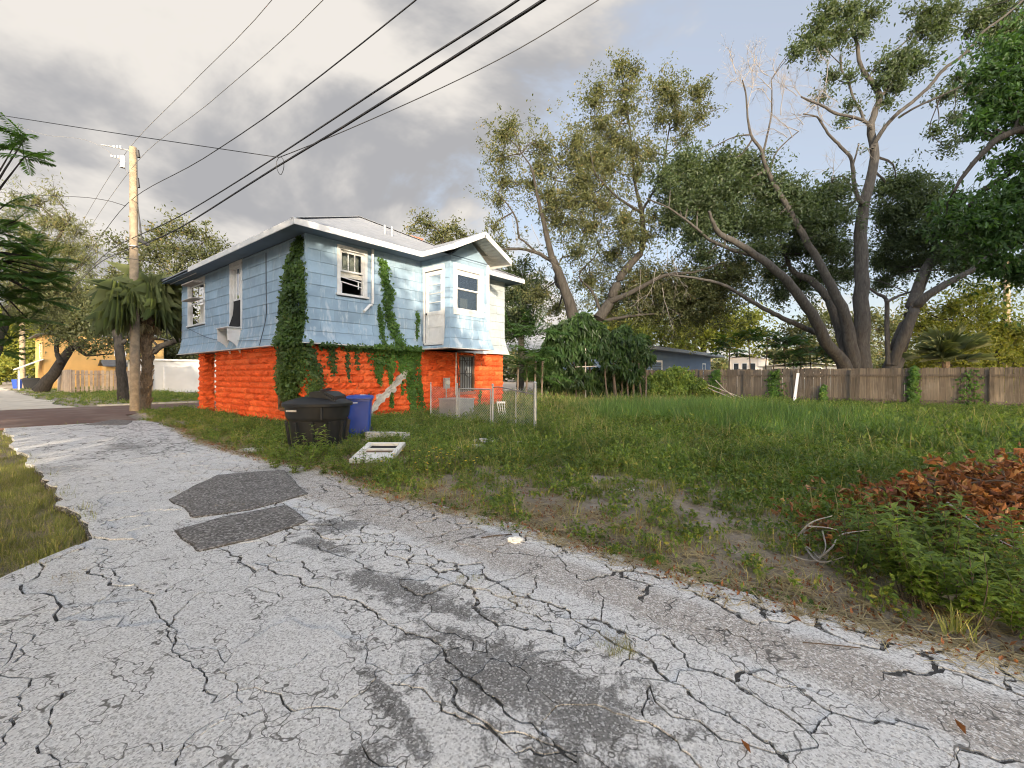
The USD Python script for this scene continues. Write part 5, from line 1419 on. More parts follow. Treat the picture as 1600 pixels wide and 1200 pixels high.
def tree(name, label, limbs, clusters, Y, leaf, bark_, size=0.14, aspect=0.42, per=26, clump=0.42, seed=1, cat='tree', twig_r=0.035, depth=1.0, dens=1.0, twigs=True, group=None, droop=None, dw=0.0, up=0.25, wild=1.3, ws=0.40):
    """limbs: (pixel polyline, dY); clusters: (px, py, radius px, weight, dY). Trunk with limbs and boughs, crown of leaves in clumps."""
    r2 = np.random.default_rng(seed)
    root = thing(name, label, cat, group)
    tr, bough = MB(), MB()
    nodes_, nrad = [], []
    for pts, dY in limbs:
        p, r = limb_path(pts, Y, dY, ws)
        n = int(max(8, min(len(p) * 6, np.sum(np.linalg.norm(np.diff(p, axis=0), axis=1)) / max(0.15, 0.9 * r.max()))))
        q = spline(np.column_stack([p, r]), n)
        sl = np.linalg.norm(np.diff(q[:, :3], axis=0), axis=1)[1:, None]
        q[1:-1, :3] += r2.normal(0, 1, (n - 2, 3)) * np.minimum(q[1:-1, 3:4] * 0.10, sl * 0.05)
        v0 = MB().tube(q[:, :3], np.maximum(q[:, 3], 0.012), 10)
        tr.add(*v0.arrays()[:2])
        nodes_.append(q[:, :3]); nrad.append(q[:, 3])
    N = np.vstack(nodes_) if nodes_ else np.zeros((0, 3)); NR = np.concatenate(nrad) if nodes_ else np.zeros(0)
    cents = []
    for cl in clusters:
        px, py, rp, w = cl[:4]; dY = cl[4] if len(cl) > 4 else 0.0
        Yc = Y + dY
        c = P(px, py, Yc); R = rp * Yc / FPX
        if len(N):
            k = np.argmin(np.linalg.norm(N - c, axis=1) + np.where(NR > 0.25, 1.0, 0))
            a = N[k]; mid = (a + c) / 2 + r2.normal(0, 0.10 * np.linalg.norm(c - a) + 0.02, 3)
            path = spline([a, mid, c], 7)
            r0 = min(NR[k] * 0.7, twig_r * 2 + 0.02 * R)
            bough.tube(path, np.linspace(max(r0, twig_r * 0.8), twig_r * 0.45, 7), 5, cap=False)
        nc = max(3, int(w * dens * 13.5 * (R / clump) ** 1.6))
        u = r2.normal(0, 1, (nc, 3)); u /= np.linalg.norm(u, axis=1, keepdims=True)
        rr_ = R * np.abs(r2.normal(0, 0.62, (nc, 1)))
        cc = c + u * rr_ * [1, 1, 0.85] * np.array([depth, depth, 1.0]) * wild
        if twigs:
            for q in cc[:: max(1, nc // 12)]:
                bough.tube(spline([c + r2.normal(0, 0.05, 3), (c + q) / 2 + r2.normal(0, 0.10 * R, 3), q], 5), np.linspace(twig_r * 0.45, 0.006, 5), 4, cap=False)
        cents.append(cc)
    if tr.v: tr.build('trunk', M[bark_], root, smooth=60)
    if bough.v: tag(bough.build('boughs', M[bark_], root), kind='stuff')
    if cents:
        C_ = np.vstack(cents)
        n = len(C_) * per
        rs_ = clump * r2.uniform(0.5, 1.25, len(C_))
        ax = r2.normal(0, 1, (len(C_), 3)); ax /= np.linalg.norm(ax, axis=1, keepdims=True)
        off = r2.normal(0, 0.5, (len(C_), per, 3)) * rs_[:, None, None]
        off += ax[:, None, :] * r2.uniform(-1, 1, (len(C_), per, 1)) * rs_[:, None, None] * 0.8
        pts = (C_[:, None] + off).reshape(-1, 3)
        pts = pts[pts[:, 2] > 0.05]
        ct = np.clip(np.repeat(r2.uniform(0, 1, len(C_)), per)[: len(pts)] * 0.5 + r2.uniform(0, 0.55, len(pts)), 0, 1)
        v, f, t = leaf_cards(pts, np.full(len(pts), size), r2, aspect, up, tint=ct, direc=droop, dirw=dw)
        cr = obj('crown', v, f, M[leaf], root, tint=t)
        tag(cr, kind='stuff')
        STAT.append((name, len(f)))
    return root
STAT = []

def bare_twigs(root, starts, r2, length, r0, levels, mtl, name='bare_twigs', up=(0, 0, 0.3), spread=0.55):
    mb = MB()
    def grow(p, d, L, r, lv):
        pts = [p]; dd = d.copy()
        for _ in range(4):
            dd = dd + r2.normal(0, 0.16, 3) + np.array(up) * 0.12; dd /= np.linalg.norm(dd)
            pts.append(pts[-1] + dd * L / 4)
        mb.tube(pts, np.linspace(r, r * 0.55, 5), 4 if r > 0.01 else 3, cap=False)
        if lv > 0:
            for k in range(r2.integers(3, 5)):
                i = r2.integers(2, 5)
                nd = dd + r2.normal(0, spread, 3); nd /= np.linalg.norm(nd)
                grow(pts[i], nd, L * r2.uniform(0.5, 0.8), r * 0.55, lv - 1)
    for p, d in starts:
        d = np.asarray(d, float); grow(np.asarray(p, float), d / np.linalg.norm(d), length, r0, levels)
    return tag(mb.build(name, M[mtl], root), kind='stuff')

# the two stemmed oak in the middle
mid_limbs = [
    ([(900, 560, 30), (897, 505, 28), (889, 471, 25), (875, 432, 20), (862, 400, 15), (849, 345, 10), (843, 320, 8), (837, 293, 6), (830, 262, 4), (815, 240, 2)], -1.0),
    ([(868, 412, 9), (843, 397, 8), (820, 390, 6), (800, 389, 5), (779, 390, 3)], -0.8),
    ([(838, 394, 5), (820, 378, 4.5), (811, 370, 4), (807, 344, 4), (795, 322, 3), (779, 304, 2)], -0.8),
    ([(849, 340, 5), (862, 300, 3.5), (870, 275, 2.5), (878, 250, 1.5)], 0.8),
    ([(922, 560, 30), (932, 505, 27), (940, 492, 25), (953, 471, 22), (967, 437, 19), (985, 412, 17), (1001, 394, 15), (1005, 365, 13), (1003, 335, 11), (1000, 318, 9), (991, 282, 6), (987, 229, 4.5), (982, 186, 3.5), (974, 140, 2), (972, 105, 1.2)], 0.6),
    ([(1000, 330, 7), (991, 326, 6.5), (970, 312, 6), (953, 297, 5), (940, 283, 4), (929, 268, 3), (922, 235, 2)], -1.8),
    ([(1003, 330, 6), (1018, 305, 5), (1030, 285, 4.5), (1038, 250, 4), (1042, 225, 3), (1048, 190, 2), (1060, 150, 1.2)], 1.2),
    ([(1040, 244, 3), (1060, 225, 2.5), (1080, 195, 2), (1095, 160, 1.2)], 1.0),
    ([(953, 471, 14), (975, 462, 12), (1005, 447, 10), (1040, 430, 8), (1085, 425, 5), (1130, 410, 3)], -1.5),
    ([(893, 470, 6), (880, 455, 7), (868, 440, 6), (872, 415, 5), (880, 400, 3)], 0.8),
    ([(930, 505, 9), (965, 497, 7), (1000, 492, 5), (1050, 488, 3)], 1.0),
    ([(940, 490, 8), (925, 455, 6), (905, 430, 4), (930, 400, 3), (938, 375, 2)], 1.5),
]
mid_cl = [(785, 212, 24, .55), (800, 200, 16, .5), (783, 248, 24, .6), (790, 285, 24, .55), (778, 315, 20, .4), (772, 355, 18, .3), (780, 385, 22, .35), (840, 225, 20, .35), (845, 262, 24, .6), (832, 290, 18, .5), (858, 305, 30, .6),
          (868, 345, 22, .4), (850, 240, 20, .35), (971, 103, 16, .7), (987, 115, 15, .6), (979, 142, 24, .65), (935, 140, 18, .55), (928, 160, 20, .6), (940, 195, 24, .65), (977, 170, 22, .6), (960, 215, 22, .55), (1038, 139, 22, .8), (1053, 152, 24, .8),
          (1092, 145, 18, .75), (1094, 182, 16, .55), (1060, 185, 22, .65), (1033, 187, 18, .5), (1070, 212, 18, .4), (902, 218, 26, .6), (897, 245, 28, .65), (921, 253, 30, .7), (942, 240, 24, .5), (971, 222, 24, .5), (992, 238, 24, .6),
          (953, 263, 30, .7), (908, 285, 34, .75), (915, 306, 30, .7), (940, 322, 28, .7), (893, 316, 30, .65), (997, 272, 22, .45), (1014, 242, 18, .5), (921, 357, 34, .55), (975, 345, 34, .6), (980, 372, 30, .6), (885, 350, 24, .45),
          (866, 322, 20, .4), (1022, 340, 18, .3), (900, 395, 30, .4), (955, 400, 34, .5, 2), (1010, 372, 22, .35), (840, 460, 30, .5, 2), (920, 440, 40, .6, 2.5), (985, 455, 40, 1.1, 2), (1035, 455, 38, 1.4, 1.5), (1080, 450, 38, 1.5, 1), (1120, 445, 36, 1.4, .5), (1060, 465, 36, 1.2, 3), (1010, 440, 30, 1., 3), (1100, 470, 36, 1.2, 2.5),
          (1010, 480, 30, .9, 2), (1065, 482, 34, .9, 2), (1110, 478, 30, .8, 1.5), (950, 485, 26, .7, 2.5), (1150, 430, 34, .8, 0), (870, 480, 26, .5, 2)]
t_mid = tree('oak_tree', 'thin leafed two stemmed oak rising right of the blue house', mid_limbs, mid_cl, 25.0, 'oak_leaf', 'oak_bark', 0.15, 0.46, 15, 0.27, 101, dens=1.75, wild=1.75, ws=0.34, twig_r=0.05)
bare_twigs(t_mid, [(P(1040, 380, 24), (0.1, 0, -1)), (P(1025, 420, 24), (0, 0.2, -1)), (P(1050, 400, 23.5), (0, -.3, -1)), (P(1035, 450, 24), (-.2, -.1, -1)), (P(1000, 420, 24), (0.2, .3, -1)), (P(800, 340, 24), (.1, .1, -1)), (P(830, 350, 24), (.1, .1, -1))],
           np.random.default_rng(77), 1.5, 0.014, 2, 'bare_bark', up=(0, 0, -0.4))

# the great many stemmed tree behind the fence
big_limbs = [
    ([(1347, 640, 62), (1347, 575, 44), (1347, 520, 37), (1346, 470, 34), (1346, 420, 31), (1346, 360, 28), (1350, 320, 25), (1360, 285, 22), (1366, 240, 20), (1361, 200, 17), (1368, 172, 14), (1374, 150, 14), (1366, 135, 13), (1352, 115, 11), (1342, 95, 9), (1340, 70, 8), (1330, 45, 6), (1326, 10, 5), (1330, -40, 4)], 0.5),
    ([(1362, 232, 12), (1378, 205, 10), (1392, 188, 9), (1402, 178, 9), (1430, 155, 8.5), (1452, 135, 8), (1475, 108, 8), (1500, 90, 7), (1520, 70, 7), (1536, 50, 6), (1570, 25, 5), (1610, -10, 4)], -3.0),
    ([(1404, 184, 6), (1430, 168, 5), (1470, 150, 4), (1510, 132, 3), (1550, 122, 2)], -2.5),
    ([(1362, 200, 9), (1352, 190, 8), (1330, 182, 7), (1305, 177, 6.5), (1285, 165, 6), (1265, 157, 5), (1252, 151, 4)], -2.0),
    ([(1350, 188, 7), (1343, 170, 6), (1332, 150, 5.5), (1325, 125, 5), (1315, 110, 5), (1313, 88, 5)], 1.0),
    ([(1376, 150, 9), (1385, 140, 8), (1389, 115, 7), (1387, 90, 6)], 0.5), ([(1387, 90, 5), (1372, 98, 5), (1364, 112, 4)], 0.2),
    ([(1352, 320, 13), (1342, 312, 11), (1335, 290, 10), (1333, 265, 9), (1328, 245, 8), (1310, 225, 7), (1295, 210, 6), (1282, 190, 5), (1275, 182, 4), (1255, 178, 3)], -1.0),
    ([(1332, 262, 4), (1338, 240, 4), (1342, 224, 3)], 0.5), ([(1334, 292, 5), (1322, 282, 4), (1315, 275, 4), (1300, 280, 3)], -0.8),
    ([(1340, 600, 36), (1330, 545, 31), (1322, 500, 27), (1305, 460, 24), (1285, 420, 20), (1265, 385, 18), (1245, 350, 16), (1225, 315, 14), (1208, 285, 12), (1195, 255, 10), (1188, 232, 8), (1175, 215, 7), (1168, 185, 5), (1166, 150, 4), (1160, 125, 3)], -1.5),
    ([(1196, 262, 7), (1193, 240, 6), (1198, 215, 5), (1205, 180, 4), (1206, 140, 3), (1205, 125, 2.5)], 0.6), ([(1203, 265, 5), (1212, 240, 4), (1230, 220, 3), (1248, 205, 2.5)], 1.0),
    ([(1330, 600, 38), (1312, 560, 31), (1290, 535, 28), (1272, 495, 26), (1250, 465, 24), (1225, 435, 22), (1190, 405, 20), (1160, 385, 17), (1125, 365, 14), (1115, 350, 10), (1108, 330, 7)], -3.0),
    ([(1180, 400, 11), (1150, 392, 10), (1110, 375, 8), (1080, 350, 6), (1045, 325, 4), (1010, 310, 3)], -2.0),
    ([(1275, 520, 14), (1240, 505, 13), (1200, 485, 11), (1165, 465, 10), (1130, 445, 8), (1090, 435, 6), (1050, 430, 4)], -3.0),
    ([(1325, 560, 26), (1312, 520, 22), (1295, 470, 20), (1270, 440, 18), (1240, 425, 14), (1225, 395, 9), (1218, 370, 6)], 3.0),
    ([(1385, 610, 50), (1398, 560, 38), (1412, 520, 34), (1425, 480, 26), (1435, 445, 22), (1448, 415, 17), (1460, 390, 13), (1472, 360, 9), (1490, 330, 6)], 2.0),
    ([(1396, 570, 22), (1412, 525, 24), (1432, 480, 22), (1452, 460, 20), (1485, 440, 16), (1520, 420, 12), (1560, 390, 9), (1600, 370, 7)], -2.0),
    ([(1418, 505, 16), (1430, 475, 18), (1440, 450, 16), (1452, 420, 13), (1470, 385, 9)], 3.0),
    ([(1388, 570, 12), (1386, 520, 11), (1385, 470, 10), (1372, 460, 7), (1358, 450, 5)], 1.0), ([(1386, 472, 7), (1405, 462, 6), (1425, 455, 4)], 2.0),
]
big_cl = [(1300, 20, 26, .55), (1280, 45, 20, .55), (1262, 60, 14, .5), (1245, 78, 14, .6), (1330, 15, 24, .5), (1355, 25, 20, .45), (1310, 55, 24, .45), (1285, 72, 18, .6), (1345, 50, 18, .4), (1370, 18, 10, .35),
          (1300, 120, 16, .35), (1330, 118, 16, .3), (1288, 150, 12, .35), (1395, 110, 26, .7), (1412, 95, 24, .75), (1430, 100, 20, .7), (1400, 135, 18, .6), (1375, 130, 14, .4), (1385, 160, 12, .35), (1330, 165, 14, .3), (1318, 190, 12, .25),
          (1452, 20, 24, .6), (1470, 45, 24, .6), (1445, 45, 18, .6), (1485, 15, 20, .5), (1530, 30, 26, .6), (1560, 15, 26, .7), (1550, 55, 26, .6), (1585, 45, 30, .8), (1500, 120, 18, .4), (1480, 150, 18, .4), (1520, 140, 18, .4), (1490, 185, 16, .35), (1460, 205, 16, .3), (1480, 230, 16, .3), (1540, 150, 20, .4), (1510, 215, 14, .3),
          (1045, 275, 26, 1.), (1070, 255, 26, 1.), (1085, 285, 34, 1.2), (1120, 265, 34, 1.1), (1060, 310, 30, 1.1), (1100, 320, 36, 1.2), (1145, 300, 36, 1.2), (1135, 345, 36, 1.2), (1090, 360, 32, 1.), (1050, 345, 26, .8), (1180, 280, 30, 1.1),
          (1160, 255, 24, .9), (1200, 310, 30, 1.1), (1185, 350, 34, 1.2), (1220, 345, 30, 1.1), (1230, 300, 26, 1.), (1245, 320, 28, 1.1), (1270, 320, 26, 1.), (1290, 305, 26, 1.), (1310, 300, 22, .8), (1260, 355, 30, 1.1), (1290, 345, 28, 1.), (1310, 335, 24, .9), (1240, 390, 30, 1., 3),
          (1190, 390, 28, .9), (1285, 385, 28, 1., 2), (1310, 390, 26, .9, 3), (1205, 425, 28, .8, 3), (1150, 420, 26, .7, 2), (1100, 400, 24, .5), (1250, 440, 26, .8, 3), (1290, 430, 26, .9, 3), (1220, 460, 24, .6, 3), (1320, 430, 22, .7, 4),
          (1380, 300, 20, .5, 2), (1400, 290, 26, .7, 2), (1425, 290, 26, .8, 2), (1385, 340, 28, .9, 3), (1415, 335, 30, 1.1, 2), (1450, 315, 30, 1.1, 1), (1395, 380, 28, 1., 3), (1430, 375, 30, 1.1, 2), (1465, 355, 30, 1.1, 1), (1375, 410, 24, .8, 4), (1410, 415, 26, .9, 4), (1445, 405, 24, .8, 3), (1480, 395, 28, 1.1, 1),
          (1500, 350, 30, 1.1, 0), (1510, 390, 28, 1.1, 0), (1535, 370, 28, 1., 0), (1380, 440, 22, .5, 4), (1500, 420, 22, .7, 0), (1540, 405, 24, .8)]
t_big = tree('spreading_tree', 'huge many stemmed tree with smooth grey trunks behind the back fence', big_limbs, big_cl, 24.0, 'laurel_leaf', 'grey_bark', 0.19, 0.42, 17, 0.32, 102, dens=1.9, twig_r=0.03, wild=1.3, ws=0.30)
r77 = np.random.default_rng(78)
st = []
for px, py in ((1166, 150), (1160, 128), (1175, 140), (1150, 115), (1140, 128), (1206, 140), (1200, 118), (1215, 118), (1248, 205), (1238, 215), (1255, 195), (1230, 215), (1205, 160), (1168, 170), (1220, 180), (1245, 150)):
    st.append((P(px, py, 23.0), (r77.normal(0, 0.5), r77.normal(0, 0.5), 0.8)))
for px, py in ((1255, 178), (1265, 160), (1285, 190), (1300, 200), (1275, 182), (1290, 130), (1340, 225), (1310, 160), (1320, 200), (1300, 280)):
    st.append((P(px, py, 23.2), (r77.normal(0, 0.8), r77.normal(0, 0.8), 0.2)))
bare_twigs(t_big, st, r77, 1.15, 0.022, 3, 'bare_bark')

# ---- trees at the right edge, nearer
tree('broad_leaf_tree', 'dark broad leafed tree reaching in from the right edge of the view',
     [([(1720, 640, 60), (1700, 480, 46), (1680, 330, 34), (1640, 215, 24), (1600, 203, 16), (1560, 217, 13), (1530, 245, 10), (1505, 275, 8), (1490, 300, 5)], -0.5),
      ([(1690, 400, 24), (1640, 330, 17), (1600, 262, 14), (1575, 272, 12), (1540, 295, 10), (1515, 320, 8), (1500, 345, 4)], 0.5), ([(1660, 260, 20), (1640, 140, 14), (1610, 60, 8)], 0.5)],
     [(1540, 115, 34, .5), (1575, 80, 38, .8), (1600, 120, 44, 1.), (1560, 150, 36, .9), (1595, 175, 40, 1.), (1540, 180, 22, .6), (1620, 60, 50, 1.), (1530, 200, 20, .6), (1570, 320, 40, .9), (1600, 290, 44, 1.), (1520, 340, 36, .8), (1560, 370, 40, .8), (1600, 360, 44, 1.), (1490, 315, 26, .6), (1590, 420, 40, .7), (1480, 350, 26, .6), (1580, 250, 30, .5), (1560, 410, 30, .5), (1620, 230, 40, .8)],
     13.0, 'deep_leaf', 'oak_bark', 0.17, 0.40, 15, 0.22, 103, dens=1.0, twig_r=0.014, ws=0.36, droop=(0, 0, -1), dw=0.35)
big_bush = tree('tall_shrub', 'tall sunlit green shrub behind the fence right of the huge tree', [([(1500, 620, 14), (1505, 560, 10), (1510, 500, 6)], 0), ([(1560, 620, 12), (1560, 540, 8), (1570, 490, 4)], 0)],
     [(1460, 505, 26, .8), (1490, 480, 26, .9), (1520, 465, 26, .9), (1500, 510, 30, 1.), (1540, 490, 30, 1.), (1560, 515, 30, 1.), (1590, 520, 30, 1.), (1450, 540, 26, .9), (1485, 545, 30, 1.), (1525, 540, 32, 1.1), (1570, 550, 34, 1.1), (1610, 560, 34, 1.), (1440, 570, 24, .9), (1500, 575, 30, 1.), (1550, 580, 30, 1.), (1600, 590, 30, 1.), (1430, 480, 22, .5), (1440, 510, 20, .6), (1540, 455, 18, .5)],
     26.5, 'sunny_leaf', 'oak_bark', 0.20, 0.45, 24, 0.40, 104, 'shrub', dens=0.9)

# spiky palmetto clump and big lobed leaves over the fence
def blades(mb, base, n, length, width, r2, tilt=(0.2, 1.3), segs=4, droop=0.5, tint=None):
    for k in range(n):
        az = r2.uniform(0, 2 * np.pi); el = r2.uniform(*tilt)
        d = np.array([math.cos(az) * math.sin(el), math.sin(az) * math.sin(el), math.cos(el)])
        side_ = np.array([-math.sin(az), math.cos(az), 0])
        L = length * r2.uniform(0.7, 1.1); p = np.array(base, float); pts = [p]
        for s in range(segs):
            d = d + np.array([0, 0, -droop / segs]); d /= np.linalg.norm(d)
            pts.append(pts[-1] + d * L / segs)
        v = []
        for i, q in enumerate(pts):
            w = width * (1 - (i / segs) ** 1.5) + 0.001
            v += [q - side_ * w / 2, q + side_ * w / 2]
        f = []
        for i in range(segs):
            a = 2 * i; f += [[a, a + 1, a + 3], [a, a + 3, a + 2]]
        mb.add(np.array(v), np.array(f), r2.uniform(0, 1) if tint is None else tint)
def fan_leaf(mb, base, d0, L, r2, nseg=26, spread=2.2, droop=0.35, tint=None):
    """a palmate fan on a stalk"""
    d0 = np.asarray(d0, float) / np.linalg.norm(d0)
    hub = np.asarray(base) + d0 * L * 0.5 + [0, 0, -0.04 * L]
    mb.tube([base, (np.asarray(base) + hub) / 2 + [0, 0, 0.02], hub], 0.018, 3, cap=False, tint=0.4)
    s = np.cross(d0, [0, 0, 1.0]); s /= np.linalg.norm(s) + 1e-9; u = np.cross(s, d0)
    t0 = r2.uniform(0, 1) if tint is None else tint
    for a in np.linspace(-spread / 1, spread / 1, nseg):
        dd = d0 * math.cos(a) + s * math.sin(a) + u * 0.12
        dd /= np.linalg.norm(dd)
        LL = L * 0.62 * (0.75 + 0.25 * math.cos(a))
        p1 = hub + dd * LL * 0.55; droop_ = droop * r2.uniform(0.3, 1.8); p2 = hub + (dd + np.array([0, 0, -droop_])) / np.linalg.norm(dd + np.array([0, 0, -droop_])) * LL
        LL *= r2.uniform(0.8, 1.1); w = LL * 0.036
        perp = np.cross(dd, u); perp /= np.linalg.norm(perp) + 1e-9
        mb.add([hub, p1 + perp * w / 2, p2, p1 - perp * w / 2], [[0, 1, 2], [0, 2, 3]], np.clip(t0 + r2.normal(0, 0.08), 0, 1))
r5 = np.random.default_rng(55)
spk = thing('spiky_palm', 'spiky palmetto with narrow pale leaves at the foot of the huge tree', 'palm')
mb = MB(); c = P(1478, 565, 24.0)
for k in range(16):
    az, el = r5.uniform(0, 6.28), r5.uniform(0.2, 1.4)
    fan_leaf(mb, c + [0, 0, r5.uniform(-.2, .2)], (math.cos(az) * math.sin(el), math.sin(az) * math.sin(el), math.cos(el)), 2.0, r5, 18, 0.9, 0.3)
tag(mb.build('leaves', M['palm_leaf'], spk, tint=True), kind='stuff')
MB().tube([(c[0], c[1], -0.1), c], 0.16, 8).build('trunk', M['palm_bark'], spk)

def lobed_leaf(mb, hub, d, L, r2, n=7):
    d = np.asarray(d, float) / np.linalg.norm(d)
    s = np.cross(d, [0, 0, 1.0]); s /= np.linalg.norm(s) + 1e-9
    t0 = r2.uniform(0, 1)
    for a in np.linspace(-2.0, 2.0, n):
        dd = d * math.cos(a) + s * math.sin(a) + np.array([0, 0, -0.15 - 0.1 * abs(a)])
        dd /= np.linalg.norm(dd); perp = np.cross(dd, [0, 0, 1.0]); perp /= np.linalg.norm(perp) + 1e-9
        LL = L * (0.6 + 0.4 * math.cos(a / 2)); w = LL * 0.28
        m_ = hub + dd * LL * 0.5
        mb.add([hub, m_ + perp * w / 2, hub + dd * LL + [0, 0, -0.1 * LL], m_ - perp * w / 2], [[0, 1, 2], [0, 2, 3]], np.clip(t0 + r2.normal(0, .06), 0, 1))
def lobed_plant(name, label, stems, Y, leafL, seed, mtl='deep_leaf', n=22, group=None, cat='plant', fl=7):
    r2 = np.random.default_rng(seed)
    root = thing(name, label, cat, group)
    mb, sb = MB(), MB()
    for (px, py, rp) in stems:
        c = P(px, py, Y + r2.normal(0, 0.4)); R = rp * Y / FPX
        b = np.array([c[0] + r2.normal(0, 0.2), c[1] + r2.normal(0, 0.2), 0.0])
        sb.tube(spline([b, (b + c) / 2 + r2.normal(0, 0.06, 3), c], 6), np.linspace(0.05, 0.025, 6), 6)
        for k in range(n):
            az, el = r2.uniform(0, 6.28), r2.uniform(0.3, 1.9)
            d = np.array([math.cos(az) * math.sin(el), math.sin(az) * math.sin(el), math.cos(el)])
            hub = c + d * R * r2.uniform(0.5, 1.0)
            sb.tube([c, hub], 0.010, 3, cap=False)
            lobed_leaf(mb, hub, d * [1, 1, 0.3], leafL * r2.uniform(0.7, 1.1), r2, fl)
    sb.build('stems', M['twig_brown'], root)
    tag(stage.GetPrimAtPath(str(root.GetPath()) + '/stems'), kind='stuff')
    tag(mb.build('leaves', M[mtl], root, tint=True), kind='stuff')
    return root
lobed_plant('papaya_plant', 'dark plant of big lobed leaves rising over the fence near the pale house', [(1140, 545, 20), (1170, 535, 22), (1200, 532, 24), (1225, 545, 22), (1250, 540, 22)], 27.5, 0.85, 61, n=13)
lobed_plant('papaya_plant', 'dark big leafed plant over the fence left of the grey trunks', [(1265, 550, 24), (1290, 560, 22), (1240, 565, 18), (1210, 562, 14)], 27.0, 0.7, 62, n=13)

# tall bushes at the left end of the back fence
def drooping_bush(name, label, px_list, Y, leafL, aspect, seed, mtl, per=220, up=0.1, dw=0.55, group=None):
    r2 = np.random.default_rng(seed)
    root = thing(name, label, 'shrub', group)
    sb = MB(); cs = []
    for (px, py, rx, ry) in px_list:
        c = P(px, py, Y); k = Y / FPX
        b = np.array([c[0], c[1], 0.0]) + np.append(r2.normal(0, 0.3, 2), 0)
        sb.tube(spline([b, (b + c) / 2 + r2.normal(0, 0.15, 3), c], 6), np.linspace(0.06, 0.02, 6), 6)
        u = r2.normal(0, 1, (per, 3)); u /= np.linalg.norm(u, axis=1, keepdims=True)
        q = u * (r2.uniform(0.3, 1, (per, 1)) ** 0.5) * np.array([rx * k, rx * k, ry * k])
        cs.append(c + q)
    c = np.vstack(cs); c = c[c[:, 2] > 0.1]
    # every spray a whorl of hanging leaflets
    m = 7
    pts = (c[:, None] + r2.normal(0, 0.05, (len(c), m, 3))).reshape(-1, 3)
    tn = np.clip(np.repeat(r2.uniform(0, 0.7, len(c)), m) + r2.uniform(0, 0.3, len(pts)), 0, 1)
    v, f, t = leaf_cards(pts, np.full(len(pts), leafL), r2, aspect, up, tint=tn, direc=(0, 0, -1), dirw=dw)
    tag(sb.build('stems', M['twig_brown'], root), kind='stuff')
    tag(obj('leaves', v, f, M[mtl], root, tint=t), kind='stuff')
    return root
drooping_bush('umbrella_bush', 'tall dark bush with drooping finger leaves left of the pale T post', [(878, 528, 26, 18), (908, 508, 26, 15), (890, 510, 18, 14), (862, 548, 22, 20), (895, 555, 34, 26), (870, 590, 30, 20), (905, 590, 28, 20), (925, 535, 18, 18), (930, 512, 16, 12), (912, 496, 12, 8), (850, 575, 16, 20), (868, 516, 12, 9)], 23.5, 0.40, 0.30, 63, 'bush_leaf', 115)
drooping_bush('umbrella_bush', 'rounder bush of drooping leaves right of the pale T post', [(965, 528, 22, 14), (987, 540, 20, 16), (958, 560, 24, 20), (985, 578, 20, 20), (945, 545, 14, 14), (1000, 532, 12, 12), (975, 515, 10, 7), (1008, 556, 12, 12)], 23.0, 0.34, 0.32, 64, 'bush_leaf', 110)
drooping_bush('vine_mound', 'low mound of vines heaped against the fence under the pale poles', [(1035, 592, 24, 14), (1060, 588, 24, 16), (1080, 600, 22, 12), (1045, 606, 30, 10), (1015, 605, 20, 10), (1100, 610, 16, 8)], 24.3, 0.16, 0.6, 65, 'weed_leaf', 260)
drooping_bush('hedge_plant', 'dark low growth along the fence between the two tall bushes', [(935, 590, 24, 16), (955, 600, 24, 12), (985, 605, 24, 10), (930, 612, 20, 8), (1000, 600, 16, 10)], 24.0, 0.18, 0.5, 66, 'bush_leaf', 200)
# palmy growth right behind the house
pb2 = thing('palm_clump', 'dark clump of arching palm fronds beside the right hand corner of the house', 'palm')
mb = MB(); r6 = np.random.default_rng(66)
def frond(mb, base, d, L, r2, n=22, lw=0.03, ll=0.45, droop=0.9, tint=None):
    d = np.asarray(d, float) / np.linalg.norm(d); p = np.asarray(base, float); pts = [p]
    for k in range(10):
        d = d + np.array([0, 0, -droop / 10]); d /= np.linalg.norm(d); pts.append(pts[-1] + d * L / 10)
    mb.tube(pts, np.linspace(0.016, 0.004, 11), 3, cap=False, tint=0.5)
    pts = spline(pts, n)
    t0 = r2.uniform(0, 0.8) if tint is None else tint
    for i in range(2, n):
        tt = pts[min(i + 1, n - 1)] - pts[i - 1]; tt /= np.linalg.norm(tt) + 1e-9
        sd = np.cross(tt, [0, 0, 1.0]); sd /= np.linalg.norm(sd) + 1e-9
        l_ = ll * math.sin(math.pi * (0.12 + 0.86 * i / n)) ** 0.7
        for sgn in (-1, 1):
            dd = sd * sgn * 0.8 + tt * 0.55 + np.array([0, 0, -0.35 + r2.normal(0, 0.12)]); dd /= np.linalg.norm(dd)
            m_ = pts[i] + dd * l_ * 0.5; pp = np.cross(dd, [0, 0, 1.0]); pp /= np.linalg.norm(pp) + 1e-9
            mb.add([pts[i], m_ + pp * lw, pts[i] + dd * l_ + [0, 0, -0.08 * l_], m_ - pp * lw], [[0, 1, 2], [0, 2, 3]], np.clip(t0 + r2.uniform(0, .2), 0, 1))
for px, py, zt in ((808, 560, 0), (830, 545, 0), (822, 585, 0), (845, 580, 0), (800, 520, 0), (835, 515, 0)):
    c = P(px, py, 21.5)
    for k in range(9):
        az, el = r6.uniform(0, 6.28), r6.uniform(0.15, 1.2)
        frond(mb, c + [0, 0, -0.3], (math.cos(az) * math.sin(el), math.sin(az) * math.sin(el), math.cos(el)), r6.uniform(1.3, 2.0), r6)
tag(mb.build('fronds', M['deep_leaf'], pb2, tint=True), kind='stuff')
sb = MB()
for px in (808, 822, 835, 846): c = P(px, 590, 21.5); sb.tube([(c[0], c[1], 0), (c[0] + .1, c[1], 2.2)], 0.05, 6)
tag(sb.build('stems', M['twig_brown'], pb2), kind='stuff')

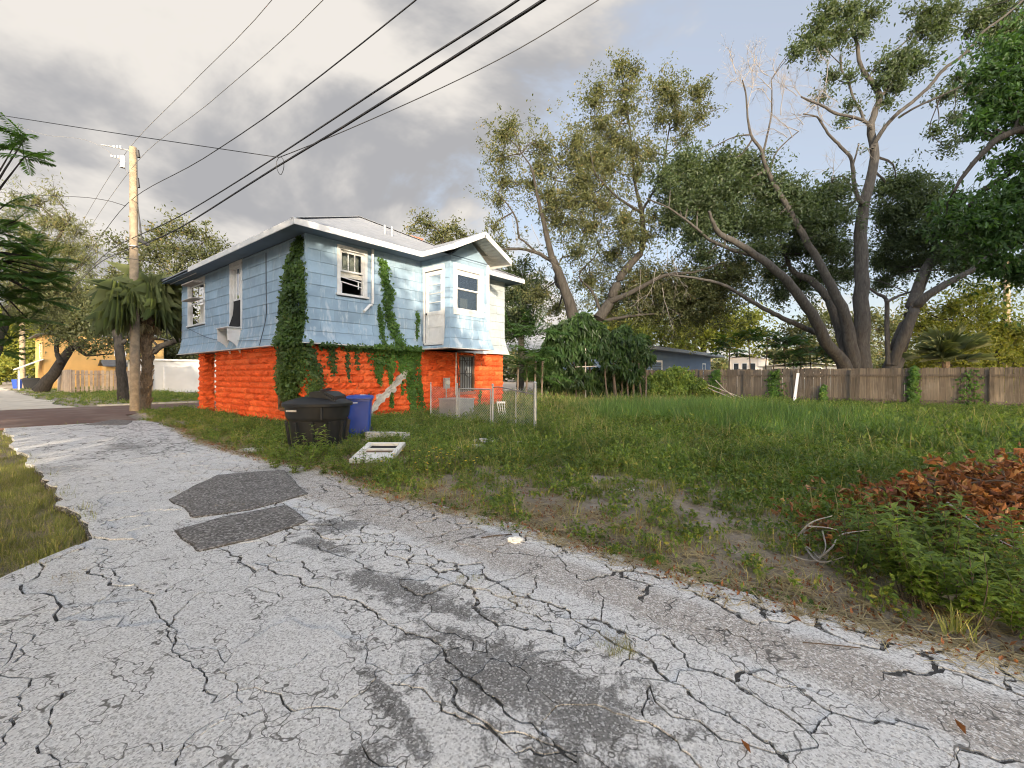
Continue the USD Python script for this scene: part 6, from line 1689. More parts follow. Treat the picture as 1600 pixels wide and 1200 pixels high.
# ---- background trees
tree('dark_tree', 'dark round headed tree between the house and the two stemmed oak', [([(812, 620, 16), (815, 540, 12), (818, 470, 8), (820, 430, 4)], 0)],
     [(800, 430, 26, .8), (822, 415, 20, .6), (815, 455, 30, 1.), (795, 465, 26, 1.), (840, 440, 18, .6), (810, 490, 28, 1.), (835, 470, 22, .7), (800, 500, 26, 1.), (830, 500, 22, .8), (795, 520, 24, 1.)], 31.0, 'laurel_leaf', 'oak_bark', 0.24, 0.45, 22, 0.5, 105, dens=0.85)
tree('sunlit_tree', 'yellow green sunlit tree behind the navy house roof', [([(985, 600, 14), (985, 540, 10), (990, 500, 6)], 0)],
     [(945, 515, 26, .8), (965, 500, 26, .8), (990, 510, 26, .8), (1015, 500, 26, .8), (1000, 530, 26, .9), (960, 535, 26, .9), (1035, 520, 26, .8), (1030, 495, 20, .6), (935, 540, 22, .8)], 50.0, 'sunny_leaf', 'oak_bark', 0.42, 0.5, 22, 0.8, 106, dens=1.1, twigs=False)
tree('sunlit_tree', 'golden green tree behind the right end of the navy house', [([(1100, 600, 14), (1100, 540, 10), (1105, 500, 6)], 0)],
     [(1060, 515, 26, .8), (1085, 500, 26, .8), (1110, 490, 26, .8), (1135, 500, 26, .8), (1160, 510, 26, .8), (1175, 495, 20, .6), (1100, 525, 26, .9), (1130, 530, 24, .9), (1155, 535, 20, .8), (1065, 535, 22, .8), (1190, 520, 16, .5)], 48.0, 'sunny_leaf', 'oak_bark', 0.42, 0.5, 22, 0.8, 107, dens=1.1, twigs=False)
tree('far_tree', 'hazy green tree filling the gap behind the grey trunks', [([(1330, 600, 12), (1330, 540, 8), (1330, 500, 5)], 0)],
     [(1240, 520, 26, .6), (1270, 510, 26, .6), (1300, 500, 26, .6), (1330, 505, 26, .6), (1360, 500, 26, .6), (1390, 510, 26, .6), (1420, 505, 24, .6), (1260, 545, 26, .8), (1300, 545, 26, .8), (1350, 545, 26, .8), (1400, 545, 26, .8), (1440, 520, 24, .7)], 46.0, 'oak_leaf', 'oak_bark', 0.38, 0.5, 20, 0.7, 108, dens=0.95, twigs=False)
tree('far_tree', 'sunlit oak top showing over the house roof left of the gable', [([(690, 600, 14), (690, 480, 10), (690, 400, 7), (690, 365, 4)], 0)],
     [(655, 345, 14, .45), (672, 352, 16, .5), (690, 362, 18, .55), (712, 358, 16, .45), (726, 368, 14, .45), (650, 360, 12, .4), (705, 378, 16, .6), (680, 375, 16, .6), (735, 380, 12, .5), (668, 338, 10, .3)], 34.0, 'oak_leaf', 'oak_bark', 0.22, 0.5, 20, 0.45, 109, dens=0.9)

# ---- left side
tree('street_oak', 'leaning oak with a forked trunk beside the palm across the brick street',
     [([(194, 640, 22), (192, 610, 18), (189, 570, 16), (184, 530, 14), (180, 500, 11), (190, 460, 8), (210, 420, 5), (225, 390, 3)], 1.0), ([(228, 618, 14), (231, 580, 13), (236, 556, 12), (250, 542, 11), (268, 535, 10), (292, 528, 7), (320, 515, 4)], 0.8), ([(183, 515, 8), (165, 490, 6), (150, 465, 4)], 1.0), ([(190, 540, 8), (210, 510, 6), (235, 485, 5), (260, 450, 4), (285, 410, 3)], 2.0)],
     [(185, 380, 20, .5), (205, 395, 22, .5), (230, 380, 22, .5), (250, 365, 20, .55), (272, 358, 20, .6), (300, 362, 20, .6), (325, 372, 18, .6), (340, 388, 14, .6), (270, 385, 26, .7), (300, 395, 26, .7), (325, 400, 20, .7), (245, 400, 24, .6), (215, 420, 22, .5), (285, 420, 24, .6), (305, 430, 20, .5), (255, 430, 24, .5), (180, 430, 22, .6), (165, 460, 24, .6), (195, 470, 26, .6), (240, 470, 24, .5), (275, 460, 24, .5), (290, 480, 22, .5), (160, 490, 20, .5), (265, 505, 20, .5), (285, 510, 18, .5), (225, 520, 18, .4)],
     26.0, 'oak_leaf', 'oak_bark', 0.19, 0.46, 22, 0.42, 110, dens=0.85)
tree('leaning_oak', 'dark leaning oak trunk in front of the yellow house', [([(62, 612, 26), (75, 596, 20), (92, 572, 17), (105, 552, 14), (118, 540, 10), (140, 530, 6)], 1.0), ([(95, 568, 9), (88, 545, 7), (92, 520, 5)], 0.5), ([(118, 542, 8), (130, 552, 6), (137, 556, 5)], 0.3)],
     [(60, 470, 26, .7), (85, 460, 26, .7), (110, 465, 26, .7), (135, 470, 24, .7), (95, 490, 26, .8), (125, 495, 24, .8), (70, 500, 24, .7), (150, 500, 20, .6), (110, 515, 22, .7), (140, 520, 18, .6), (85, 520, 18, .5), (155, 480, 18, .6), (165, 520, 16, .5), (150, 545, 14, .4), (175, 535, 18, .6), (200, 525, 18, .6), (130, 540, 16, .5), (215, 545, 16, .5), (160, 500, 18, .6), (100, 530, 16, .5), (110, 440, 20, .6), (80, 438, 20, .6)], 40.0, 'dusty_leaf', 'oak_bark', 0.30, 0.46, 22, 0.6, 111, dens=0.9)
tree('feathery_tree', 'wide thin leafed grey green tree on the left beyond the brick street', [([(-30, 640, 22), (-10, 560, 18), (15, 480, 14), (50, 420, 10), (85, 380, 6), (110, 340, 3)], 0), ([(10, 490, 10), (60, 440, 7), (110, 420, 4)], 0)],
     [(30, 320, 22, .4), (60, 318, 24, .45), (85, 305, 18, .35), (70, 345, 26, .6), (100, 350, 26, .55), (125, 365, 20, .5), (135, 385, 18, .5), (110, 390, 24, .8), (80, 385, 26, .8), (45, 370, 26, .7), (130, 410, 20, .7), (95, 415, 26, .8), (60, 420, 28, .8), (25, 400, 26, 1.2), (30, 430, 26, 1.2), (70, 450, 26, 1.1), (110, 450, 22, .9), (40, 490, 26, 1.1), (85, 480, 24, 1.), (140, 430, 14, .5), (20, 450, 28, .8), (55, 460, 26, .7), (90, 440, 22, .7), (15, 345, 22, .5), (150, 395, 10, .3)],
     30.0, 'dusty_leaf', 'oak_bark', 0.26, 0.20, 30, 0.42, 112, dens=0.9, up=0.6)
# bipinnate tree at the left edge, near
npn = thing('fern_leaf_tree', 'fern leafed tree leaning in at the left edge of the view', 'tree')
mb, tb_ = MB(), MB(); r7 = np.random.default_rng(70)
basep = P(-180, 620, 12.5); basep[2] = 0
hub = P(-70, 420, 12.0)
tb_.tube(spline([basep, (basep + hub) / 2 + [0.2, 0, 0.3], hub], 12), np.linspace(0.22, 0.11, 12), 10)
for px, py, n_ in ((20, 232, 9), (40, 215, 6), (8, 320, 8), (25, 345, 7), (0, 365, 8), (30, 430, 9), (60, 425, 7), (5, 460, 9), (50, 455, 7), (15, 400, 8), (80, 440, 6), (5, 550, 7), (20, 500, 8), (38, 245, 6), (45, 400, 9), (75, 405, 7), (95, 425, 6), (20, 385, 10), (30, 470, 10), (70, 470, 8), (0, 430, 12), (45, 500, 7), (15, 530, 8), (55, 380, 6)):
    c = P(px, py, 12.0 + r7.normal(0, 0.5))
    tb_.tube(spline([hub, (hub + c) / 2 + [0, 0, 0.25], c], 8), np.linspace(0.05, 0.012, 8), 5)
    for k in range(n_):
        az, el = r7.uniform(0, 6.28), r7.uniform(0.6, 1.7)
        frond(mb, c, (math.cos(az) * math.sin(el), math.sin(az) * math.sin(el), math.cos(el)), r7.uniform(0.5, 0.85), r7, 20, 0.022, 0.20, 0.5)
tb_.build('trunk', M['oak_bark'], npn, smooth=60)
tag(mb.build('crown', M['feather_leaf'], npn, tint=True), kind='stuff')
# cabbage palm at the corner
pm = thing('cabbage_palm', 'cabbage palm with a shaggy booted trunk just behind the near utility pole', 'palm')
r8 = np.random.default_rng(80)
b = G(227, 640); b[2] = 0; t = P(229, 485, (b @ np.append(FWD, 0)))
q = spline([b, b + (t - b) * 0.5 + [0.05, 0.03, 0], t], 14)
MB().tube(q, np.linspace(0.20, 0.17, 14), 14).build('trunk', M['palm_bark'], pm, smooth=60)
mb = MB()
for k in range(110):
    s = r8.uniform(0.03, 1.0); p = b + (t - b) * s; az = k * 2.4
    d = np.array([math.cos(az), math.sin(az), 0.0])
    mb.bar(p + d * 0.16, p + d * (0.27 + 0.08 * s) + [0, 0, 0.26], 0.09, 0.03, d, 0.5)
tag(mb.build('boots', M['palm_bark'], pm), kind='stuff')
mb = MB()
for k in range(58):
    az, el = r8.uniform(0, 6.28), r8.uniform(0.15, 2.0)
    fan_leaf(mb, t + [0, 0, r8.uniform(-.1, .35)], (math.cos(az) * math.sin(el), math.sin(az) * math.sin(el), math.cos(el)), r8.uniform(1.5, 2.2), r8, 15, 1.5, 1.1)
tag(mb.build('fans', M['palm_leaf'], pm, tint=True), kind='stuff')
mb = MB()
for k in range(26):
    az = r8.uniform(0, 6.28)
    fan_leaf(mb, t + [0, 0, -0.2], (math.cos(az) * 0.6, math.sin(az) * 0.6, -0.9), 0.9, r8, 10, 0.8, 0.5)
tag(mb.build('dead_fans', M['dry_blade'], pm, tint=True), kind='stuff')
tree('sunlit_tree', 'bright yellow green tree at the far end of the alley on the left', [([(-10, 612, 10), (-5, 560, 8), (5, 520, 4)], 0)],
     [(-10, 520, 30, 1.), (15, 540, 28, 1.), (35, 520, 26, 1.), (10, 570, 26, 1.), (50, 545, 20, .8), (-15, 575, 28, 1.), (40, 570, 16, .7), (5, 500, 26, .8)], 70.0, 'sunny_leaf', 'oak_bark', 0.5, 0.5, 22, 0.9, 113, dens=1.1, twigs=False)
tree('far_tree', 'green tree behind the garage seen under the palm', [([(270, 600, 10), (270, 560, 8), (270, 530, 5)], 0)],
     [(240, 540, 22, .9), (265, 548, 20, .9), (290, 545, 22, .9), (320, 540, 24, .9), (255, 520, 20, .7), (300, 520, 22, .8), (340, 530, 20, .8), (345, 500, 18, .7), (215, 545, 18, .7), (200, 500, 22, .6), (175, 515, 22, .6)], 60.0, 'oak_leaf', 'oak_bark', 0.45, 0.5, 22, 0.8, 114, dens=1.0, twigs=False)
tree('far_tree', 'large tree crown behind the yellow house', [([(150, 600, 14), (150, 520, 10), (150, 460, 6)], 0)],
     [(100, 500, 26, .8), (130, 480, 26, .8), (160, 470, 26, .8), (190, 480, 24, .8), (215, 500, 24, .8), (70, 510, 24, .8), (45, 500, 24, .8), (160, 510, 24, .9), (120, 515, 22, .8)], 82.0, 'sunny_leaf', 'oak_bark', 0.6, 0.5, 20, 1.0, 115, dens=1.0, twigs=False)
# a wood closes the horizon
r9 = np.random.default_rng(90)
cs = []
for k in range(150):
    u = r9.uniform(-1, 1)
    px = 800 + 1250 * u; Y = r9.uniform(90, 125)
    c = P(px, 587, Y); h = r9.uniform(4, 9)
    R = r9.uniform(3.0, 5.0)
    n = 110
    uu = r9.normal(0, 1, (n, 3)); uu /= np.linalg.norm(uu, axis=1, keepdims=True)
    cs.append(np.array([c[0], c[1], h * 0.55]) + uu * r9.uniform(0.3, 1, (n, 1)) ** 0.5 * np.array([R, R, h * 0.55]))
c = np.vstack(cs)
pts = (c[:, None] + r9.normal(0, 0.6, (len(c), 5, 3))).reshape(-1, 3); pts = pts[pts[:, 2] > 0]
v, f, t = leaf_cards(pts, np.full(len(pts), 0.95), r9, 0.55, 0.25)
tag(obj('distant_trees', v, f, M['oak_leaf'], tint=t), 'far belt of trees closing the horizon beyond all the houses', 'trees', kind='stuff')

# ---- unseen trees added behind the lens to throw the evening shade over alley and lot
def shade_tree(name, label, x, y, H, R, seed, n=330, z0=0.30):
    r2 = np.random.default_rng(seed)
    root = thing(name, label, 'tree', None, (x, y, 0))
    MB().tube(spline([(0, 0, -0.1), (0.1, 0, H * 0.25), (0.0, 0.1, H * 0.6)], 8), np.linspace(0.35, 0.14, 8), 8).build('trunk', M['oak_bark'], root, smooth=60)
    u = r2.normal(0, 1, (n, 3)); u /= np.linalg.norm(u, axis=1, keepdims=True)
    c = np.array([0, 0, H * (0.5 + z0 / 2)]) + u * r2.uniform(0.2, 1, (n, 1)) ** 0.45 * np.array([R, R, H * (0.5 - z0 / 2)])
    pts = (c[:, None] + r2.normal(0, 0.55, (n, 40, 3))).reshape(-1, 3); pts = pts[pts[:, 2] > 0.3]
    v, f, t = leaf_cards(pts, np.full(len(pts), 0.42), r2, 0.6, 0.25)
    tag(obj('crown', v, f, M['laurel_leaf'], root, tint=t), kind='stuff')
    return root
SHADE = [(-5.5, -2.0, 9.3, 4.2), (-6.5, 4.0, 10.8, 4.6), (-6.0, 9.5, 10.5, 4.4), (-9.5, -8.5, 10.0, 4.6), (-6.5, -14.5, 8.0, 4.2), (0.0, -18.5, 11.5, 5.0), (6.0, -22.5, 15.5, 5.8), (11.5, -25.5, 20.0, 6.8), (18.5, -28.0, 23.0, 7.5), (25.0, -24.0, 20.0, 6.8), (16.5, -19.0, 19.0, 5.5), (-12.5, 14.0, 9.0, 4.0), (-10.0, 23.5, 10.0, 4.6), (-14.0, 31.0, 11.5, 4.6), (-13.0, 42.0, 13.5, 5.5)]
for k, (x, y, H, R) in enumerate(SHADE):
    tag(shade_tree('shade_tree', None, x, y, H, R, 200 + k), 'unseen tree added behind the viewpoint to shade house, alley and lot', 'tree', 'added shade trees behind the viewpoint')

# ---------------------------------------------------------------- vines on the house
def vine_leaves(pts, nrm, size, r2, tint=None, aspect=0.95, down=0.75):
    """broad leaves hanging with their faces turned out from the wall"""
    n = len(pts)
    d = r2.normal(0, 0.45, (n, 3)) + np.array([0, 0, -down]); d /= np.linalg.norm(d, axis=1, keepdims=True)
    m = np.asarray(nrm) + r2.normal(0, 0.45, (n, 3)) + [0, 0, 0.35]
    s = np.cross(d, m); s /= np.linalg.norm(s, axis=1, keepdims=True); nn = np.cross(s, d)
    L = (size * r2.uniform(0.6, 1.25, n))[:, None]; w = L * aspect / 2
    v = np.stack([pts, pts + d * L * 0.3 + s * w - nn * w * 0.25, pts + d * L, pts + d * L * 0.3 - s * w - nn * w * 0.25], 1).reshape(-1, 3)
    k = np.arange(n)[:, None] * 4
    t = r2.uniform(0, 1, n) if tint is None else tint
    return v, np.stack([k + [0, 1, 2], k + [0, 2, 3]], 1).reshape(-1, 3), np.repeat(t, 4)
def wall_vine(name, label, strands, fn, nrm, seed, mtl='ivy_leaf', size=0.085, group=None):
    """strands: (list of (s, z, halfwidth, depth), leaves per metre)"""
    r2 = np.random.default_rng(seed)
    root = thing(name, label, 'vine', group)
    V_, F_, T_, n0 = [], [], [], 0
    sb = MB()
    for path, per in strands:
        p = spline(path, max(6, len(path) * 5))
        L = np.sum(np.linalg.norm(np.diff(p[:, :2], axis=0), axis=1))
        n = int(L * per)
        i = r2.uniform(0, len(p) - 1.001, n); k = i.astype(int); t = (i - k)[:, None]
        q = p[k] * (1 - t) + p[k + 1] * t
        w = r2.normal(0, 0.48, n).clip(-1.3, 1.3)
        clump = meshkit.noise(np.stack([q[:, 0] * 3 + w, q[:, 1] * 3.5, np.full(n, seed)], 1), 2)
        keep = r2.uniform(0, 1, n) < 0.35 + 1.1 * clump
        q, w, clump = q[keep], w[keep], clump[keep]
        s = q[:, 0] + w * q[:, 2]; z = q[:, 1] + r2.normal(0, 0.05, len(q))
        d = 0.03 + q[:, 3] * r2.uniform(0, 1, len(q)) * np.clip(1 - (w / 1.4) ** 2, 0.2, 1) * (0.4 + clump)
        if name == 'corner_vine' or True:
            d = d + np.where(z < Z0 + 0.72, flare(z) * (z > Z0 - 0.05), 0)
        pts = np.stack(fn(s, z, d), 1)
        tint = np.clip(clump * 0.55 + r2.uniform(0, 0.45, len(q)), 0, 1)
        v, f, tt = vine_leaves(pts, nrm, size, r2, tint)
        V_.append(v); F_.append(f + n0); T_.append(tt); n0 += len(v)
        for o in (-0.3, 0.2):
            a = np.stack(fn(p[:, 0] + o * p[:, 2], p[:, 1], np.full(len(p), 0.03) + np.where(p[:, 1] < Z0 + 0.72, flare(p[:, 1]) * (p[:, 1] > Z0 - 0.05), 0)), 1)
            sb.tube(a, 0.008, 4, cap=False)
    tag(sb.build('stems', M['twig_brown'], root), kind='stuff')
    tag(obj('leaves', np.vstack(V_), np.vstack(F_), M[mtl], root, tint=np.concatenate(T_)), kind='stuff')
    return root
nl, nf = (-1.0, 0, 0), (0, -1.0, 0)
wall_vine('corner_vine', 'thick dark vine column hanging down the house corner from eave to ground', [
    ([(12.78, 5.40, 0.16, 0.14), (12.98, 5.1, 0.36, 0.2), (13.05, 4.5, 0.46, 0.28), (13.1, 3.8, 0.56, 0.32), (13.12, 3.2, 0.62, 0.32), (13.1, 2.6, 0.64, 0.34), (13.15, 2.0, 0.66, 0.36), (13.3, 1.5, 0.6, 0.34), (13.35, 1.0, 0.5, 0.3), (13.3, 0.6, 0.34, 0.2)], 1900),
    ([(13.7, 4.1, 0.2, 0.1), (13.9, 3.2, 0.25, 0.12), (13.95, 2.5, 0.2, 0.1), (14.05, 1.8, 0.2, 0.1)], 330),
    ([(12.60, 4.6, 0.1, 0.12), (12.58, 3.4, 0.12, 0.12), (12.6, 2.4, 0.16, 0.16), (12.7, 1.4, 0.16, 0.16)], 500)], F_left, nl, 301, 'ivy_dark', 0.10)
wall_vine('corner_vine', 'leafy vine fringe hanging on the orange wall right of the house corner', [
    ([(6.2, 2.45, 0.05, 0.2), (6.3, 2.0, 0.25, 0.22), (6.4, 1.5, 0.3, 0.2), (6.4, 1.0, 0.25, 0.18), (6.35, 0.6, 0.2, 0.14)], 900),
    ([(6.5, 2.40, 0.08, 0.15), (7.1, 2.42, 0.1, 0.12), (7.9, 2.38, 0.1, 0.10), (8.4, 2.40, 0.1, 0.12)], 420),
    ([(6.9, 2.4, 0.2, 0.12), (6.95, 2.0, 0.16, 0.12), (7.0, 1.6, 0.08, 0.08)], 330), ([(7.4, 2.4, 0.12, 0.1), (7.45, 1.9, 0.08, 0.08), (7.5, 1.35, 0.05, 0.06)], 200), ([(7.75, 2.4, 0.1, 0.1), (7.75, 2.0, 0.06, 0.06), (7.8, 1.75, 0.04, 0.05)], 180)], F_of, nf, 302, 'ivy_dark', 0.085)
wall_vine('wall_vine', 'bright green vine climbing the blue wall left of the hanging door', [
    ([(8.62, 5.25, 0.14, 0.08), (8.72, 4.95, 0.2, 0.1), (8.80, 4.6, 0.2, 0.12), (8.92, 4.25, 0.2, 0.12), (8.85, 3.9, 0.18, 0.1), (8.9, 3.5, 0.2, 0.12), (9.05, 3.1, 0.24, 0.14), (9.2, 2.75, 0.28, 0.16), (9.3, 2.45, 0.32, 0.18)], 700),
    ([(8.55, 3.75, 0.05, 0.05), (8.58, 3.4, 0.09, 0.06), (8.62, 3.0, 0.1, 0.08), (8.7, 2.5, 0.12, 0.08)], 330)], F_front, nf, 303, 'ivy_leaf', 0.085)
wall_vine('wall_vine', 'small withered vine sprig on the blue wall beside the hanging door', [([(10.08, 3.72, 0.05, 0.05), (10.10, 3.45, 0.09, 0.07), (10.06, 3.1, 0.07, 0.05), (10.05, 2.85, 0.04, 0.04)], 300)], F_front, nf, 304, 'ivy_leaf', 0.07)
wall_vine('hanging_vine', 'curtain of green vine hanging over the orange wall above the mortar scar', [
    ([(8.3, 2.42, 0.1, 0.16), (8.8, 2.40, 0.14, 0.2), (9.3, 2.38, 0.14, 0.2), (9.8, 2.40, 0.14, 0.2), (10.2, 2.42, 0.06, 0.12)], 1440),
    ([(8.5, 2.4, 0.34, 0.18), (8.55, 2.0, 0.3, 0.16), (8.55, 1.6, 0.12, 0.1), (8.6, 1.3, 0.06, 0.06)], 768),
    ([(8.95, 2.4, 0.34, 0.18), (9.0, 2.0, 0.28, 0.16), (9.0, 1.6, 0.1, 0.1), (9.05, 1.0, 0.06, 0.06), (9.05, 0.5, 0.05, 0.05)], 672),
    ([(9.75, 2.4, 0.36, 0.2), (9.8, 2.0, 0.38, 0.2), (9.85, 1.5, 0.34, 0.18), (9.9, 1.0, 0.26, 0.14), (9.95, 0.5, 0.14, 0.1), (9.95, 0.1, 0.1, 0.1)], 1120),
    ([(9.4, 2.4, 0.2, 0.14), (9.45, 2.0, 0.14, 0.1), (9.45, 1.6, 0.06, 0.06), (9.5, 0.9, 0.05, 0.05)], 528), ([(10.2, 2.3, 0.05, 0.1), (10.2, 1.7, 0.07, 0.08), (10.25, 1.0, 0.1, 0.1), (10.3, 0.3, 0.2, 0.12)], 528),
    ([(8.2, 0.9, 0.05, 0.05), (8.2, 0.5, 0.07, 0.06), (8.2, 0.1, 0.12, 0.1)], 400), ([(13.35, 0.9, 0.06, 0.05), (13.3, 0.5, 0.07, 0.06), (13.3, 0.1, 0.08, 0.1)], 400)], F_of, nf, 305, 'ivy_leaf', 0.085)
# vines on the back fence
F_fb = lambda s, z, d: (FB - 0.02 - d, s, z)
for k, (y0, w, z1, lb) in enumerate(((4.25, 0.45, 1.75, 'bushy creeper on the back fence left of the white board'), (-1.35, 0.22, 1.9, 'narrow creeper hanging over the fence under the leaning grey trunk'), (-3.2, 0.45, 1.75, 'thin spread of creeper on the darker boards at the right end of the fence'), (2.1, 0.15, 1.0, 'small creeper low on the fence right of the white board'), (7.3, 0.4, 1.8, 'creeper on the fence boards right of the thin pale poles'))):
    wall_vine('fence_creeper', lb, [([(y0, z1, w * 0.6, 0.15), (y0 + 0.05, z1 * 0.6, w, 0.22), (y0, 0.2, w, 0.25)], 420 if k != 2 else 130)], F_fb, nl, 320 + k, 'ivy_leaf', 0.12)

# ---------------------------------------------------------------- ground cover
def proto_mesh(stack, name, mb, mtl):
    v, f, t = mb.arrays()
    return obj(name, v, f, M[mtl], stack, tint=t)
def tuft(n, h, spread, w, seed, droop=0.6, lean=(0.05, 0.75)):
    r2 = np.random.default_rng(seed); mb = MB()
    for k in range(n):
        az = r2.uniform(0, 6.283); b = np.append(r2.normal(0, spread, 2), -0.01)
        el = r2.uniform(*lean)
        d = np.array([math.cos(az) * math.sin(el), math.sin(az) * math.sin(el), math.cos(el)]); sd = np.array([-math.sin(az), math.cos(az), 0])
        L = h * r2.uniform(0.5, 1.15)
        p1 = b + d * L * 0.5; d2 = d + [0, 0, -droop * r2.uniform(0.2, 1)] + np.append(d[:2] * 0.3, 0); d2 /= np.linalg.norm(d2); p2 = p1 + d2 * L * 0.5
        ww = w * r2.uniform(0.7, 1.2)
        mb.add([b - sd * ww / 2, b + sd * ww / 2, p1 + sd * ww * 0.4, p1 - sd * ww * 0.4, p2], [[0, 1, 2], [0, 2, 3], [3, 2, 4]], r2.uniform(0, 1))
    return mb
def weed(n, h, spread, leaf, seed, aspect=0.5, stems=6):
    r2 = np.random.default_rng(seed); mb = MB()
    for k in range(stems):
        az, el = r2.uniform(0, 6.283), r2.uniform(0, 0.7); L = h * r2.uniform(0.55, 1.1)
        d = np.array([math.cos(az) * math.sin(el), math.sin(az) * math.sin(el), math.cos(el)])
        b = np.append(r2.normal(0, spread, 2), -0.01)
        mb.add([b + [0.003, 0, 0], b - [0.003, 0, 0], b + d * L], [[0, 1, 2]], 0.4)
        m = n // stems
        pts = b + d * L * r2.uniform(0.25, 1.0, (m, 1)) + r2.normal(0, 0.012, (m, 3))
        v, f, t = leaf_cards(pts, np.full(m, leaf), r2, aspect, 0.55, direc=d * [1, 1, 0.3], dirw=0.25)
        mb.add(v, f, t)
    return mb

def instancer(name, protos, pos, idx, scl, rot, kind='stuff', tiltv=0.12, seed=1, label=None, cat=None):
    """one object: prototypes set out at many points"""
    r2 = np.random.default_rng(seed)
    pi = UsdGeom.PointInstancer.Define(stage, path_of(name))
    pp = str(pi.GetPath())
    for k, (mb, mtl) in enumerate(protos):
        v, f, t = mb.arrays()
        m = obj(f'kind_of_{name}', v, f, M[mtl], pi.GetPrim(), tint=t)
        pi.CreatePrototypesRel().AddTarget(m.GetPath())
    n = len(pos)
    a = rot / 2; tx, ty = r2.normal(0, tiltv, n) / 2, r2.normal(0, tiltv, n) / 2
    q = np.stack([np.cos(a), tx, ty, np.sin(a)], 1); q /= np.linalg.norm(q, axis=1, keepdims=True)
    pi.CreatePositionsAttr(Vt.Vec3fArray.FromNumpy(pos.astype(np.float32)))
    pi.CreateProtoIndicesAttr(Vt.IntArray.FromNumpy(idx.astype(np.int32)))
    pi.CreateScalesAttr(Vt.Vec3fArray.FromNumpy(scl.astype(np.float32)))
    pi.CreateOrientationsAttr(Vt.QuathArray([Gf.Quath(float(w), float(x), float(y), float(z)) for w, x, y, z in q]))
    return tag(pi, label, cat, None, kind)

rgz = np.random.default_rng(400)
def scatter(n, x0, x1, y0, y1):
    return np.stack([rgz.uniform(x0, x1, n), rgz.uniform(y0, y1, n)], 1)
houses = unary_union([sbox(XL + 0.02, YF + 0.02, XR, YB), sbox(28.7, 11.9, 44.1, 21.1), sbox(9.95, 46.9, 18.6, 55), sbox(5.5, 68.9, 16, 77.2)])
def in_view(p, margin=0.25):
    X = p @ RGT; Yd = p @ FWD
    return (Yd > 0.6) & (np.abs(X) < (1.141 + margin) * Yd + 1.0)
def noise2(p, s, seed):
    return meshkit.fbm(np.column_stack([p * s, np.zeros(len(p))]), 4, seed)
alley_b = alley_poly.buffer(-0.13)
drive = Polygon([(10.6, 29.6), (16.0, 29.6), (16.4, 46.95), (10.9, 46.95)])
pts_all = []
def field(n, x0, x1, y0, y1):
    p = scatter(n, x0, x1, y0, y1)
    p = p[in_view(p)]
    g_ = shapely.points(p)
    bad = shapely.contains(alley_b, g_) | shapely.contains(houses, g_) | shapely.contains(drive, g_)
    bad |= (p[:, 1] > 23.45) & (p[:, 1] < 29.55)                                     # street
    bad |= (p[:, 1] > 19.3) & (p[:, 1] < 23.7) & (p[:, 0] > -2) & (p[:, 0] < 4.35)
    bad |= (p[:, 1] > 29) & (p[:, 0] > -1.6) & (p[:, 0] < 3.2)
    return p[~bad]
fieldp = np.vstack([field(9500, 2.5, 9, -4, 6.5), field(14000, 2.5, 9, 5, 14), field(30000, 7, 18, -9, 13), field(36000, 14, 28.3, -18, 20), field(9000, 2, 9, 12, 24), field(8000, 2.5, 24, 29, 52), field(15000, -3.5, 1.0, 4.0, 12), field(6000, -4, 1.2, 12, 20), field(3500, -8, -1, 12, 60), field(5000, 2, 20, 50, 75)])
lot = fieldp[:, 0]
nA, nB, nC = noise2(fieldp, 0.55, 41), noise2(fieldp, 1.6, 42), noise2(fieldp, 0.22, 43)
edge = np.clip((lot - 3.3) / 3.4, 0, 1)
left_verge = lot < 1.2
keep_p = np.where(left_verge, 0.95, 0.29 + 0.42 * edge + 1.7 * (nA - 0.45) + 1.3 * (nB - 0.5))
keep_p = np.where((lot > 9) & (fieldp[:, 1] < 14), np.maximum(keep_p, 0.62), keep_p)
keep_p = np.where((fieldp[:, 1] > 6) & (lot < 9) & ~left_verge, np.maximum(keep_p, 0.28 + 0.9 * (nB - 0.4)), keep_p)
keep = rgz.uniform(0, 1, len(fieldp)) < keep_p
for cx_, cy_, r_ in ((bc[0], bc[1], 0.55), (bl[0], bl[1], 0.32), (10.52, 10.95, 0.6), (fa[0], fa[1], 0.42)):
    keep &= np.hypot(fieldp[:, 0] - cx_, fieldp[:, 1] - cy_) > r_
fieldp, edge, nA, nB, nC, left_verge, lot = fieldp[keep], edge[keep], nA[keep], nB[keep], nC[keep], left_verge[keep], lot[keep]
n = len(fieldp)
u = rgz.uniform(0, 1, n)
Yd = fieldp @ FWD
X_c = fieldp @ RGT
tall = np.clip((lot - 8.5) / 6, 0, 1)
# kinds: 0 short tuft, 1 middling grass, 2 tall grass, 3 broad weed, 4 leafy ground cover, 5 dry tuft, 6 lush blades
lush = np.exp(-((Yd - 13.5) / 3.5) ** 2) * np.clip((X_c - 2) / 2.0, 0, 1) * np.clip((11 - X_c) / 3, 0, 1) * (nC > 0.40)
broad = np.clip((X_c - 6.0) / 5, 0, 1) * np.clip((Yd - 5) / 3, 0, 1)
k_ = np.where(u < 0.34 - 0.26 * tall, 0, np.where(u < 0.48, 1, np.where(u < 0.52 + 0.08 * tall, 2, np.where(u < 0.80, 3, 4))))
k_ = np.where(rgz.uniform(0, 1, n) < 0.75 * lush, 6, k_)
k_ = np.where(rgz.uniform(0, 1, n) < 0.75 * broad, np.where(rgz.uniform(0, 1, n) < 0.5, 3, 4), k_)
dryp = np.where(left_verge, 0.52, 0.34 * (1 - edge) + 0.12)
k_ = np.where(rgz.uniform(0, 1, n) < dryp, 5, k_)
k_ = np.where(left_verge & (k_ > 1) & (k_ != 5), 0, k_)
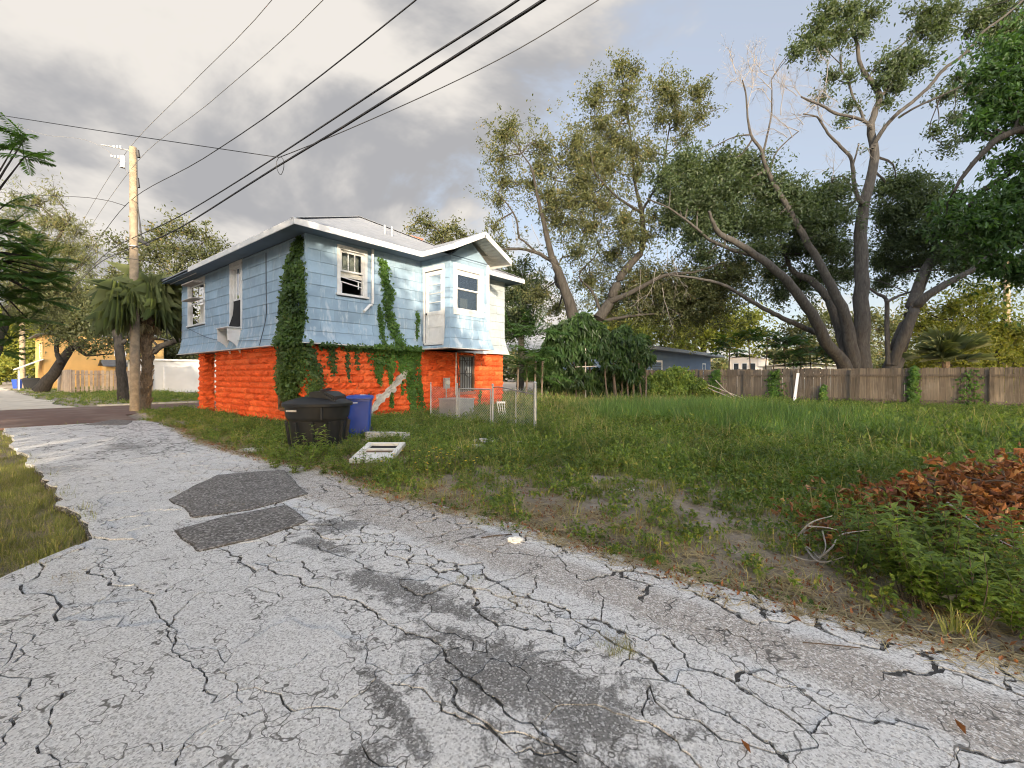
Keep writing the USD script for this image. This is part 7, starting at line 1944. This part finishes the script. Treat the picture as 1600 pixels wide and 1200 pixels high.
sc = rgz.uniform(0.7, 1.25, n) * np.where(left_verge, 0.62, 0.55 + 0.30 * edge + 0.62 * tall * (0.6 + 0.8 * nA))
sc = np.where(fieldp[:, 1] > 29, sc * 1.2, sc) * (1 - 0.38 * np.clip((X_c - 10) / 5, 0, 1))
zz = ground_z(fieldp[:, 0], fieldp[:, 1])
protos = [(tuft(26, 0.13, 0.055, 0.006, 1), 'grass_blade'), (tuft(24, 0.24, 0.06, 0.008, 2), 'grass_blade'), (tuft(20, 0.42, 0.06, 0.010, 3, 0.9), 'grass_blade'),
          (weed(42, 0.27, 0.07, 0.065, 4, 0.5, 7), 'weed_leaf'), (weed(50, 0.18, 0.10, 0.07, 5, 0.65, 9), 'weed_leaf'), (tuft(20, 0.15, 0.07, 0.006, 6, 1.1, (0.5, 1.5)), 'dry_blade'), (tuft(30, 0.40, 0.06, 0.011, 7, 0.7, (0.05, 0.6)), 'lush_blade')]
instancer('grass', protos, np.column_stack([fieldp, zz]), k_, np.stack([sc, sc, sc * rgz.uniform(0.8, 1.2, n)], 1), rgz.uniform(0, 6.283, n), seed=5, label='unmown grass and weeds growing over the lot and the verges', cat='grass')
print('grass', n)

# litter along the edges: bits of straw, bark and dry leaf on the soil
m_ = 9000
e = rgz.uniform(-2.2, 16, m_)
lx = np.interp(e, right[:, 1], right[:, 0]) + np.abs(rgz.normal(0, 0.45, m_)) - 0.12 + (rgz.uniform(0, 1, m_) < 0.45) * rgz.uniform(0, 4.0, m_)
lp = np.stack([lx, e], 1); lp = lp[in_view(lp) & ~shapely.contains(houses, shapely.points(lp))]
lm = MB(); r2 = np.random.default_rng(8)
v, f, t = leaf_cards(r2.normal(0, 0.07, (9, 3)) * [1, 1, 0.05] + [0, 0, 0.012], np.full(9, 0.045), r2, 0.4, 0.9, tint=r2.uniform(0, 0.6, 9)); lm.add(v, f, t)
sm = MB()
for k in range(8):
    a = r2.uniform(0, 3.14); c = np.append(r2.normal(0, 0.08, 2), 0.01 + 0.01 * r2.uniform()); d = np.array([math.cos(a), math.sin(a), r2.normal(0, .1)]) * r2.uniform(0.03, 0.10)
    s_ = np.array([-math.sin(a), math.cos(a), 0]) * 0.0025
    sm.add([c - d - s_, c - d + s_, c + d + s_, c + d - s_], [[0, 1, 2], [0, 2, 3]], r2.uniform(0, 1))
lz = np.maximum(ground_z(lp[:, 0], lp[:, 1]), np.where(shapely.contains(alley_poly, shapely.points(lp)), 0.002, -1))
instancer('leaf_litter', [(lm, 'dead_leaf'), (sm, 'dry_blade')], np.column_stack([lp, lz]), (rgz.uniform(0, 1, len(lp)) < 0.75).astype(int), np.repeat(rgz.uniform(0.6, 1.1, (len(lp), 1)), 3, 1), rgz.uniform(0, 6.28, len(lp)), seed=6, tiltv=0.05,
          label='dry straw and leaf bits strewn along the broken edge of the alley', cat='litter')

# ---------------------------------------------------------------- leafy weeds at the near right corner and round the containers
def leafy_weed(seed, h=0.6, leaf=0.13, stems=5, wide=0.17):
    r2 = np.random.default_rng(seed); sb, lb = MB(), MB()
    for k in range(stems):
        az, el = r2.uniform(0, 6.283), r2.uniform(0.05, 0.55); L = h * r2.uniform(0.6, 1.1)
        d = np.array([math.cos(az) * math.sin(el), math.sin(az) * math.sin(el), math.cos(el)])
        p = spline([np.append(r2.normal(0, 0.04, 2), -0.02), d * L * 0.5 + r2.normal(0, 0.02, 3), d * L], 8)
        sb.tube(p, np.linspace(0.006, 0.002, 8), 4)
        for i in range(2, 8):
            for q in range(4):
                a = q * 1.57 + i * 0.8 + r2.normal(0, 0.3)
                o = np.array([math.cos(a), math.sin(a), r2.uniform(-0.15, 0.75)]); o /= np.linalg.norm(o)
                s = np.cross(o, [0, 0, 1.0]); s /= np.linalg.norm(s); u_ = np.cross(s, o)
                l_ = leaf * r2.uniform(0.65, 1.15) * (1.0 if i < 7 else 0.7); w = l_ * wide
                b = p[i]; m1 = b + o * l_ * 0.4 + u_ * l_ * 0.06; tip = b + o * l_ - u_ * l_ * 0.10
                lb.add([b, m1 + s * w + u_ * w * .4, tip, m1 - s * w + u_ * w * .4, m1], [[0, 1, 4], [1, 2, 4], [2, 3, 4], [3, 0, 4]], np.clip(r2.uniform(0.1, 0.85) + (0.15 if r2.uniform() < .04 else 0), 0, 1))
    return sb, lb
WEEDS = []
for k in range(4):
    sb, lb = leafy_weed(500 + k, (0.62, 0.5, 0.7, 0.42)[k], (0.13, 0.11, 0.14, 0.10)[k], 5, (0.17, 0.28, 0.20, 0.30)[k])
    WEEDS.append((sb.arrays(), lb.arrays()))
placed = {}
def place_weed(kind, x, y, s, rot, label, group):
    z = float(ground_z(x, y))
    key = (kind, group)
    if key not in placed:
        r = thing('leafy_weed', label, 'weed', group, (x, y, z), rot, s)
        obj('stems', WEEDS[kind][0][0], WEEDS[kind][0][1], M['twig_brown'], r); obj('leaves', WEEDS[kind][1][0], WEEDS[kind][1][1], M['weed_leaf'], r, tint=WEEDS[kind][1][2])
        for q in ('stems', 'leaves'): tag(stage.GetPrimAtPath(f'{r.GetPath()}/{q}'), kind='stuff')
        placed[key] = r
    else:
        copy_of(placed[key], (x, y, z), rot, label, s, group)
rw = np.random.default_rng(44)
spots = [(1405, 905), (1440, 880), (1480, 905), (1520, 880), (1560, 905), (1595, 885), (1430, 935), (1470, 945), (1510, 935), (1550, 950), (1590, 940), (1500, 975), (1540, 985), (1580, 1000), (1450, 965), (1380, 880), (1360, 905), (1600, 975),
         (1350, 870), (1420, 860), (1500, 865), (1560, 868), (1390, 940), (1630, 920), (1640, 990), (1620, 860), (1415, 965), (1400, 918), (1455, 918), (1535, 915), (1575, 925), (1480, 990), (1610, 1020), (1330, 890)]
for i, (px, py) in enumerate(spots):
    c = G(px, py)
    c[0] = max(c[0] + 0.12, 3.82 + 0.06 * (i % 4))
    place_weed(i % 4, c[0] + rw.normal(0, .06), c[1] + rw.normal(0, .06), rw.uniform(0.5, 0.9), rw.uniform(0, 360), 'green leafy weed in the thicket at the near right edge of the alley', 'leafy weeds at the near right corner')
for i, (px, py) in enumerate([(470, 716), (490, 722), (510, 718), (530, 724), (548, 716), (455, 722), (440, 718), (425, 716), (565, 735), (520, 735), (480, 735), (545, 740), (640, 715), (655, 722), (640, 735), (620, 742), (580, 744), (600, 690), (505, 740), (430, 730), (460, 738)]):
    c = G(px, py)
    place_weed(i % 4, c[0], c[1], rw.uniform(0.5, 0.85), rw.uniform(0, 360), 'leafy weed among those in front of the black container and window frame', 'weeds round the containers')
for i, (px, py) in enumerate([(660, 672), (690, 674), (720, 676), (745, 672), (655, 660), (850, 690), (590, 674), (600, 668), (820, 668), (790, 676)]):
    c = G(px, py)
    place_weed(i % 4, c[0], c[1], rw.uniform(0.55, 0.9), rw.uniform(0, 360), 'leafy weed along the foot of the chain link fence', 'weeds along the chain link fence')

# flowering weed
c = G(692, 742)
fw = thing('flowering_weed', 'low weed dotted with small yellow flowers right of the discarded window frame', 'weed', None, (c[0], c[1], float(ground_z(c[0], c[1]))), 0)
sb, lb, fb = MB(), MB(), MB(); r2 = np.random.default_rng(60)
for k in range(46):
    b = np.append(r2.normal(0, 0.28, 2), 0); t_ = b + np.array([r2.normal(0, 0.08), r2.normal(0, 0.08), r2.uniform(0.15, 0.42)])
    sb.tube([b, (b + t_) / 2 + r2.normal(0, 0.01, 3), t_], 0.003, 3)
    v, f, tt = leaf_cards(b + (t_ - b) * r2.uniform(0.1, 0.95, (9, 1)), np.full(9, 0.05), r2, 0.45, 0.5); lb.add(v, f, tt)
    if k < 34:
        for q in range(6):
            a = q * 1.05; o = np.array([math.cos(a), math.sin(a), 0.3]) * 0.019; s_ = np.array([-math.sin(a), math.cos(a), 0]) * 0.009
            fb.add([t_, t_ + o * .6 + s_, t_ + o, t_ + o * .6 - s_], [[0, 1, 2], [0, 2, 3]])
for nm, q, mt in (('stems', sb, 'twig_brown'), ('leaves', lb, 'weed_leaf'), ('flowers', fb, 'flower_yellow')):
    tag(q.build(nm, M[mt], fw, tint=nm == 'leaves'), kind='stuff')

# ---------------------------------------------------------------- heap of dead leaves with cut branches
c = G(1535, 822)
hp = thing('dead_leaf_heap', 'heap of cut branches with rust brown dead leaves at the right edge', 'leaf heap')
r2 = np.random.default_rng(71); lb, sb = MB(), MB()
def dead_spray(base, d, L, nl, r=0.012, lf=0.078):
    d = np.asarray(d, float); d /= np.linalg.norm(d)
    p = spline([base, base + d * L * 0.5 + r2.normal(0, 0.04, 3), base + d * L + [0, 0, -0.06]], 7)
    sb.tube(p, np.linspace(r, 0.003, 7), 5)
    i = r2.uniform(0.2, 1, nl)
    q = p[0] + (p[-1] - p[0]) * i[:, None] + r2.normal(0, 0.055, (nl, 3))
    q[:, 2] = np.maximum(q[:, 2], 0.03)
    v, f, t = leaf_cards(q, np.full(nl, lf), r2, 0.42, 0.1, fold=1.0, direc=d + [0, 0, -0.6], dirw=0.3); lb.add(v, f, t)
zt = (RGT * 1.0)
for k in range(125):
    o = np.array([*(RGT * r2.uniform(-0.75, 1.5) + FWD * r2.normal(0, 0.42)), 0])
    h = 0.66 * math.exp(-((o[:2] @ RGT - 0.35) / 0.9) ** 2 * 0.8) * math.exp(-((o[:2] @ FWD) / 0.65) ** 2)
    base = np.array([c[0], c[1], 0.04]) + o + [0, 0, r2.uniform(0.1, 1) * h]
    dead_spray(base, (*(RGT * r2.normal(-0.4, 0.8) + FWD * r2.normal(0, 0.7)), r2.uniform(-0.15, 0.55)), r2.uniform(0.25, 0.5), 38)
for px, py, n_ in ((1400, 800, 5), (1350, 815, 5), (1300, 850, 4), (1290, 800, 3), (1330, 845, 4), (1375, 835, 4), (1420, 820, 5), (1250, 815, 2), (1270, 840, 4), (1320, 870, 4), (1345, 800, 4), (1385, 790, 5), (1360, 775, 4), (1305, 825, 4), (1370, 860, 4), (1400, 850, 4), (1440, 830, 5)):
    b = G(px, py)
    for k in range(n_):
        dead_spray(b + np.append(r2.normal(0, 0.12, 2), r2.uniform(0.03, 0.14)), (r2.normal(), r2.normal(), 0.15), r2.uniform(0.12, 0.25), 13, 0.005, 0.075)
tag(lb.build('dead_leaves', M['dead_leaf'], hp, tint=True), kind='stuff'); tag(sb.build('twigs', M['twig_brown'], hp), kind='stuff')
MB().tube(spline([P(1548, 778, 4.5), P(1575, 790, 4.3), P(1640, 800, 4.0), P(1720, 830, 3.8)], 10), np.linspace(0.028, 0.045, 10), 9).build('cut_branch', M['oak_bark'], hp, smooth=50)
def twig_thing(label, paths):
    r = thing('grey_twigs', label, 'twigs')
    for pth, rad in paths:
        p = np.array([P(*q) for q in pth]); p[:, 2] = np.maximum(p[:, 2], 0.02)
        MB().tube(spline(p, 16), np.linspace(rad, rad * 0.35, 16), 5).build('twig', M['twig_grey'], r, smooth=60)
twig_thing('tangle of bare pale grey twigs arching left of the leaf heap', [([(1243, 845, 4.0), (1265, 818, 3.9), (1300, 806, 3.9)], 0.010), ([(1262, 822, 3.9), (1300, 826, 3.8), (1345, 840, 3.7)], 0.008), ([(1255, 850, 3.9), (1275, 880, 3.6), (1300, 876, 3.5), (1350, 858, 3.6)], 0.009),
     ([(1245, 847, 4.0), (1262, 855, 3.8), (1280, 872, 3.6)], 0.008), ([(1280, 872, 3.6), (1300, 855, 3.6), (1315, 835, 3.7), (1360, 828, 3.7)], 0.008), ([(1235, 872, 3.7), (1262, 876, 3.6), (1300, 878, 3.5)], 0.006), ([(1285, 830, 3.9), (1290, 855, 3.7), (1280, 878, 3.6)], 0.007)])
twig_thing('long bare pale twigs lying over the weeds at the right edge', [([(1480, 785, 4.2), (1510, 808, 4.0), (1545, 835, 3.7), (1620, 872, 3.3)], 0.010), ([(1545, 832, 3.7), (1580, 845, 3.6), (1640, 855, 3.5)], 0.008), ([(1500, 800, 4.1), (1530, 808, 4.0), (1560, 822, 3.9)], 0.005), ([(1555, 870, 3.5), (1565, 850, 3.6), (1600, 835, 3.6)], 0.008), ([(1580, 838, 3.7), (1600, 825, 3.7), (1640, 828, 3.7)], 0.007)])
# small things lying on the pavement
def flat_leaf(px, py, L, rot, label):
    q = G(px, py); a = math.radians(rot)
    d = np.array([math.cos(a), math.sin(a), 0.0]); s = np.array([-math.sin(a), math.cos(a), 0]); b = np.array([q[0], q[1], 0.012])
    pts = [b]; v = np.array([b - d * L / 2, b - d * L * .1 + s * L * .18 + [0, 0, .012], b + d * L / 2 + [0, 0, .01], b - d * L * .1 - s * L * .18 + [0, 0, .014], b + [0, 0, -.004]])
    tag(obj('fallen_leaf', v, np.array([[0, 4, 1], [1, 4, 2], [2, 4, 3], [3, 4, 0]]), M['dead_leaf'], tint=np.full(5, 0.35)), label, 'leaf')
flat_leaf(1500, 1141, 0.08, 20, 'rust brown fallen leaf on the sandy wheel track near the lower right corner')
flat_leaf(1243, 970, 0.07, 70, 'brown fallen leaf on cracked pavement near the right edge of the alley')
flat_leaf(1165, 1172, 0.06, 50, 'small reddish leaf on the pavement at the bottom of the view')
q0, q1 = G(1254, 1007), G(1345, 1016)
tag(MB().tube(spline([q0 + [0, 0, .012], (q0 + q1) / 2 + [0, 0.01, .012], q1 + [0, 0, .012]], 8), 0.0035, 5).build('fallen_twig', M['twig_brown']), 'thin brown twig lying on the sandy wheel track', 'twig')
q0, q1 = G(752, 842), G(800, 838)
tag(MB().tube(spline([q0 + [0, 0, .012], (q0 + q1) / 2 + [0, 0.02, .014], q1 + [0, 0, .02]], 8), 0.006, 5).build('fallen_twig', M['twig_brown']), 'thin brown stick beside the white paper scrap', 'twig')
# moss and grass rooted in the cracks
mpos, midx, msc = [], [], []
for px, py, n_, k in ((955, 1008, 26, 5), (975, 1015, 14, 0), (735, 912, 12, 5), (730, 905, 6, 0), (812, 937, 8, 5), (1016, 876, 22, 4), (958, 860, 14, 4), (275, 770, 22, 5), (360, 790, 18, 5), (110, 905, 16, 5), (395, 792, 14, 5), (1210, 1000, 0, 0), (1505, 990, 6, 1)):
    b = G(px, py)
    for _ in range(n_):
        mpos.append([b[0] + rw.normal(0, 0.05), b[1] + rw.normal(0, 0.08 if k == 5 else 0.05), -0.005]); midx.append(0 if k == 0 else 1 if k == 5 else 2 if k == 4 else 3); msc.append(rw.uniform(0.2, 0.4) if k != 1 else 1.0)
msc = np.array(msc)
instancer('crack_weeds', [(protos[0][0], 'grass_blade'), (protos[5][0], 'dry_blade'), (protos[4][0], 'weed_leaf'), (tuft(8, 0.20, 0.02, 0.008, 17, 0.5), 'grass_blade')], np.array(mpos), np.array(midx), np.repeat(msc[:, None], 3, 1), rw.uniform(0, 6.28, len(msc)), seed=9,
          label='small grass and moss rooted in the cracks of the alley', cat='weeds')
